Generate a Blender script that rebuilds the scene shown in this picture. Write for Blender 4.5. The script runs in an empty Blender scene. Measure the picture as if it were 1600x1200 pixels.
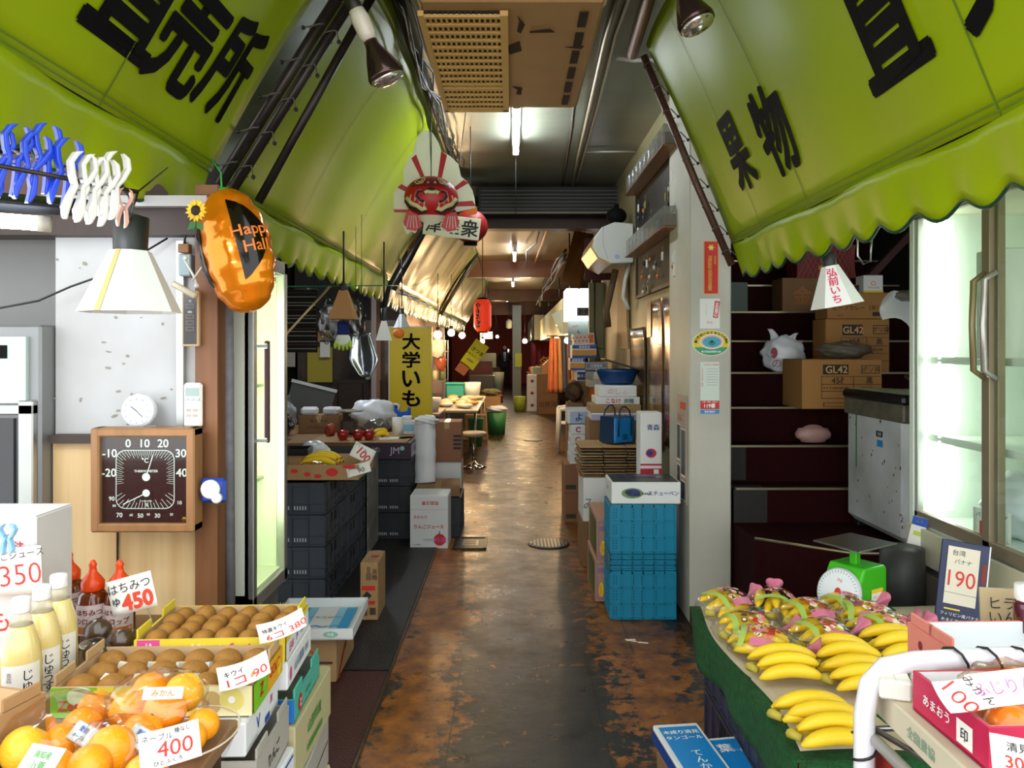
import bpy, math, random
from mathutils import Vector as V, Matrix, Euler
PI = math.pi
random.seed(7)
SC = bpy.context.scene
COL = SC.collection
# ---------------------------------------------------------------- camera, world, exposure
F, EYE = 1200.0, 1.55
cam = bpy.data.cameras.new('camera'); co = bpy.data.objects.new('camera', cam); COL.objects.link(co)
co.location = (0, 0, EYE); co.rotation_euler = (PI/2, 0, 0)
cam.sensor_width = 36; cam.lens = 36*F/1600; cam.shift_y = -55/1600; cam.clip_start = .02
SC.camera = co
SC.view_settings.view_transform = 'Standard'; SC.view_settings.look = 'None'
SC.view_settings.gamma = 1; SC.view_settings.use_curve_mapping = False
SC.view_settings.exposure = EXPO = 0.35
w = bpy.data.worlds.new('overcast'); SC.world = w; w.use_nodes = True
bgn = w.node_tree.nodes['Background']; bgn.inputs[0].default_value = (.93, .97, 1, 1); bgn.inputs[1].default_value = 2.45   # overcast daylight from the open street behind the camera; indoors only the lamps' own tubes and bulbs emit

# ---------------------------------------------------------------- materials
def lin(h):
    h = h.lstrip('#'); r = []
    for i in (0, 2, 4):
        c = int(h[i:i+2], 16)/255
        r.append(c/12.92 if c <= .04045 else ((c+.055)/1.055)**2.4)
    return (*r, 1)
MATS = {}
def mat(key, h='#888888', rough=.5, metal=0, noise=0, scale=8, h2=None, bump=0, bscale=60, alpha=1, trans=0, em=None, es=0, coat=0, stretch=None, spec=None):
    if key in MATS: return MATS[key]
    m = bpy.data.materials.new(key); MATS[key] = m; m.use_nodes = True
    nt = m.node_tree; N = nt.nodes; L = nt.links; p = N['Principled BSDF']
    p.inputs['Base Color'].default_value = lin(h); p.inputs['Roughness'].default_value = rough; p.inputs['Metallic'].default_value = metal
    p.inputs['Alpha'].default_value = alpha; p.inputs['Transmission Weight'].default_value = trans
    p.inputs['Coat Weight'].default_value = coat
    if spec is not None: p.inputs['Specular IOR Level'].default_value = spec
    if em: p.inputs['Emission Color'].default_value = lin(em); p.inputs['Emission Strength'].default_value = es
    if noise or bump:
        tc = N.new('ShaderNodeTexCoord'); mp = N.new('ShaderNodeMapping'); L.new(tc.outputs['Object'], mp.inputs[0])
        if stretch: mp.inputs['Scale'].default_value = stretch
    if noise:
        nz = N.new('ShaderNodeTexNoise'); nz.inputs['Scale'].default_value = scale; nz.inputs['Detail'].default_value = 6
        L.new(mp.outputs[0], nz.inputs[0])
        cr = N.new('ShaderNodeValToRGB'); cr.color_ramp.elements[0].position = .5-.28*(1.2-noise); cr.color_ramp.elements[1].position = .5+.28*(1.2-noise)
        c1 = lin(h); c2 = lin(h2) if h2 else tuple(x*(1-noise) for x in c1[:3])+(1,)
        cr.color_ramp.elements[0].color = c2; cr.color_ramp.elements[1].color = c1
        L.new(nz.outputs[0], cr.inputs[0]); L.new(cr.outputs[0], p.inputs['Base Color'])
    if bump:
        nb = N.new('ShaderNodeTexNoise'); nb.inputs['Scale'].default_value = bscale; nb.inputs['Detail'].default_value = 4
        L.new(mp.outputs[0], nb.inputs[0])
        b = N.new('ShaderNodeBump'); b.inputs['Strength'].default_value = bump; b.inputs['Distance'].default_value = .01
        L.new(nb.outputs[0], b.inputs['Height']); L.new(b.outputs[0], p.inputs['Normal'])
    return m
def film(key, h='#ffffff', amount=.25, rough=.08):
    """thin clear plastic or glass sheet: mostly see-through with a glossy fresnel skin"""
    if key in MATS: return MATS[key]
    m = bpy.data.materials.new(key); MATS[key] = m; m.use_nodes = True
    nt = m.node_tree; N = nt.nodes; L = nt.links; N.remove(N['Principled BSDF']); out = N['Material Output']
    t = N.new('ShaderNodeBsdfTransparent'); t.inputs[0].default_value = lin(h)
    g = N.new('ShaderNodeBsdfGlossy'); g.inputs['Roughness'].default_value = rough
    lw = N.new('ShaderNodeLayerWeight'); lw.inputs[0].default_value = .5
    pw = N.new('ShaderNodeMath'); pw.operation = 'POWER'; pw.inputs[1].default_value = 2.2; L.new(lw.outputs['Facing'], pw.inputs[0])
    ad = N.new('ShaderNodeMath'); ad.operation = 'MULTIPLY_ADD'; ad.inputs[1].default_value = amount; ad.inputs[2].default_value = amount*.18; L.new(pw.outputs[0], ad.inputs[0])
    mx = N.new('ShaderNodeMixShader'); L.new(ad.outputs[0], mx.inputs[0]); L.new(t.outputs[0], mx.inputs[1]); L.new(g.outputs[0], mx.inputs[2])
    L.new(mx.outputs[0], out.inputs[0]); return m

# ---------------------------------------------------------------- mesh builder
TXT = {}
def text2d(s, bold=0.0, leading=1.0):
    k = (s, bold, leading)
    if k in TXT: return TXT[k]
    cu = bpy.data.curves.new('lettering', 'FONT'); cu.body = s; cu.align_x = 'CENTER'; cu.align_y = 'CENTER'; cu.offset = bold; cu.space_line = leading; cu.resolution_u = 3
    o = bpy.data.objects.new('lettering', cu); COL.objects.link(o)
    dg = bpy.context.evaluated_depsgraph_get(); dg.update()
    me = bpy.data.meshes.new_from_object(o.evaluated_get(dg))
    vs = [tuple(v.co) for v in me.vertices]; fs = [tuple(p.vertices) for p in me.polygons]
    bpy.data.objects.remove(o); bpy.data.curves.remove(cu); bpy.data.meshes.remove(me)
    if not vs: vs, fs = [(0,0,0),(0,0,0),(0,0,0)], []
    x0 = min(v[0] for v in vs); x1 = max(v[0] for v in vs); y0 = min(v[1] for v in vs); y1 = max(v[1] for v in vs)
    vs = [(v[0]-(x0+x1)/2, v[1]-(y0+y1)/2, 0) for v in vs]
    TXT[k] = (vs, fs, x1-x0, y1-y0); return TXT[k]

def frame(o, x, y):
    x = V(x).normalized(); y = V(y); y = (y - x*y.dot(x)).normalized(); z = x.cross(y)
    return Matrix(((x.x, y.x, z.x, o[0]), (x.y, y.y, z.y, o[1]), (x.z, y.z, z.z, o[2]), (0, 0, 0, 1)))
def T(x=0, y=0, z=0): return Matrix.Translation((x, y, z))
def R(a, ax='Z'): return Matrix.Rotation(a, 4, ax)

class MB:
    def __init__(s): s.v = []; s.f = []; s.m = []; s.s = []; s.mats = []
    def mi(s, m):
        if m not in s.mats: s.mats.append(m)
        return s.mats.index(m)
    def add(s, vs, fs, m, smooth=False, M=None):
        o = len(s.v); i = s.mi(m)
        s.v += [tuple(M @ V(v)) for v in vs] if M is not None else [tuple(v) for v in vs]
        for f in fs: s.f.append(tuple(o+k for k in f)); s.m.append(i); s.s.append(smooth)
        return s
    def box(s, c, d, m, b=0, M=None):
        hx, hy, hz = d[0]/2, d[1]/2, d[2]/2; c = V(c)
        if b <= 0:
            vs = [c+V((x*hx, y*hy, z*hz)) for x in (-1,1) for y in (-1,1) for z in (-1,1)]
            fs = [(0,1,3,2),(4,6,7,5),(0,4,5,1),(2,3,7,6),(0,2,6,4),(1,5,7,3)]
            return s.add(vs, fs, m, False, M)
        b = min(b, hx*.9, hy*.9, hz*.9); vs = []; id = {}
        for x in (-1,1):
            for y in (-1,1):
                for z in (-1,1):
                    for a in range(3):
                        p = [x*(hx-b), y*(hy-b), z*(hz-b)]; h = (hx, hy, hz); p[a] = (x,y,z)[a]*h[a]
                        id[(x,y,z,a)] = len(vs); vs.append(c+V(p))
        fs = []
        for a in range(3):
            o1, o2 = [(1,2),(2,0),(0,1)][a]
            for sg in (-1,1):
                q = []
                for (p1,p2) in ((-1,-1),(1,-1),(1,1),(-1,1)):
                    t = [0,0,0]; t[a] = sg; t[o1] = p1; t[o2] = p2; q.append(id[(*t,a)])
                fs.append(tuple(q if sg > 0 else q[::-1]))
            for s1 in (-1,1):
                for s2 in (-1,1):
                    q = []
                    for e, ax in ((-1,o1),(1,o1),(1,o2),(-1,o2)):
                        t = [0,0,0]; t[a] = e; t[o1] = s1; t[o2] = s2; q.append(id[(*t,ax)])
                    fs.append(tuple(q if s1*s2 > 0 else q[::-1]))
        for x in (-1,1):
            for y in (-1,1):
                for z in (-1,1):
                    q = [id[(x,y,z,k)] for k in range(3)]; fs.append(tuple(q if x*y*z > 0 else q[::-1]))
        return s.add(vs, fs, m, False, M)
    def tube(s, pts, r, m, n=8, cap=True, M=None, closed=False):
        pts = [V(p) for p in pts]; k = len(pts); rs = r if isinstance(r, (list, tuple)) else [r]*k
        vs = []; ref = None
        for i, p in enumerate(pts):
            t = (pts[(i+1) % k]-pts[i-1]) if closed else (pts[min(i+1,k-1)]-pts[max(i-1,0)])
            t = t.normalized() if t.length > 1e-9 else V((0,0,1))
            if ref is None: ref = V((0,0,1)) if abs(t.z) < .9 else V((1,0,0))
            a = (ref - t*ref.dot(t)).normalized(); bb = t.cross(a); ref = a
            vs += [p+(a*math.cos(2*PI*j/n)+bb*math.sin(2*PI*j/n))*rs[i] for j in range(n)]
        fs = []
        for i in range(k if closed else k-1):
            i2 = (i+1) % k
            fs += [(i*n+j, i*n+(j+1)%n, i2*n+(j+1)%n, i2*n+j) for j in range(n)]
        if cap and not closed: fs += [tuple(range(n))[::-1], tuple((k-1)*n+j for j in range(n))]
        return s.add(vs, fs, m, True, M)
    def cyl(s, a, b, r, m, r2=None, n=20, cap=True, M=None): return s.tube([a, b], [r, r if r2 is None else r2], m, n, cap, M)
    def lathe(s, prof, m, n=24, M=None, smooth=True, sx=1, sy=1):
        vs = []; fs = []
        for r, z in prof: vs += [(r*sx*math.cos(2*PI*j/n), r*sy*math.sin(2*PI*j/n), z) for j in range(n)]
        for i in range(len(prof)-1): fs += [(i*n+j, i*n+(j+1)%n, (i+1)*n+(j+1)%n, (i+1)*n+j) for j in range(n)]
        if prof[0][0] > 1e-6: fs.append(tuple(range(n))[::-1])
        if prof[-1][0] > 1e-6: fs.append(tuple((len(prof)-1)*n+j for j in range(n)))
        return s.add(vs, fs, m, smooth, M)
    def ball(s, c, r, m, nu=20, nv=12, M=None, fn=None):
        r = (r,r,r) if isinstance(r, (int,float)) else r; vs = []; fs = []
        for i in range(nv+1):
            for j in range(nu):
                th = PI*i/nv; ph = 2*PI*j/nu; d = V((math.sin(th)*math.cos(ph), math.sin(th)*math.sin(ph), -math.cos(th)))
                k = fn(d) if fn else 1
                vs.append((c[0]+d.x*r[0]*k, c[1]+d.y*r[1]*k, c[2]+d.z*r[2]*k))
        for i in range(nv): fs += [(i*nu+j, i*nu+(j+1)%nu, (i+1)*nu+(j+1)%nu, (i+1)*nu+j) for j in range(nu)]
        return s.add(vs, fs, m, True, M)
    def prism(s, poly, h, m, M=None):
        n = len(poly); vs = [(x,y,0) for x,y in poly]+[(x,y,h) for x,y in poly]
        fs = [tuple(range(n))[::-1], tuple(range(n,2*n))]+[(i,(i+1)%n,n+(i+1)%n,n+i) for i in range(n)]
        return s.add(vs, fs, m, False, M)
    def grid(s, fn, nu, nv, m, th=0, smooth=True, M=None):
        P = [[V(fn(i/nu, j/nv)) for j in range(nv+1)] for i in range(nu+1)]; n = nv+1
        vs = [P[i][j] for i in range(nu+1) for j in range(n)]
        fs = [(i*n+j, (i+1)*n+j, (i+1)*n+j+1, i*n+j+1) for i in range(nu) for j in range(nv)]
        if th:
            o = len(vs)
            for i in range(nu+1):
                for j in range(n):
                    a = P[min(i+1,nu)][j]-P[max(i-1,0)][j]; b = P[i][min(j+1,nv)]-P[i][max(j-1,0)]
                    nn = a.cross(b); nn = nn.normalized() if nn.length > 1e-12 else V((0,0,1)); vs.append(P[i][j]-nn*th)
            fs += [tuple(o+k for k in f[::-1]) for f in fs]
            for i in range(nu): fs += [(i*n, o+i*n, o+(i+1)*n, (i+1)*n), ((i+1)*n+nv, o+(i+1)*n+nv, o+i*n+nv, i*n+nv)]
            for j in range(nv): fs += [(j+1, o+j+1, o+j, j), (nu*n+j, o+nu*n+j, o+nu*n+j+1, nu*n+j+1)]
        return s.add(vs, fs, m, smooth, M)
    def text(s, st, m, M, h=None, w=None, bold=0.0, leading=1.0, fn=None, lift=.0012):
        # heavy lettering: the thin outline repeated with small shifts, so strokes thicken with round ends
        ofs = min(bold, 0); vs, fs, tw, tht = text2d(st, ofs, leading)
        if not fs: return s
        b = max(bold, 0)*.85; tw += 2*b; tht += 2*b
        ky = (h/tht) if h else (w/tw); kx = (w/tw) if w else ky
        n = 0 if b < .006 else 4 if b < .016 else 8
        for q in range(-1, n):
            if q < 0 and n == 8: continue
            dx, dy = (0, 0) if q < 0 else (b*math.cos(2*PI*(q+.5)/n)*(1 if n == 8 else 1.2), b*math.sin(2*PI*(q+.5)/n)*(1 if n == 8 else 1.2))
            up = .00009*(q+1); p = [((x+dx)*kx, (y+dy)*ky, lift+up) for x, y, z in vs]
            if fn:
                e = 1e-3; r = []
                for x, y, z in p:
                    c = V(fn(x, y)); nn = (V(fn(x+e, y))-c).cross(V(fn(x, y+e))-c); r.append(c+nn.normalized()*up)
                p = r
            s.add(p, fs, m, False, None if fn else M)
        return s
    def disc(s, M, rx, ry, m, n=24, lift=.0012): return s.add([(rx*math.cos(2*PI*j/n), ry*math.sin(2*PI*j/n), lift) for j in range(n)], [tuple(range(n))], m, False, M)
    def rect(s, M, x0, y0, x1, y1, m, lift=.0012): return s.add([(x0,y0,lift),(x1,y0,lift),(x1,y1,lift),(x0,y1,lift)], [(0,1,2,3)], m, False, M)
    def line(s, M, pts, wd, m, lift=.0014):
        for (a, b) in zip(pts, pts[1:]):
            a = V((*a,0)); b = V((*b,0)); d = b-a
            if d.length < 1e-9: continue
            d.normalize(); q = V((-d.y, d.x, 0))*wd/2; a = a-d*wd*.3; b = b+d*wd*.3; z = V((0,0,lift))
            s.add([a+q+z, a-q+z, b-q+z, b+q+z], [(0,1,2,3)], m, False, M)
        return s
    def ob(s, name, parent=None, loc=(0,0,0), rot=(0,0,0), bevel=0, subsurf=0, lab=None):
        me = bpy.data.meshes.new(name); me.from_pydata(s.v, [], s.f)
        for m in s.mats: me.materials.append(m)
        me.polygons.foreach_set('material_index', s.m); me.polygons.foreach_set('use_smooth', s.s); me.update()
        o = bpy.data.objects.new(name, me); COL.objects.link(o); o.location = loc; o.rotation_euler = rot
        if parent: o.parent = parent
        if lab: o['label'] = lab
        if bevel:
            b = o.modifiers.new('bevel', 'BEVEL'); b.width = bevel; b.segments = 2; b.limit_method = 'ANGLE'
        if subsurf: b = o.modifiers.new('smooth', 'SUBSURF'); b.levels = b.render_levels = subsurf
        return o
def tag(o, label, cat, group=None, kind=None):
    o['label'] = label; o['category'] = cat
    if group: o['group'] = group
    if kind: o['kind'] = kind
    return o
def thing(name, label, cat, loc=(0,0,0), rot=(0,0,0), group=None):
    o = bpy.data.objects.new(name, None); COL.objects.link(o); o.location = loc; o.rotation_euler = rot; o.empty_display_size = .05
    return tag(o, label, cat, group)
def one(name, mb, label, cat, loc=(0,0,0), rot=(0,0,0), group=None, **k): return tag(mb.ob(name, None, loc, rot, **k), label, cat, group)
def struct(name, mb, label, cat, **k): return tag(mb.ob(name, **k), label, cat, None, 'structure')
def dup(o, loc=None, rot=None, label=None, group=None, scale=None):
    def cp(x, par):
        c = x.copy(); COL.objects.link(c); c.parent = par
        for ch in list(KIDS.get(x.name, [])) or [k for k in x.children]: cp(ch, c)
        return c
    c = cp(o, None)
    if loc is not None: c.location = loc
    if rot is not None: c.rotation_euler = rot
    if label: c['label'] = label
    if group: c['group'] = group
    if scale: c.scale = (scale,)*3 if isinstance(scale, (int,float)) else scale
    return c
KIDS = {}
def at(px, py, D): return V(((px-800)*D/F, D, EYE-(py-545)*D/F))       # a point of the place seen at that spot, D metres away
def onX(px, py, X): return at(px, py, X*F/(px-800))
def onZ(px, py, Z): return at(px, py, (EYE-Z)*F/(py-545))

# shared materials
BLK = mat('black_print', '#0b0b0c', .75, spec=.12); RED = mat('red_print', '#d22a20', .5); WHT = mat('white_print', '#f4f3ee', .5); INK = mat('ink', '#26242a', .6)
KRAFT = mat('kraft_card', '#b08a5c', .8, noise=.18, scale=5, bump=.1); KRAFTD = mat('kraft_dark', '#8f6a45', .8, noise=.2, scale=5)
WCARD = mat('white_card', '#e6e6e4', .6, noise=.05, scale=4); STEEL = mat('steel', '#9c9c9a', .3, 1); ALU = mat('aluminium', '#b9bab4', .38, .9, noise=.12, scale=12)
DKMET = mat('dark_pipe', '#3a322e', .38, .6, noise=.3, scale=20); CHROME = mat('chrome', '#d5d5d5', .1, 1)
BROWNP = mat('brown_print', '#4a3526', .6); BLUEP = mat('blue_print', '#1f4fa8', .5); GREENP = mat('green_print', '#3f9b3a', .5); ORANGEP = mat('orange_print', '#e8781e', .5)
TAPE = mat('packing_tape', '#b59263', .25, noise=.1); CABLE = mat('black_cable', '#151413', .5); WCABLE = mat('white_cable', '#bdbcb0', .5)
PAPER = mat('paper', '#efece2', .7); CLEAR = film('clear_plastic', '#ffffff', .3, .12); GLASS = film('glass', '#f6fbf8', .12, .02)
PINKP = mat('pink_print', '#e0559a', .5); YELP = mat('yellow_print', '#f0d224', .5)

def face_M(face, w, d, h):
    return {'front': frame((-w/2,-d/2,0), (1,0,0), (0,0,1)), 'right': frame((w/2,-d/2,0), (0,1,0), (0,0,1)), 'left': frame((-w/2,d/2,0), (0,-1,0), (0,0,1)),
            'top': frame((-w/2,-d/2,h), (1,0,0), (0,1,0)), 'back': frame((w/2,d/2,0), (-1,0,0), (0,0,1))}[face]
def face_dim(face, w, d, h): return {'front': (w,h), 'back': (w,h), 'right': (d,h), 'left': (d,h), 'top': (w,d)}[face]
def marks_on(mb, marks, w, d, h):
    for q_, k in enumerate(marks):
        lf = .001+.00035*q_
        if k[1] == 'top': lf += .0022
        fm = face_M(k[1], w, d, h); fw, fh = face_dim(k[1], w, d, h)
        if k[0] == 't':      # text: u, v, height, string, material, (bold, rotation)
            _, _, u, v, hh, st, m = k[:7]; bold = k[7] if len(k) > 7 else .012; rot = k[8] if len(k) > 8 else 0
            mb.text(st, m, fm @ T(u*fw, v*fh, 0) @ R(rot), h=hh, bold=bold, lift=lf)
        elif k[0] == 'r': mb.rect(fm, k[2]*fw, k[3]*fh, k[4]*fw, k[5]*fh, k[6], lift=lf)
        elif k[0] == 'e': mb.disc(fm @ T(k[2]*fw, k[3]*fh, 0), k[4], k[5], k[6], lift=lf)
        elif k[0] == 'l': mb.line(fm, [(x*fw, y*fh) for x, y in k[2]], k[3], k[4], lift=lf)
def carton(label, loc, dims, m=None, rz=0, marks=(), group=None, name='cardboard_box', cat='box', tape=True, tilt=(0,0)):
    w, d, h = dims; m = m or KRAFT
    t = thing(name, label, cat, loc, (tilt[0], tilt[1], rz), group)
    mb = MB().box((0,0,h/2), (w,d,h), m, .004); marks_on(mb, marks, w, d, h); mb.ob('body', t)
    s = .0016
    MB().box((w/4-.0006,0,h+s/2), (w/2-.003,d-.006,s), m).box((-w/4+.0006,0,h+s/2), (w/2-.003,d-.006,s), m).ob('flap', t)
    if tape: MB().box((0,0,h+s+.0006), (.048,d+.002,.0008), TAPE).box((0,-d/2-.0008,h-.03), (.048,.0008,.06), TAPE).ob('tape', t)
    return t
def tray(label, loc, dims, m=None, rz=0, marks=(), group=None, name='cardboard_tray', cat='box', inner=None, rim=None, notch=True, tilt=(0,0), wall=.006, cards=None):
    """open-topped fruit box: bottom, four walls with folded corners"""
    w, d, h = dims; m = m or KRAFT; inner = inner or m
    t = thing(name, label, cat, loc, (tilt[0], tilt[1], rz), group); k = wall
    mb = MB().box((0,0,k/2), (w,d,k), m)
    for y, sg in ((-d/2+k/2,-1), (d/2-k/2,1)):
        mb.box((0,y,h/2), (w,k,h), m); mb.rect(frame((0,y-sg*k/2,0), (-sg*1,0,0) if sg > 0 else (-1,0,0), (0,0,1)) if False else frame((0,y-sg*k/2,0), ((-1,0,0) if sg < 0 else (1,0,0)), (0,0,1)), -w/2+k, k, w/2-k, h, inner)
    for x, sg in ((-w/2+k/2,-1), (w/2-k/2,1)):
        mb.box((x,0,h/2), (k,d-2*k,h), m); mb.rect(frame((x-sg*k/2,0,0), ((0,1,0) if sg < 0 else (0,-1,0)), (0,0,1)), -d/2+k, k, d/2-k, h, inner)
    mb.rect(T(0,0,k), -w/2+k, -d/2+k, w/2-k, d/2-k, inner)
    marks_on(mb, marks, w, d, h); mb.ob('body', t)
    if notch:
        for x in (-1,1):
            for y in (-1,1): MB().box((x*(w/2-k/2-.001), y*(d/2-.05), h+.012), (k*.9,.085,.025), rim or m, .003).ob('corner_flap', t)
    return t
def card(label, loc, rot, w, h, lines, group=None, m=None, name='price_card', curl=.0, stick=None):
    """hand-lettered card; lines = (text, u, v, height, material, bold, rot)"""
    t = MB(); m = m or PAPER
    def bend(x, y): return (x, y, curl*(((x/w*2)**2)+(y/h*2)**2)*.5)
    t.grid(lambda u, v: bend((u-.5)*w, (v-.5)*h), 6, 6, m, th=.0012)
    for L in lines:
        st, u, v, hh, mm = L[:5]; bo = L[5] if len(L) > 5 else .01; ro = L[6] if len(L) > 6 else 0
        c, s = math.cos(ro), math.sin(ro)
        def fn(x, y, u=u, v=v, c=c, s=s):
            X = x*c-y*s+u*w; Y = x*s+y*c+v*h; b = bend(X, Y); return (b[0], b[1], b[2]+.0016)
        t.text(st, mm, None, h=hh, bold=bo, fn=fn)
    if stick: t.tube(stick, .0016, mat('wire_stick', '#8a8578', .4, .8), 6)
    return one(name, t, label, 'price card', loc, rot, group)
# ================================================================ the setting
def floor_mat():
    m = bpy.data.materials.new('worn_concrete'); m.use_nodes = True; nt = m.node_tree; N = nt.nodes; L = nt.links; p = N['Principled BSDF']
    tc = N.new('ShaderNodeTexCoord'); sx = N.new('ShaderNodeSeparateXYZ'); L.new(tc.outputs['Object'], sx.inputs[0])
    def noise(sc, det=8, stretch=None):
        n = N.new('ShaderNodeTexNoise'); n.inputs['Scale'].default_value = sc; n.inputs['Detail'].default_value = det; n.inputs['Roughness'].default_value = .65
        if stretch:
            mp = N.new('ShaderNodeMapping'); mp.inputs['Scale'].default_value = stretch; L.new(tc.outputs['Object'], mp.inputs[0]); L.new(mp.outputs[0], n.inputs[0])
        else: L.new(tc.outputs['Object'], n.inputs[0])
        return n.outputs[0]
    def math_(op, a, b=None, clamp=False):
        n = N.new('ShaderNodeMath'); n.operation = op; n.use_clamp = clamp
        for i, x in enumerate((a, b)):
            if x is None: continue
            if isinstance(x, (int, float)): n.inputs[i].default_value = x
            else: L.new(x, n.inputs[i])
        return n.outputs[0]
    def ramp(x, stops):
        r = N.new('ShaderNodeValToRGB'); e = r.color_ramp.elements
        while len(e) < len(stops): e.new(.5)
        for k, (pos, c) in enumerate(stops): e[k].position = pos; e[k].color = lin(c) if isinstance(c, str) else (c,c,c,1)
        L.new(x, r.inputs[0]); return r.outputs[0]
    def mix(f, a, b):
        n = N.new('ShaderNodeMix'); n.data_type = 'RGBA'; L.new(f, n.inputs[0]); L.new(a, n.inputs[6]); L.new(b, n.inputs[7]); return n.outputs[2]
    base = ramp(noise(3.2), [(.3, '#131311'), (.5, '#22221e'), (.72, '#343229')])
    rust = ramp(noise(9), [(.3, '#4a280c'), (.55, '#9a5a14'), (.75, '#c08022')])
    # rust-paint is worn off the middle of the lane: two long bands beside it
    xs = math_('ADD', sx.outputs[0], math_('MULTIPLY', math_('SUBTRACT', noise(1.3), .5), .35))
    lb = math_('SUBTRACT', 1, math_('MULTIPLY', math_('ABSOLUTE', math_('ADD', xs, .44)), 3.2), True)
    rb = math_('SUBTRACT', 1, math_('MULTIPLY', math_('ABSOLUTE', math_('SUBTRACT', xs, .68)), 2.5), True)
    band = math_('MAXIMUM', lb, rb)
    fine = math_('MULTIPLY', math_('SUBTRACT', noise(14, 10), .5), 2.6)
    mask = ramp(math_('ADD', math_('ADD', band, fine), math_('MULTIPLY', math_('SUBTRACT', noise(2.1), .5), 1.6)), [(.36, 0.0), (.58, 1.0)])
    far = math_('MULTIPLY', math_('SUBTRACT', sx.outputs[1], 4.2), 1.6, True)                       # beyond the darker repaired patch the floor keeps an ochre film
    mask = math_('MULTIPLY', mask, math_('SUBTRACT', 1, math_('MULTIPLY', math_('MULTIPLY', math_('SUBTRACT', sx.outputs[1], 6.2), .35, True), .75)))
    film_ = ramp(math_('ADD', noise(5.5, 9), math_('MULTIPLY', noise(1.1), .4)), [(.52, '#191812'), (.70, '#332b15'), (.88, '#5a431a')])
    base = mix(far, base, film_)
    # rectangular patches of newer concrete
    br = N.new('ShaderNodeTexBrick'); br.offset = .4; br.inputs['Scale'].default_value = 1; br.inputs['Brick Width'].default_value = .62; br.inputs['Row Height'].default_value = 1.3; br.inputs['Mortar Size'].default_value = .004
    br.inputs['Color1'].default_value = (.75,.75,.75,1); br.inputs['Color2'].default_value = (1.15,1.12,1.1,1); br.inputs['Mortar'].default_value = (.35,.33,.3,1); L.new(tc.outputs['Object'], br.inputs[0])
    col = mix(mask, base, rust)
    mm = N.new('ShaderNodeMix'); mm.data_type = 'RGBA'; mm.blend_type = 'MULTIPLY'; mm.inputs[0].default_value = 1; L.new(col, mm.inputs[6]); L.new(br.outputs[0], mm.inputs[7])
    L.new(mm.outputs[2], p.inputs['Base Color'])
    L.new(ramp(noise(4), [(.3, .22), (.7, .5)]), p.inputs['Roughness'])
    b = N.new('ShaderNodeBump'); b.inputs['Strength'].default_value = .25; b.inputs['Distance'].default_value = .012; L.new(noise(11, 8), b.inputs['Height']); L.new(b.outputs[0], p.inputs['Normal'])
    return m
struct('floor', MB().box((0,16.5,-.05), (9,38,.1), floor_mat()), 'worn concrete lane with orange rust-coloured paint left along its edges', 'floor')
CEIL = mat('ceiling_paint', '#8b9080', .32, noise=.3, scale=1.6, h2='#6a6c58', bump=.25, bscale=9)
struct('ceiling', MB().box((0,4.5,3.25), (7.4,6.7,.1), CEIL).box((0,22,3.15), (7.4,28.4,.1), mat('far_ceiling', '#77674c', .4, noise=.4, scale=1.5)), 'grey painted ceiling over the lane', 'ceiling')
DARKW = mat('dark_wall', '#2b2622', .7, noise=.3, scale=3); WOODD = mat('dark_wood', '#3a261b', .5, noise=.4, scale=3, stretch=(6,6,.6))
struct('wall_left', MB().box((-2.75,20,1.6), (.1,33.6,3.2), DARKW), 'dark side wall behind the left stalls', 'wall')
struct('wall_right', MB().box((2.95,20,1.6), (.1,33.6,3.2), DARKW), 'dark side wall behind the right stalls', 'wall')
struct('wall_back', MB().box((0,34.5,1.6), (7,.1,3.2), mat('maroon_wall', '#c43c28', .55, noise=.25, scale=1)), 'dark red wall closing the far end of the passage', 'wall')
# upper street facade over the shop fronts keeps the interior dark
# left shop front: wood panel below, white stained board above
def wood(key, a, b):
    m = mat(key, a, .45, noise=.55, scale=1.6, h2=b, stretch=(9,9,.55), bump=.03); return m
PLY = wood('plywood', '#dfc08c', '#c6a06a')
struct('wall_front', MB().box((-1.285,2.64,.62), (.55,.06,1.24), PLY).box((-1.339,2.607,.55), (.004,.008,1.08), mat('panel_gap', '#3a2414', .8)), 'wood-grained panel wall below the white board', 'wall')
WB = mat('stained_board', '#c6c6c6', .4, noise=.2, scale=2.2, h2='#a3a19d', bump=.02)
wb = MB().box((-1.305,2.65,1.585), (.51,.05,.7), WB)
random.seed(3)
ST = mat('mildew', '#8d8878', .8)
for i in range(46):
    a = at(random.gauss(215, 60), random.choice([random.gauss(640,25), random.uniform(400,660)]), 2.624)
    if a.x > -1.15 or a.z < 1.28 or a.x < -1.75: continue
    wb.disc(frame(a, (1,0,random.uniform(-.6,.6)), (0,0,1)), random.uniform(.003,.012), random.uniform(.002,.006), ST, 8, lift=random.uniform(.0008,.002))
wb.box((-2.05,2.98,1.6), (1.1,.05,.8), mat('grey_board','#8d8b88',.5,noise=.15,scale=3))
struct('wall_board', wb, 'white stained board of the left shop front', 'wall')
struct('trim_1', MB().box((-1.3,2.6,1.246), (.5,.05,.028), WOODD).box((-1.025,2.625,1.05), (.075,.1,2.1), mat('brown_post', '#8a5a34', .5, noise=.4, scale=4, stretch=(6,6,.5))).box((-1.125,2.615,1.585), (.024,.03,.66), ALU), 'brown wooden post and ledge of the left shop front', 'trim')
struct('beam_1', MB().box((-1.85,2.62,1.985), (1.75,.12,.11), WOODD).box((-1.91,2.6,2.11), (1.42,.16,.16), mat('brown_lintel', '#54301f', .5, noise=.4, scale=3, stretch=(.6,6,6))).box((-1.75,2.53,2.035), (1.5,.03,.035), mat('old_white_rail', '#aaa6a4', .5)), 'dark brown lintel over the white board', 'beam')
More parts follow.
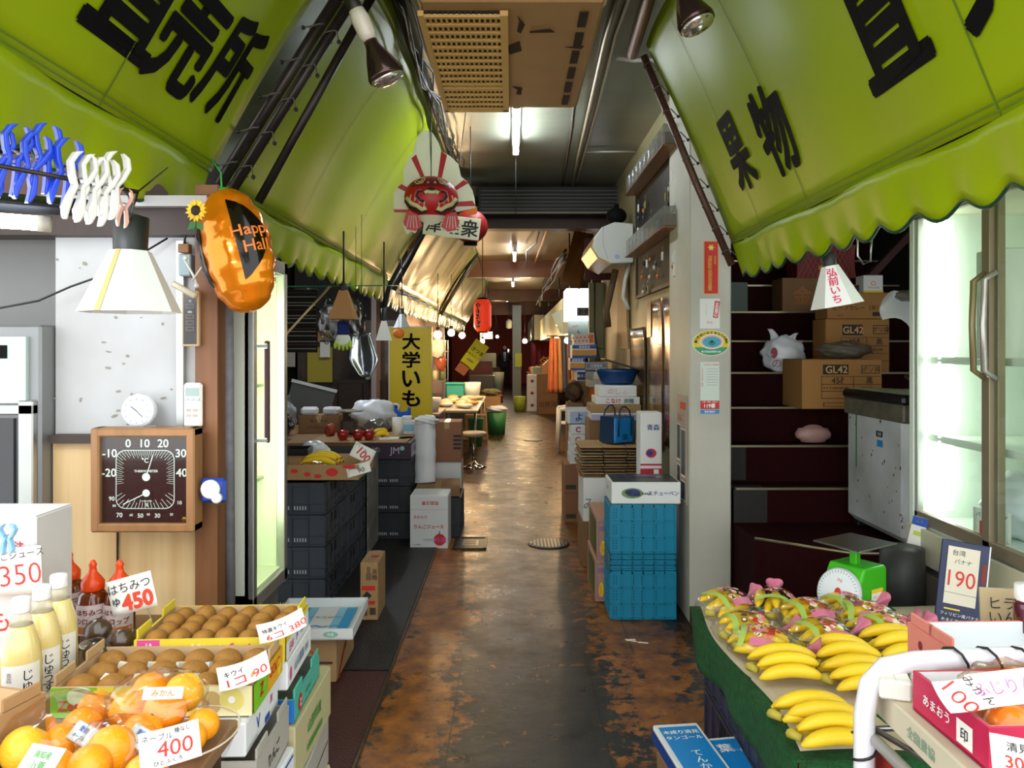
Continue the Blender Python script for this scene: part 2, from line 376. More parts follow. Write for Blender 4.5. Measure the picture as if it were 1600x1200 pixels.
# pillar and right wall
CONC = mat('pillar_paint', '#c9c6b8', .55, noise=.16, scale=2.4, h2='#a8a496', bump=.1, bscale=14)
pm = MB().box((1.117,4.6,1.6), (.235,.56,3.2), CONC, .008).box((1.05,4.3,.05), (.1,.05,.1), mat('red_tile', '#6a3324', .5))
GR = mat('grime', '#57534b', .8)
struct('pillar', pm, 'cream painted concrete pillar with stickers, beside the dark stairs', 'pillar')
struct('wall_posters', MB().box((1.09,6.9,1.6), (.1,4.1,3.2), mat('olive_wall', '#8b8560', .5, noise=.25, scale=2)), 'olive wall behind the posters and the boxes', 'wall')
struct('wall_stairs', MB().box((2.1,6.4,1.6), (1.7,.1,3.2), mat('stair_wall', '#0e0b0a', .8)).box((1.28,5.6,1.6), (.06,1.5,3.2), mat('stair_side', '#0e0b0a', .8)), 'black wall around the staircase', 'wall')
# stairs: steep, dark red carpet with pale metal nosings
CARP = mat('stair_carpet', '#2a080a', .8, noise=.3, scale=30, spec=.08); NOSE = mat('nosing', '#9b8f72', .35, .7)
st = MB()
for k in range(11):
    z = .55+.21*k; y = 4.1+.235*k; x0 = 1.25; x1 = 2.9
    if k >= 1: st.box(((x0+x1)/2, y+.6, z-.105), (x1-x0, 1.2, .21), CARP)
    st.box(((x0+x1)/2+.02*k*0, y-.002, z+.002), (x1-x0-.02, .03, .012), NOSE) if k >= 1 else None
st.prism([(1.25,3.95),(1.62,3.66),(2.9,3.6),(2.9,5.2),(1.25,5.2)], .57, CARP)
st.tube([(1.25,3.95,.575),(1.62,3.66,.575),(2.9,3.6,.575)], .008, NOSE, 6)
for k in range(1, 5): st.box((1.25+.12-.025*k, 4.1+.235*k+.06, .55+.21*k-.1), (.24-.05*k, .13, .2), mat('stair_stringer', '#1f1b19', .7, noise=.3))
struct('stairs', st, 'steep dark red carpeted stairs with pale metal nosings', 'stairs')
# floor fittings
def ring(r, n=32): return [(r*math.cos(2*PI*i/n), r*math.sin(2*PI*i/n)) for i in range(n)]
MH = mat('cast_iron', '#4b4a42', .45, .7, noise=.4, scale=10)
def manhole(loc, r, label):
    mb = MB().lathe([(r,0),(r,.006),(r*.94,.008)], MH, 32)
    for i in range(-5, 6):
        x = i*r/6; h = math.sqrt(max(0, (r*.86)**2-x*x)); mb.box((x,0,.010), (r*.09, 2*h, .006), mat('grate_bar', '#8c8a7a', .4, .8))
    one('manhole_cover', mb, label, 'manhole', loc)
manhole((.29,6.1,0), .165, 'round ribbed manhole cover in the middle of the lane')
manhole((.36,13.0,0), .16, 'small far round manhole cover beyond the white chair')
mb = MB().box((0,0,.004), (.25,.36,.008), MH, .003)
for sx_ in (-1,1): mb.box((sx_*.12,0,.01), (.02,.36,.008), MH)
for sy_ in (-1,1): mb.box((0,sy_*.17,.01), (.25,.02,.008), MH)
mb.text('日', mat('grate_bar'), T(0,0,.009), h=.16, bold=.01)
one('drain_cover', mb, 'rectangular iron drain cover beside the apple juice carton', 'drain cover', (-.33,6.1,0))
RM = mat('red_mat', '#4a1d19', .6, noise=.35, scale=26, bump=.6, bscale=90); DM = mat('dark_mat', '#1f1a1b', .55, noise=.4, scale=22, bump=.5, bscale=80)
one('floor_mat', MB().box((-.95,2.6,.006), (.72,2.14,.012), RM, .004), 'dark red textured mat on the floor below the fruit boxes', 'floor mat')
one('floor_mat', MB().box((-.95,5.0,.006), (.72,2.62,.012), DM, .004), 'blackish ribbed mat on the floor along the grey crates', 'floor mat')
struct('trim_2', MB().box((-.583,5.2,.006), (.012,8.6,.012), mat('edge_strip', '#5d4a36', .4, .5, noise=.5, scale=20)), 'thin metal edging strip along the mats', 'trim')
mb = MB()
for a, b in (((0,0),(.06,.01)), ((.02,-.03),(.05,.03)), ((.07,-.02),(.12,-.012))): mb.box(((a[0]+b[0])/2,(a[1]+b[1])/2,.003), (.055,.008,.003), PAPER, 0, R(random.uniform(-.3,.3)))
one('paper_scrap', mb, 'torn white paper scraps lying on the floor before the blue crates', 'litter', (.60,4.08,0))
# ceiling fittings
BEAMM = mat('brown_beam', '#4a2f1e', .5, noise=.3, scale=4)
struct('beam_2', MB().box((0,7.95,2.83), (5.4,.18,.1), BEAMM).box((0,8.0,3.04), (5.4,.1,.34), mat('dark_header', '#17130f', .6)), 'brown cross beam under the black louvre', 'beam')
mb = MB().box((0,0,0), (1.52,.22,.26), mat('louvre_case', '#1a1815', .5), .008)
lv = MB()
for i in range(6): lv.box((0,-.115,-.1+i*.036), (1.46,.02,.008), mat('louvre_slat', '#6a655c', .4, .3), 0)
t = thing('ceiling_louvre', 'long black louvred air unit across the lane above the brown beam', 'air unit', (.42,7.7,3.03)); mb.ob('case', t); lv.ob('slats', t)
MB().box((0,-.11,-.135), (1.52,.03,.018), mat('louvre_lip', '#8a8474', .4)).text('NATIONAL', INK, frame((.62,-.126,-.135), (1,0,0), (0,0,1)), h=.008).ob('lip', t) if False else MB().box((0,-.11,-.135), (1.52,.03,.018), mat('louvre_lip', '#8a8474', .4)).ob('lip', t)
# the big ceiling-hung air conditioner
AC = mat('ac_beige', '#d0a46c', .5, noise=.15, scale=5, h2='#b58a56'); ACG = mat('ac_grille', '#dcae66', .45); ACD = mat('ac_dark', '#241a12', .7)
t = thing('ceiling_air_conditioner', 'large old beige air conditioner hung under the ceiling, grille on its left half', 'air conditioner', (0,3.4,2.8))
b = MB().box((.0,0,.16), (.68,1.24,.3), mat('ac_body', '#b08658', .5, noise=.15, scale=5), .012).box((0,-.585,.2), (.7,.1,.36), mat('ac_lip', '#d8c9ae', .4), .01)
for pts in ([(.02,-.5),(.05,-.42),(.035,-.34),(.02,-.36),(.03,-.45)], [(.07,-.36),(.15,-.38),(.17,-.35),(.07,-.345)], [(-.02,-.2),(.03,-.26),(.04,-.16),(-.01,-.12)], [(.22,-.2),(.3,-.21),(.29,-.18)], [(.0,.28),(.05,.3),(.045,.4),(.02,.39),(.03,.33)]):
    b.prism([(x,-y) for x, y in pts][::-1], .002, mat('peeled_paint', '#3a2317', .8), T(0,0,.0085) @ R(PI,'X') if False else T(0,0,.008) @ R(PI,'X'))
b.ob('body', t)
g = MB().box((-.185,.03,.004), (.30,1.14,.012), ACD)
for i in range(16): g.box((-.185,-.525+i*.0735,-.004), (.30,.02,.016), ACG)
for i in range(15): g.box((-.33+i*.0207,.03,-.002), (.008,1.14,.012), ACG)
g.box((-.34,.03,-.004), (.022,1.16,.02), ACG).box((-.03,.03,-.004), (.03,1.16,.02), ACG).box((-.185,.27,-.004), (.30,.035,.018), ACG).box((-.185,.6,-.004), (.33,.03,.02), ACG)
g.ob('intake_grille', t)
for i in range(6): MB().box((.27,-.47+i*.19,.006), (.032,.13,.006), ACD).ob('vent_slot', t)
# conduits across the ceiling
def conduit(pts, r, m, label): return one('conduit', MB().tube(pts, r, m, 8), label, 'pipe')
conduit([(.30,2.6,3.17),(.36,4.0,3.17),(.44,5.6,3.17),(.50,7.6,3.17)], .012, CABLE, 'black straight conduit on the ceiling right of the air conditioner')
conduit([(.50,2.5,3.17),(.49,4.0,3.17),(.52,5.0,3.17),(.56,6.5,3.17),(.60,7.6,3.17)], .016, mat('grey_pipe', '#8a8a7c', .35, .6), 'thick pale grey conduit along the right side of the ceiling')
conduit([(.56,2.5,3.185),(.54,4.0,3.185),(.58,5.2,3.185),(.63,7.5,3.185)], .009, WCABLE, 'thin white conduit close beside the thick grey one')
conduit([(.585,4.32,3.185),(.68,4.33,3.175),(.78,4.35,3.185),(.98,4.36,3.175)], .012, WCABLE, 'white conduit crossing the ceiling to the right awning')
conduit([(.60,6.35,3.18),(.80,6.33,3.175),(1.02,6.35,3.18)], .008, WCABLE, 'short white cable run on the ceiling near the black key rack')
# fluorescent tubes down the lane
TUBE = mat('tube_glow', '#ffffff', .4, em='#eef6ff', es=75); HOUS = mat('lamp_housing', '#c8cac4', .5)
def strip(loc, ln, label, glow=TUBE):
    t = thing('fluorescent_light', label, 'ceiling light', loc, group='fluorescent lights down the lane')
    MB().box((0,0,.035), (.06,ln+.06,.05), HOUS, .006).ob('housing', t)
    MB().cyl((0,-ln/2,-.05), (0,ln/2,-.05), .019, glow, n=12).ob('tube', t)
    for s in (-1,1): MB().box((0,s*(ln/2+.012),-.018), (.05,.03,.10), HOUS, .004).ob('socket', t)
strip((.03,5.45,3.139), 1.15, 'bright fluorescent tube just beyond the beige air conditioner')
strip((.04,11.9,3.039), 1.2, 'second fluorescent tube along the ceiling, beyond the brown beam')
strip((.02,17.0,3.039), 1.2, 'third fluorescent tube, its light cut by a square hanging panel')
strip((-.15,22.5,3.039), 1.2, 'small far fluorescent tube left of the middle of the ceiling')
strip((-.6,28.0,3.039), 1.2, 'farthest fluorescent tube above the red back wall')
strip((-1.75,7.3,2.33), 1.2, 'unseen added fluorescent tube under the left awnings above the work table')  # unseen tube, added to brighten the yellow sign and the work table
for y in (6.9,7.7): MB().cyl((0,y-7.3,.06),(0,y-7.3,.87),.006,CABLE,n=6).ob('hanger', SC.objects['fluorescent_light.005'])
one('pull_cord', MB().tube([(.03,6.05,3.1),(.03,6.06,2.6)], .003, CABLE, 6), 'thin black pull cord under the first fluorescent tube', 'cord')
one('ceiling_panel', MB().box((0,0,0), (.32,.03,.22), mat('panel_brown', '#5a4a36', .5), .004), 'small square brown panel hanging below the third tube', 'panel', (.02,16.2,2.66))
# ================================================================ awnings
VINYL = mat('green_vinyl', '#9fb30e', .42, spec=.16, noise=.10, scale=1.2, h2='#8da10a', bump=.05, bscale=3); VTRIM = mat('dark_green_trim', '#0d3a22', .5)
WARMLIT = mat('warm_lit_vinyl', '#66701a', .25, spec=.35, noise=.5, scale=1.0, h2='#5c3c16', bump=.08, bscale=3); SILV = mat('silver_vinyl', '#8f9a80', .2, noise=.3, scale=3, bump=.3, bscale=8)  # olive-brown tones paint in the warm reflections on the same green vinyl
SEAM = mat('seam_thread', '#5f7a10', .6)
def awning(name, label, y0, y1, xs, zs, dx, dz, drop, scal, m, letters=(), sagf=.02, side=-1, lean=.03, vm=None, seams=(), flip=1):
    """sloping cloth from a hem at (xs, zs) up to (xs+dx, zs+dz), a wavy valance hanging under the hem"""
    t = thing(name, label, 'awning', (xs,y0,zs)); ln = y1-y0; sg = 1 if dx > 0 else -1
    nx, nz = dz, -dx; k = 1/math.hypot(nx, nz); nx *= k*sg; nz *= k*sg       # outward (towards the lane, downward)
    def surf(a, v, off=0):
        s = -sagf*math.sin(PI*min(max(v,0),1))*(.75+.25*math.cos(a*5.1))+off+.006*math.sin(a*9+v*3)
        return (dx*v+nx*s, a, dz*v+nz*s)
    mb = MB().grid(lambda u, v: surf(u*ln, v), 40, 14, m, th=.003 if sg > 0 else -.003)
    for a0 in seams:
        for q in (0,):
            mb.add([surf(a0, i/12, .0035) for i in range(13)]+[surf(a0+.006, i/12, .0035) for i in range(13)], [(i,i+1,14+i,13+i) for i in range(12)], SEAM)
    for v0 in (.012,.03): mb.add([surf(ln*i/30, v0, .0035) for i in range(31)]+[surf(ln*i/30, v0+.004, .0035) for i in range(31)], [(i,i+1,32+i,31+i) for i in range(30)], SEAM)
    L = math.hypot(dx, dz)
    for ch, yc, zc, size, wd in letters:
        v0 = (zc-zs)/dz
        d = 1 if side < 0 else -1
        mb.text(ch, BLK, None, h=size, w=wd, bold=.038, fn=lambda x, y: surf(yc-y0+d*x, v0+y/L, .005))
    mb.ob('cloth', t)
    n = max(40, int(ln/scal*12))
    def val(u, v):
        a = u*ln; wob = .012*math.sin(a*7)+.006*math.sin(a*2*PI/scal)*v*v
        h = drop*(1-.2*(.5-.5*math.cos(a*2*PI/scal)))
        return (wob*sg-.05*sg*v, a, -h*v)
    MB().grid(val, n, 5, vm or m, th=.003 if sg > 0 else -.003).ob('valance', t)
    MB().tube([val(i/n, 1) for i in range(n+1)], .006, VTRIM, 6).ob('hem_binding', t)
    return t
LX, LZ = -1.175, 2.24
awning('shop_awning', 'green awning nearest on the left, lettered in black', .55, 3.0, LX, LZ, .60, .955, .21, .215, VINYL,
       [('直', 2.10, 2.54, .40, .36), ('売', 2.40, 2.52, .38, .32), ('所', 2.72, 2.54, .38, .31)], seams=(1.62,))
awning('shop_awning', 'plain green awning behind the first on the left, lit bright at its top', 3.16, 7.35, LX, 2.2, .62, .98, .21, .25, VINYL, seams=(1.0,2.2,3.3), sagf=.05)
awning('shop_awning', 'shiny awning, painted brownish for warm reflections, beyond the red fish lantern on the left', 7.5, 12.3, LX, 2.17, .62, .925, .22, .22, WARMLIT, seams=(1,2,3,4), sagf=.05, vm=SILV)
awning('shop_awning', 'farther yellow-green glossy awning behind the round red lantern', 12.5, 19.5, LX, 2.15, .62, .945, .22, .25, WARMLIT, seams=(1.2,2.6,4,5.2), sagf=.05, vm=SILV)
awning('shop_awning', 'green awning on the right, lettered in black above the stairs', .5, 4.1, 1.18, 2.11, -.47, 1.06, .19, .215, VINYL,
       [('果', 3.53, 2.45, .36, .30), ('物', 3.09, 2.425, .37, .30), ('直', 2.15, 2.50, .43, .36), ('売', 1.68, 2.47, .40, .34)], side=1, seams=(1.35,2.55,3.1), flip=-1)
# poles, lacing
def pole(label, pts, r, m=DKMET, lace=None):
    t = thing('awning_pole', label, 'pole', pts[0]); o = V(pts[0]); q = [V(p)-o for p in pts]
    MB().tube(q, r, m, 12).ob('pipe', t)
    if lace:
        n, off = lace; a, b = q[0], q[-1]
        for i in range(n):
            p = a.lerp(b, (i+.5)/n); d = (b-a).normalized(); pts2 = []
            for j in range(9):
                an = j/8*2*PI*.9; pts2.append(p+V((math.cos(an)*(r+.006), math.sin(an)*(r+.006), 0))+d*(j/8-.5)*.05)
            pts2.append(p+V(off)); MB().tube(pts2, .0032, mat('lacing_cord', '#5d564c', .7), 5).ball(p+V(off), .009, CABLE, 8, 6).ob('lacing', t)
    return t
pole('front dark awning pole at the end of the lettered left awning, laced with cord', [(-1.16,3.045,2.2),(-.56,3.045,3.15)], .024, lace=(7,(-.045,-.03,.0)))
pole('second dark awning pole close behind the laced front one on the left', [(-1.13,3.11,2.2),(-.53,3.11,3.15)], .022, lace=(7,(.05,-.03,-.03)))
pole('single bare dark pole slanting across the second green awning', [(-1.09,3.3,2.18),(-.57,3.3,3.12)], .019)
pole('dark pole between the second awning and the brownish one on the left', [(-1.15,7.43,2.12),(-.58,7.43,3.2)], .03)
pole('far dark pole between the brownish awning and the farthest one', [(-1.15,12.4,2.1),(-.56,12.4,3.1)], .03)
pole('rusty brown pole edging the right awning, wound with dark cord', [(1.185,4.14,2.0),(.99,4.14,2.45),(.71,4.14,3.13)], .02, mat('rusty_pipe', '#6b4a3c', .5, .4, noise=.4, scale=15), lace=(9,(.05,-.02,-.02)))
pole('ceiling-edge dark pipe with cables along the top of the left awnings', [(-.535,3.3,3.16),(-.53,7.3,3.14)], .022)
pole('short dark bracket pipe above the top of the right awning', [(.66,4.2,3.16),(.60,2.8,3.165)], .03, mat('rusty_pipe'))
mb = MB(); random.seed(5)
for k in range(5):
    q = [(-.5+random.uniform(-.03,.05), 3.2+i*.42, 3.12+random.uniform(-.07,.04)) for i in range(11)]; mb.tube(q, .006, CABLE, 5)
one('cable_bundle', mb, 'tangle of black cables along the ceiling edge above the left awning', 'cables')
# reflector bulbs
def reflector(label, base, d, sc=1.0):
    z = V(d).normalized(); x = V((1,0,0)); Mx = frame(base, z.cross(V((0,1,0))).cross(z)*1 if False else (V((0,1,0)).cross(z)), z.cross(V((0,1,0)).cross(z)))
    M = frame((0,0,0), V((0,1,0)).cross(z), z.cross(V((0,1,0)).cross(z)))
    t = thing('reflector_lamp', label, 'lamp', base)
    MB().lathe([(.0,-.10),(.028*sc,-.10),(.03*sc,-.03),(.026*sc,-.02)], mat('socket_black', '#17130f', .5), 16, M).ob('holder', t)
    MB().lathe([(.03*sc,-.03),(.036*sc,.0),(.034*sc,.05),(.026*sc,.07)], mat('ceramic', '#cfc4b4', .25), 18, M).ob('ceramic_socket', t)
    MB().lathe([(.024*sc,.06),(.028*sc,.09),(.05*sc,.13),(.072*sc,.18),(.07*sc,.195)], mat('bulb_coat', '#4d3a38', .15, .8), 24, M).ob('bulb', t)
    MB().lathe([(.07*sc,.192),(.06*sc,.205),(.03*sc,.215),(.0,.218)], mat('bulb_face', '#c8bdb8', .12, .8), 24, M).ob('lens', t)
    MB().tube([V((0,0,0))-z*.09, V((0,0,0))-z*.2+V((-.02,0,.05)), V((-.12,.0,.2))], .018, mat('lamp_arm', '#2a2320', .5, .4), 8).ob('arm', t)
    return t
p = at(563, 30, 2.4)
reflector('unlit reflector bulb with white ceramic socket in front of the second left awning', p, (.33,.10,-.72), .82)
p = at(1050, -45, 2.4)
reflector('unlit reflector bulb at the top edge, left of the right awning', p, (.25,-.1,-.62), .82)
# ================================================================ left shop front
LETB = mat('letter_black', '#0a0a0b', .75, spec=.1); 
# --- display cooler at the far left edge
t = thing('display_cooler', 'grey display cooler at the left edge with pale green header panel', 'cooler', (-1.955,2.71,.45))
MB().box((0,.05,.59), (.78,.42,1.18), mat('cooler_grey', '#8e8f8e', .4, .3, noise=.2, scale=4), .008).ob('body', t)
GRNP = mat('pale_green_panel', '#b7d3c4', .35)
MB().box((0,-.165,1.03), (.7,.02,.22), GRNP).rect(frame((.16,-.176,1.09), (1,0,0), (0,0,1)), -.13, -.022, .13, .022, BLK).text('eMunakata', mat('gold_print', '#b79a52', .4, .5), frame((.17,-.178,1.09), (1,0,0), (0,0,1)), h=.026, bold=.01).ob('header_panel', t)
MB().box((-.02,-.166,.45), (.66,.02,.84), mat('dark_glass', '#2c2a2c', .08)).box((.05,-.172,.35), (.4,.012,.36), mat('dark_box', '#4a4038', .5)).ob('glass_door', t)
f = MB()
for x in (-.37,.355): f.box((x,-.172,.47), (.05,.03,.92), ALU, .004)
f.box((-.0,-.172,.9), (.76,.03,.035), ALU, .004); f.ob('door_frame', t)
# --- fluorescent work lamp with black shade
t = thing('work_lamp', 'lit fluorescent work lamp under a black shade at the left edge', 'lamp', at(-10, 340, 1.75))
MB().cyl((-.3,-.12,.0), (.083,.03,-.008), .017, TUBE, n=12).ob('tube', t)
MB().cyl((.083,.03,-.008), (.107,.04,-.009), .019, mat('lamp_end', '#c9c2ae', .4), n=12).ob('end_cap', t)
MB().grid(lambda u, v: (-.32+.5*u, -.13+.19*u+(v-.5)*.13, .035+.03*math.sin(PI*v)-.012*u), 12, 8, mat('black_shade', '#1a1b1e', .35, .2), th=.004).ob('shade', t)
MB().cyl((-.1,-.03,.06), (-.1,-.03,.5), .006, CABLE).ob('hanger', t)
# --- big plastic clothes pegs on a rail
def peg_mesh(t, m):
    for s in (-1, 1):
        prof = [(0,.075),(.016,.068),(.024,.045),(.016,.018),(.006,.0),(.012,-.025),(.016,-.05),(.010,-.07),(.004,-.074),(.003,-.05),(.0,-.02),(-.004,.0),(.006,.022),(.014,.045),(.008,.062)]
        MB().prism([(s*x+s*.006, y) for x, y in (prof if s > 0 else prof[::-1])], .022, m, T(0,0,-.011) if False else frame((0,.011,0), (1,0,0), (0,0,1))).ob('jaw', t, bevel=.003)
    c = MB()
    for j in range(3): c.tube([(.014*math.cos(a*PI/6), -.006+j*.006, .006+.013*math.sin(a*PI/6)) for a in range(12)], .0014, STEEL, 5, closed=True)
    c.ob('spring', t)
BLUEPL = mat('blue_plastic', '#1742c8', .3); WHITEPL = mat('ivory_plastic', '#dcd9d0', .35); PINKPL = mat('pink_plastic', '#d9a08e', .4)
spots = [(-8,255),(20,250),(48,262),(68,248),(100,270)]
names = ['cut by the left frame edge, first of the five', 'second of the five from the left edge', 'third of the five from the left', 'fourth of the five, hanging highest', 'fifth of the five, next to the white pegs']
for i, (px, py) in enumerate(spots):
    t = thing('clothes_peg', 'large blue plastic clothes peg, '+names[i], 'clothes peg', at(px, py, 1.55+.02*i), (.1,.12+.05*(i%3),.95), 'large blue pegs on the rail')
    peg_mesh(t, BLUEPL)
for i, (px, py) in enumerate([(122,292),(140,296),(158,300),(175,290)]):
    t = thing('clothes_peg', 'large white plastic clothes peg, '+['leftmost of the four beside the blue ones','second white one from the blue ones','third white one, hanging lowest','rightmost white one, above the paper lampshade'][i], 'clothes peg', at(px, py, 1.6+.02*i), (.1,.16,.95), 'large white pegs on the rail')
    peg_mesh(t, WHITEPL)
t = thing('clothes_peg', 'small pinkish plastic clothes peg at the end of the white ones', 'clothes peg', at(193, 325, 1.7), (0,.1,.8)); peg_mesh(t, PINKPL); t.scale = (.6,.6,.6)
one('peg_rail', MB().cyl(at(-60, 248, 1.5), at(215, 300, 1.72), .005, DKMET, n=8).tube([at(215, 300, 1.72), at(206, 330, 2.0), at(204, 345, 2.2)], .003, DKMET, 6).tube([at(215, 300, 1.72), at(262, 262, 2.3)], .002, DKMET, 6), 'thin dark rail the clothes pegs hang on', 'rail')
# --- paper lampshades
def paper_lamp(label, p, w, h, m, n=8, topw=.38, neck=.34, rot=0, writing=None, drop=None, inner=None, seam=None, tilt=(0,0)):
    """p = centre of the lower rim"""
    t = thing('hanging_lamp', label, 'lamp', p, (tilt[0], tilt[1], 0)); drop = .08 if p[0] < 0 and p[1] < 2.5 else (3.19 if p[0] > 0 or abs(p[1]-7.4) < .1 else 2.19+(p[0]+1.175)*1.58)-p[2]-h*(1+neck)
    r = w/2; rt = r*topw; mb = MB(); k = n
    vs = [(r*math.cos(2*PI*(i+.5)/k+rot), r*math.sin(2*PI*(i+.5)/k+rot), 0) for i in range(k)]+[(rt*math.cos(2*PI*(i+.5)/k+rot), rt*math.sin(2*PI*(i+.5)/k+rot), h) for i in range(k)]
    vs += [(x*.975, y*.975, z) for x, y, z in vs]
    for i in range(k):
        j = (i+1) % k
        mb.add([vs[i], vs[j], vs[k+j], vs[k+i]], [(0,1,2,3)], m)
        mb.add([vs[2*k+i], vs[2*k+j], vs[3*k+j], vs[3*k+i]], [(3,2,1,0)], inner or m)
        mb.add([vs[i], vs[j], vs[2*k+j], vs[2*k+i]], [(3,2,1,0)], m)
    if seam is not None: mb.add([V(vs[seam])+V((0,-.002,0)), V(vs[k+seam])+V((0,-.002,0)), V(vs[k+seam])+V((.012,-.002,0)), V(vs[seam])+V((.016,-.002,0))], [(0,3,2,1)], mat('old_glue', '#b79b5a', .6))
    if writing:
        st, mm, fi, hh = writing; i = fi; j = (i+1) % k
        c = (V(vs[i])+V(vs[j])+V(vs[k+i])+V(vs[k+j]))/4; xd = (V(vs[j])-V(vs[i])); yd = (V(vs[k+i])+V(vs[k+j])-V(vs[i])-V(vs[j]))
        mb.text(st, mm, frame(c, xd, yd), h=hh, bold=.02, leading=.95, lift=.002)
    mb.ob('shade', t)
    MB().lathe([(rt*.8,h*.98),(rt*.82,h*1.0),(rt*.9,h+h*neck),(rt*.3,h+h*neck+.01)], mat('black_socket', '#20241f', .5), 16).ob('socket', t)
    MB().cyl((0,0,h+h*neck), (0,0,h+h*neck+drop), .006, CABLE, n=8).ob('cord', t)
    return t
PSH = mat('lamp_paper', '#ecebe4', .6, noise=.05, scale=8)
p = at(204, 488, 2.2); paper_lamp('white paper lampshade with black socket, nearest on the left', p, .275, .175, PSH, rot=.15, neck=.55, drop=.2, topw=.4, seam=5)
# --- small things on the wall
t = thing('table_clock', 'small white round clock on the ledge above the thermometer', 'clock', at(219, 672, 2.56)); M_ = frame((0,-.022,.062), (1,0,0), (0,0,1))
CW = mat('clock_white', '#e9ebec', .3)
MB().lathe([(.0,0),(.054,0),(.056,.01),(.054,.03),(.048,.034)], CW, 32, frame((0,.012,.066), (1,0,0), (0,0,1))).box((0,0,.007), (.095,.04,.014), CW, .004).ob('body', t)
fm = frame((0,-.0235,.066), (1,0,0), (0,0,1)); g = MB().disc(fm, .047, .047, mat('clock_face', '#c3d3e2', .3))
for i in range(12):
    a = i*PI/6; g.line(fm, [(.036*math.sin(a), .036*math.cos(a)), (.043*math.sin(a), .043*math.cos(a))], .002, mat('clock_tick', '#8899a8', .5), .0022)
dl = g.ob('dial', t)
MB().line(fm, [(0,0),(-.018,.014)], .0025, INK, .003).line(fm, [(0,0),(.02,-.02)], .002, INK, .003).ob('hands', dl)
RC = mat('remote_white', '#e4e3da', .4)
t = thing('remote_control', 'white remote control hung on the brown post', 'remote control', at(302, 633, 2.56))
MB().box((0,0,0), (.062,.018,.15), RC, .008).ob('body', t)
fm = frame((0,-.0095,0), (1,0,0), (0,0,1)); MB().rect(fm, -.022, .03, .022, .058, mat('lcd_grey', '#9fb0ab', .3)).ob('display', t)
for i in range(3): MB().box((-.018+.018*i,-.0105,.02), (.013,.004,.008), mat('remote_key', '#b9c4c8', .4), .001).ob('button', t)
g = MB()
for i in range(2):
    for j in range(2): g.rect(fm, -.02+.022*i, -.02-.018*j, -.003+.022*i, -.012-.018*j, mat('remote_print', '#b3a79c', .5))
g.ob('key_print', t)
t = thing('control_panel', 'narrow dark brown control panel in a wooden frame on the white board', 'control panel', at(299, 498, 2.56))
MB().box((0,0,0), (.056,.02,.185), mat('panel_wood', '#c9ae82', .5), .003).ob('frame', t)
fm = frame((0,-.0105,0), (1,0,0), (0,0,1)); g = MB().rect(fm, -.022, -.085, .022, .085, mat('panel_dark', '#3b3433', .3), .001)
for z in (.07,.035,-.0,-.02,-.04): g.rect(fm, -.013, z, .013, z+.013, mat('panel_line', '#7a716a', .4), .0016).rect(fm, -.011, z+.002, .011, z+.011, mat('panel_dark'), .002)
g.text('切', WHT, fm @ T(0,.058,0), h=.008).text('運転', WHT, fm @ T(0,.022,0), h=.007); g.ob('face', t)
one('junction_box', MB().box((0,0,0), (.042,.05,.075), mat('box_grey', '#8fa1a5', .4), .004).box((0,-.02,.055), (.036,.03,.03), KRAFTD, .002).tube([(0,-.026,.07),(.01,-.03,.13)], .004, CABLE, 6), 'small grey junction box at the top of the white board', 'electrical box', at(293, 415, 2.6))
g = MB().tube([(-.03,0,.055),(.0,0,0),(.015,0,-.04)], .004, WHITEPL, 6).tube([(.02,0,.07),(.035,-.01,.03),(.0,-.01,-.02)], .003, WHITEPL, 6).box((.0,-.005,-.055), (.09,.02,.02), mat('clip_plastic', '#c9bda0', .3), .004, R(.5,'Y')).ball((-.02,-.01,.055), .008, WHITEPL, 10, 8).ball((.015,-.01,-.035), .008, WHITEPL, 10, 8)
one('plastic_hook', g, 'cluster of small translucent plastic hooks below the junction box', 'hook', at(302, 430, 2.5))
fm_ = at(230, 748, 2.5)
t = thing('wall_thermometer', 'square wooden wall thermometer and hygrometer with dark brown dial', 'thermometer', fm_)
W = .335; fr = MB(); WO = mat('oak_frame', '#a8784a', .45, noise=.4, scale=4, stretch=(5,5,.8)); WOD = mat('oak_side', '#5a4130', .5)
for s in (-1,1):
    fr.box((s*(W/2-.014),0,0), (.028,.07,W), WO, .005).box((0,0,s*(W/2-.014)), (W,.068,.028), WO, .005)
fr.box((0,.02,0), (W-.01,.05,W-.01), WOD); fr.ob('frame', t)
fm = frame((0,-.012,0), (1,0,0), (0,0,1)); DB = mat('dial_brown', '#3c1318', .25); d = MB().rect(fm, -.14, -.14, .14, .14, DB)
k = .094; rr = .03
def rsq(a, q):
    x, y = math.sin(a), math.cos(a); s = q/max(abs(x), abs(y)); px, py = x*s, y*s
    if abs(px) > q-rr and abs(py) > q-rr:
        b = q-rr; lo = 0; hi = s
        for _ in range(18):
            mid = (lo+hi)/2; dx, dy = abs(x*mid)-b, abs(y*mid)-b
            if dx > 0 and dy > 0 and math.hypot(dx, dy) > rr: hi = mid
            else: lo = mid
        px, py = x*lo, y*lo
    return px, py
d.line(fm, [rsq(2*PI*i/96, k) for i in range(97)], .0028, WHT, .002)
for i in range(-22, 23):
    a = i*PI/40
    if abs(a) < 1.75: x, y = rsq(a, k); l = .80 if i % 2 else .74; d.line(fm, [(x,y),(x*l,y*l)], .0010, WHT, .002)
for i in range(-9, 10):
    a = PI+i*.115; x, y = rsq(a, k); l = .8 if i % 2 else .7; d.line(fm, [(x,y),(x*l,y*l)], .0014, WHT, .002)
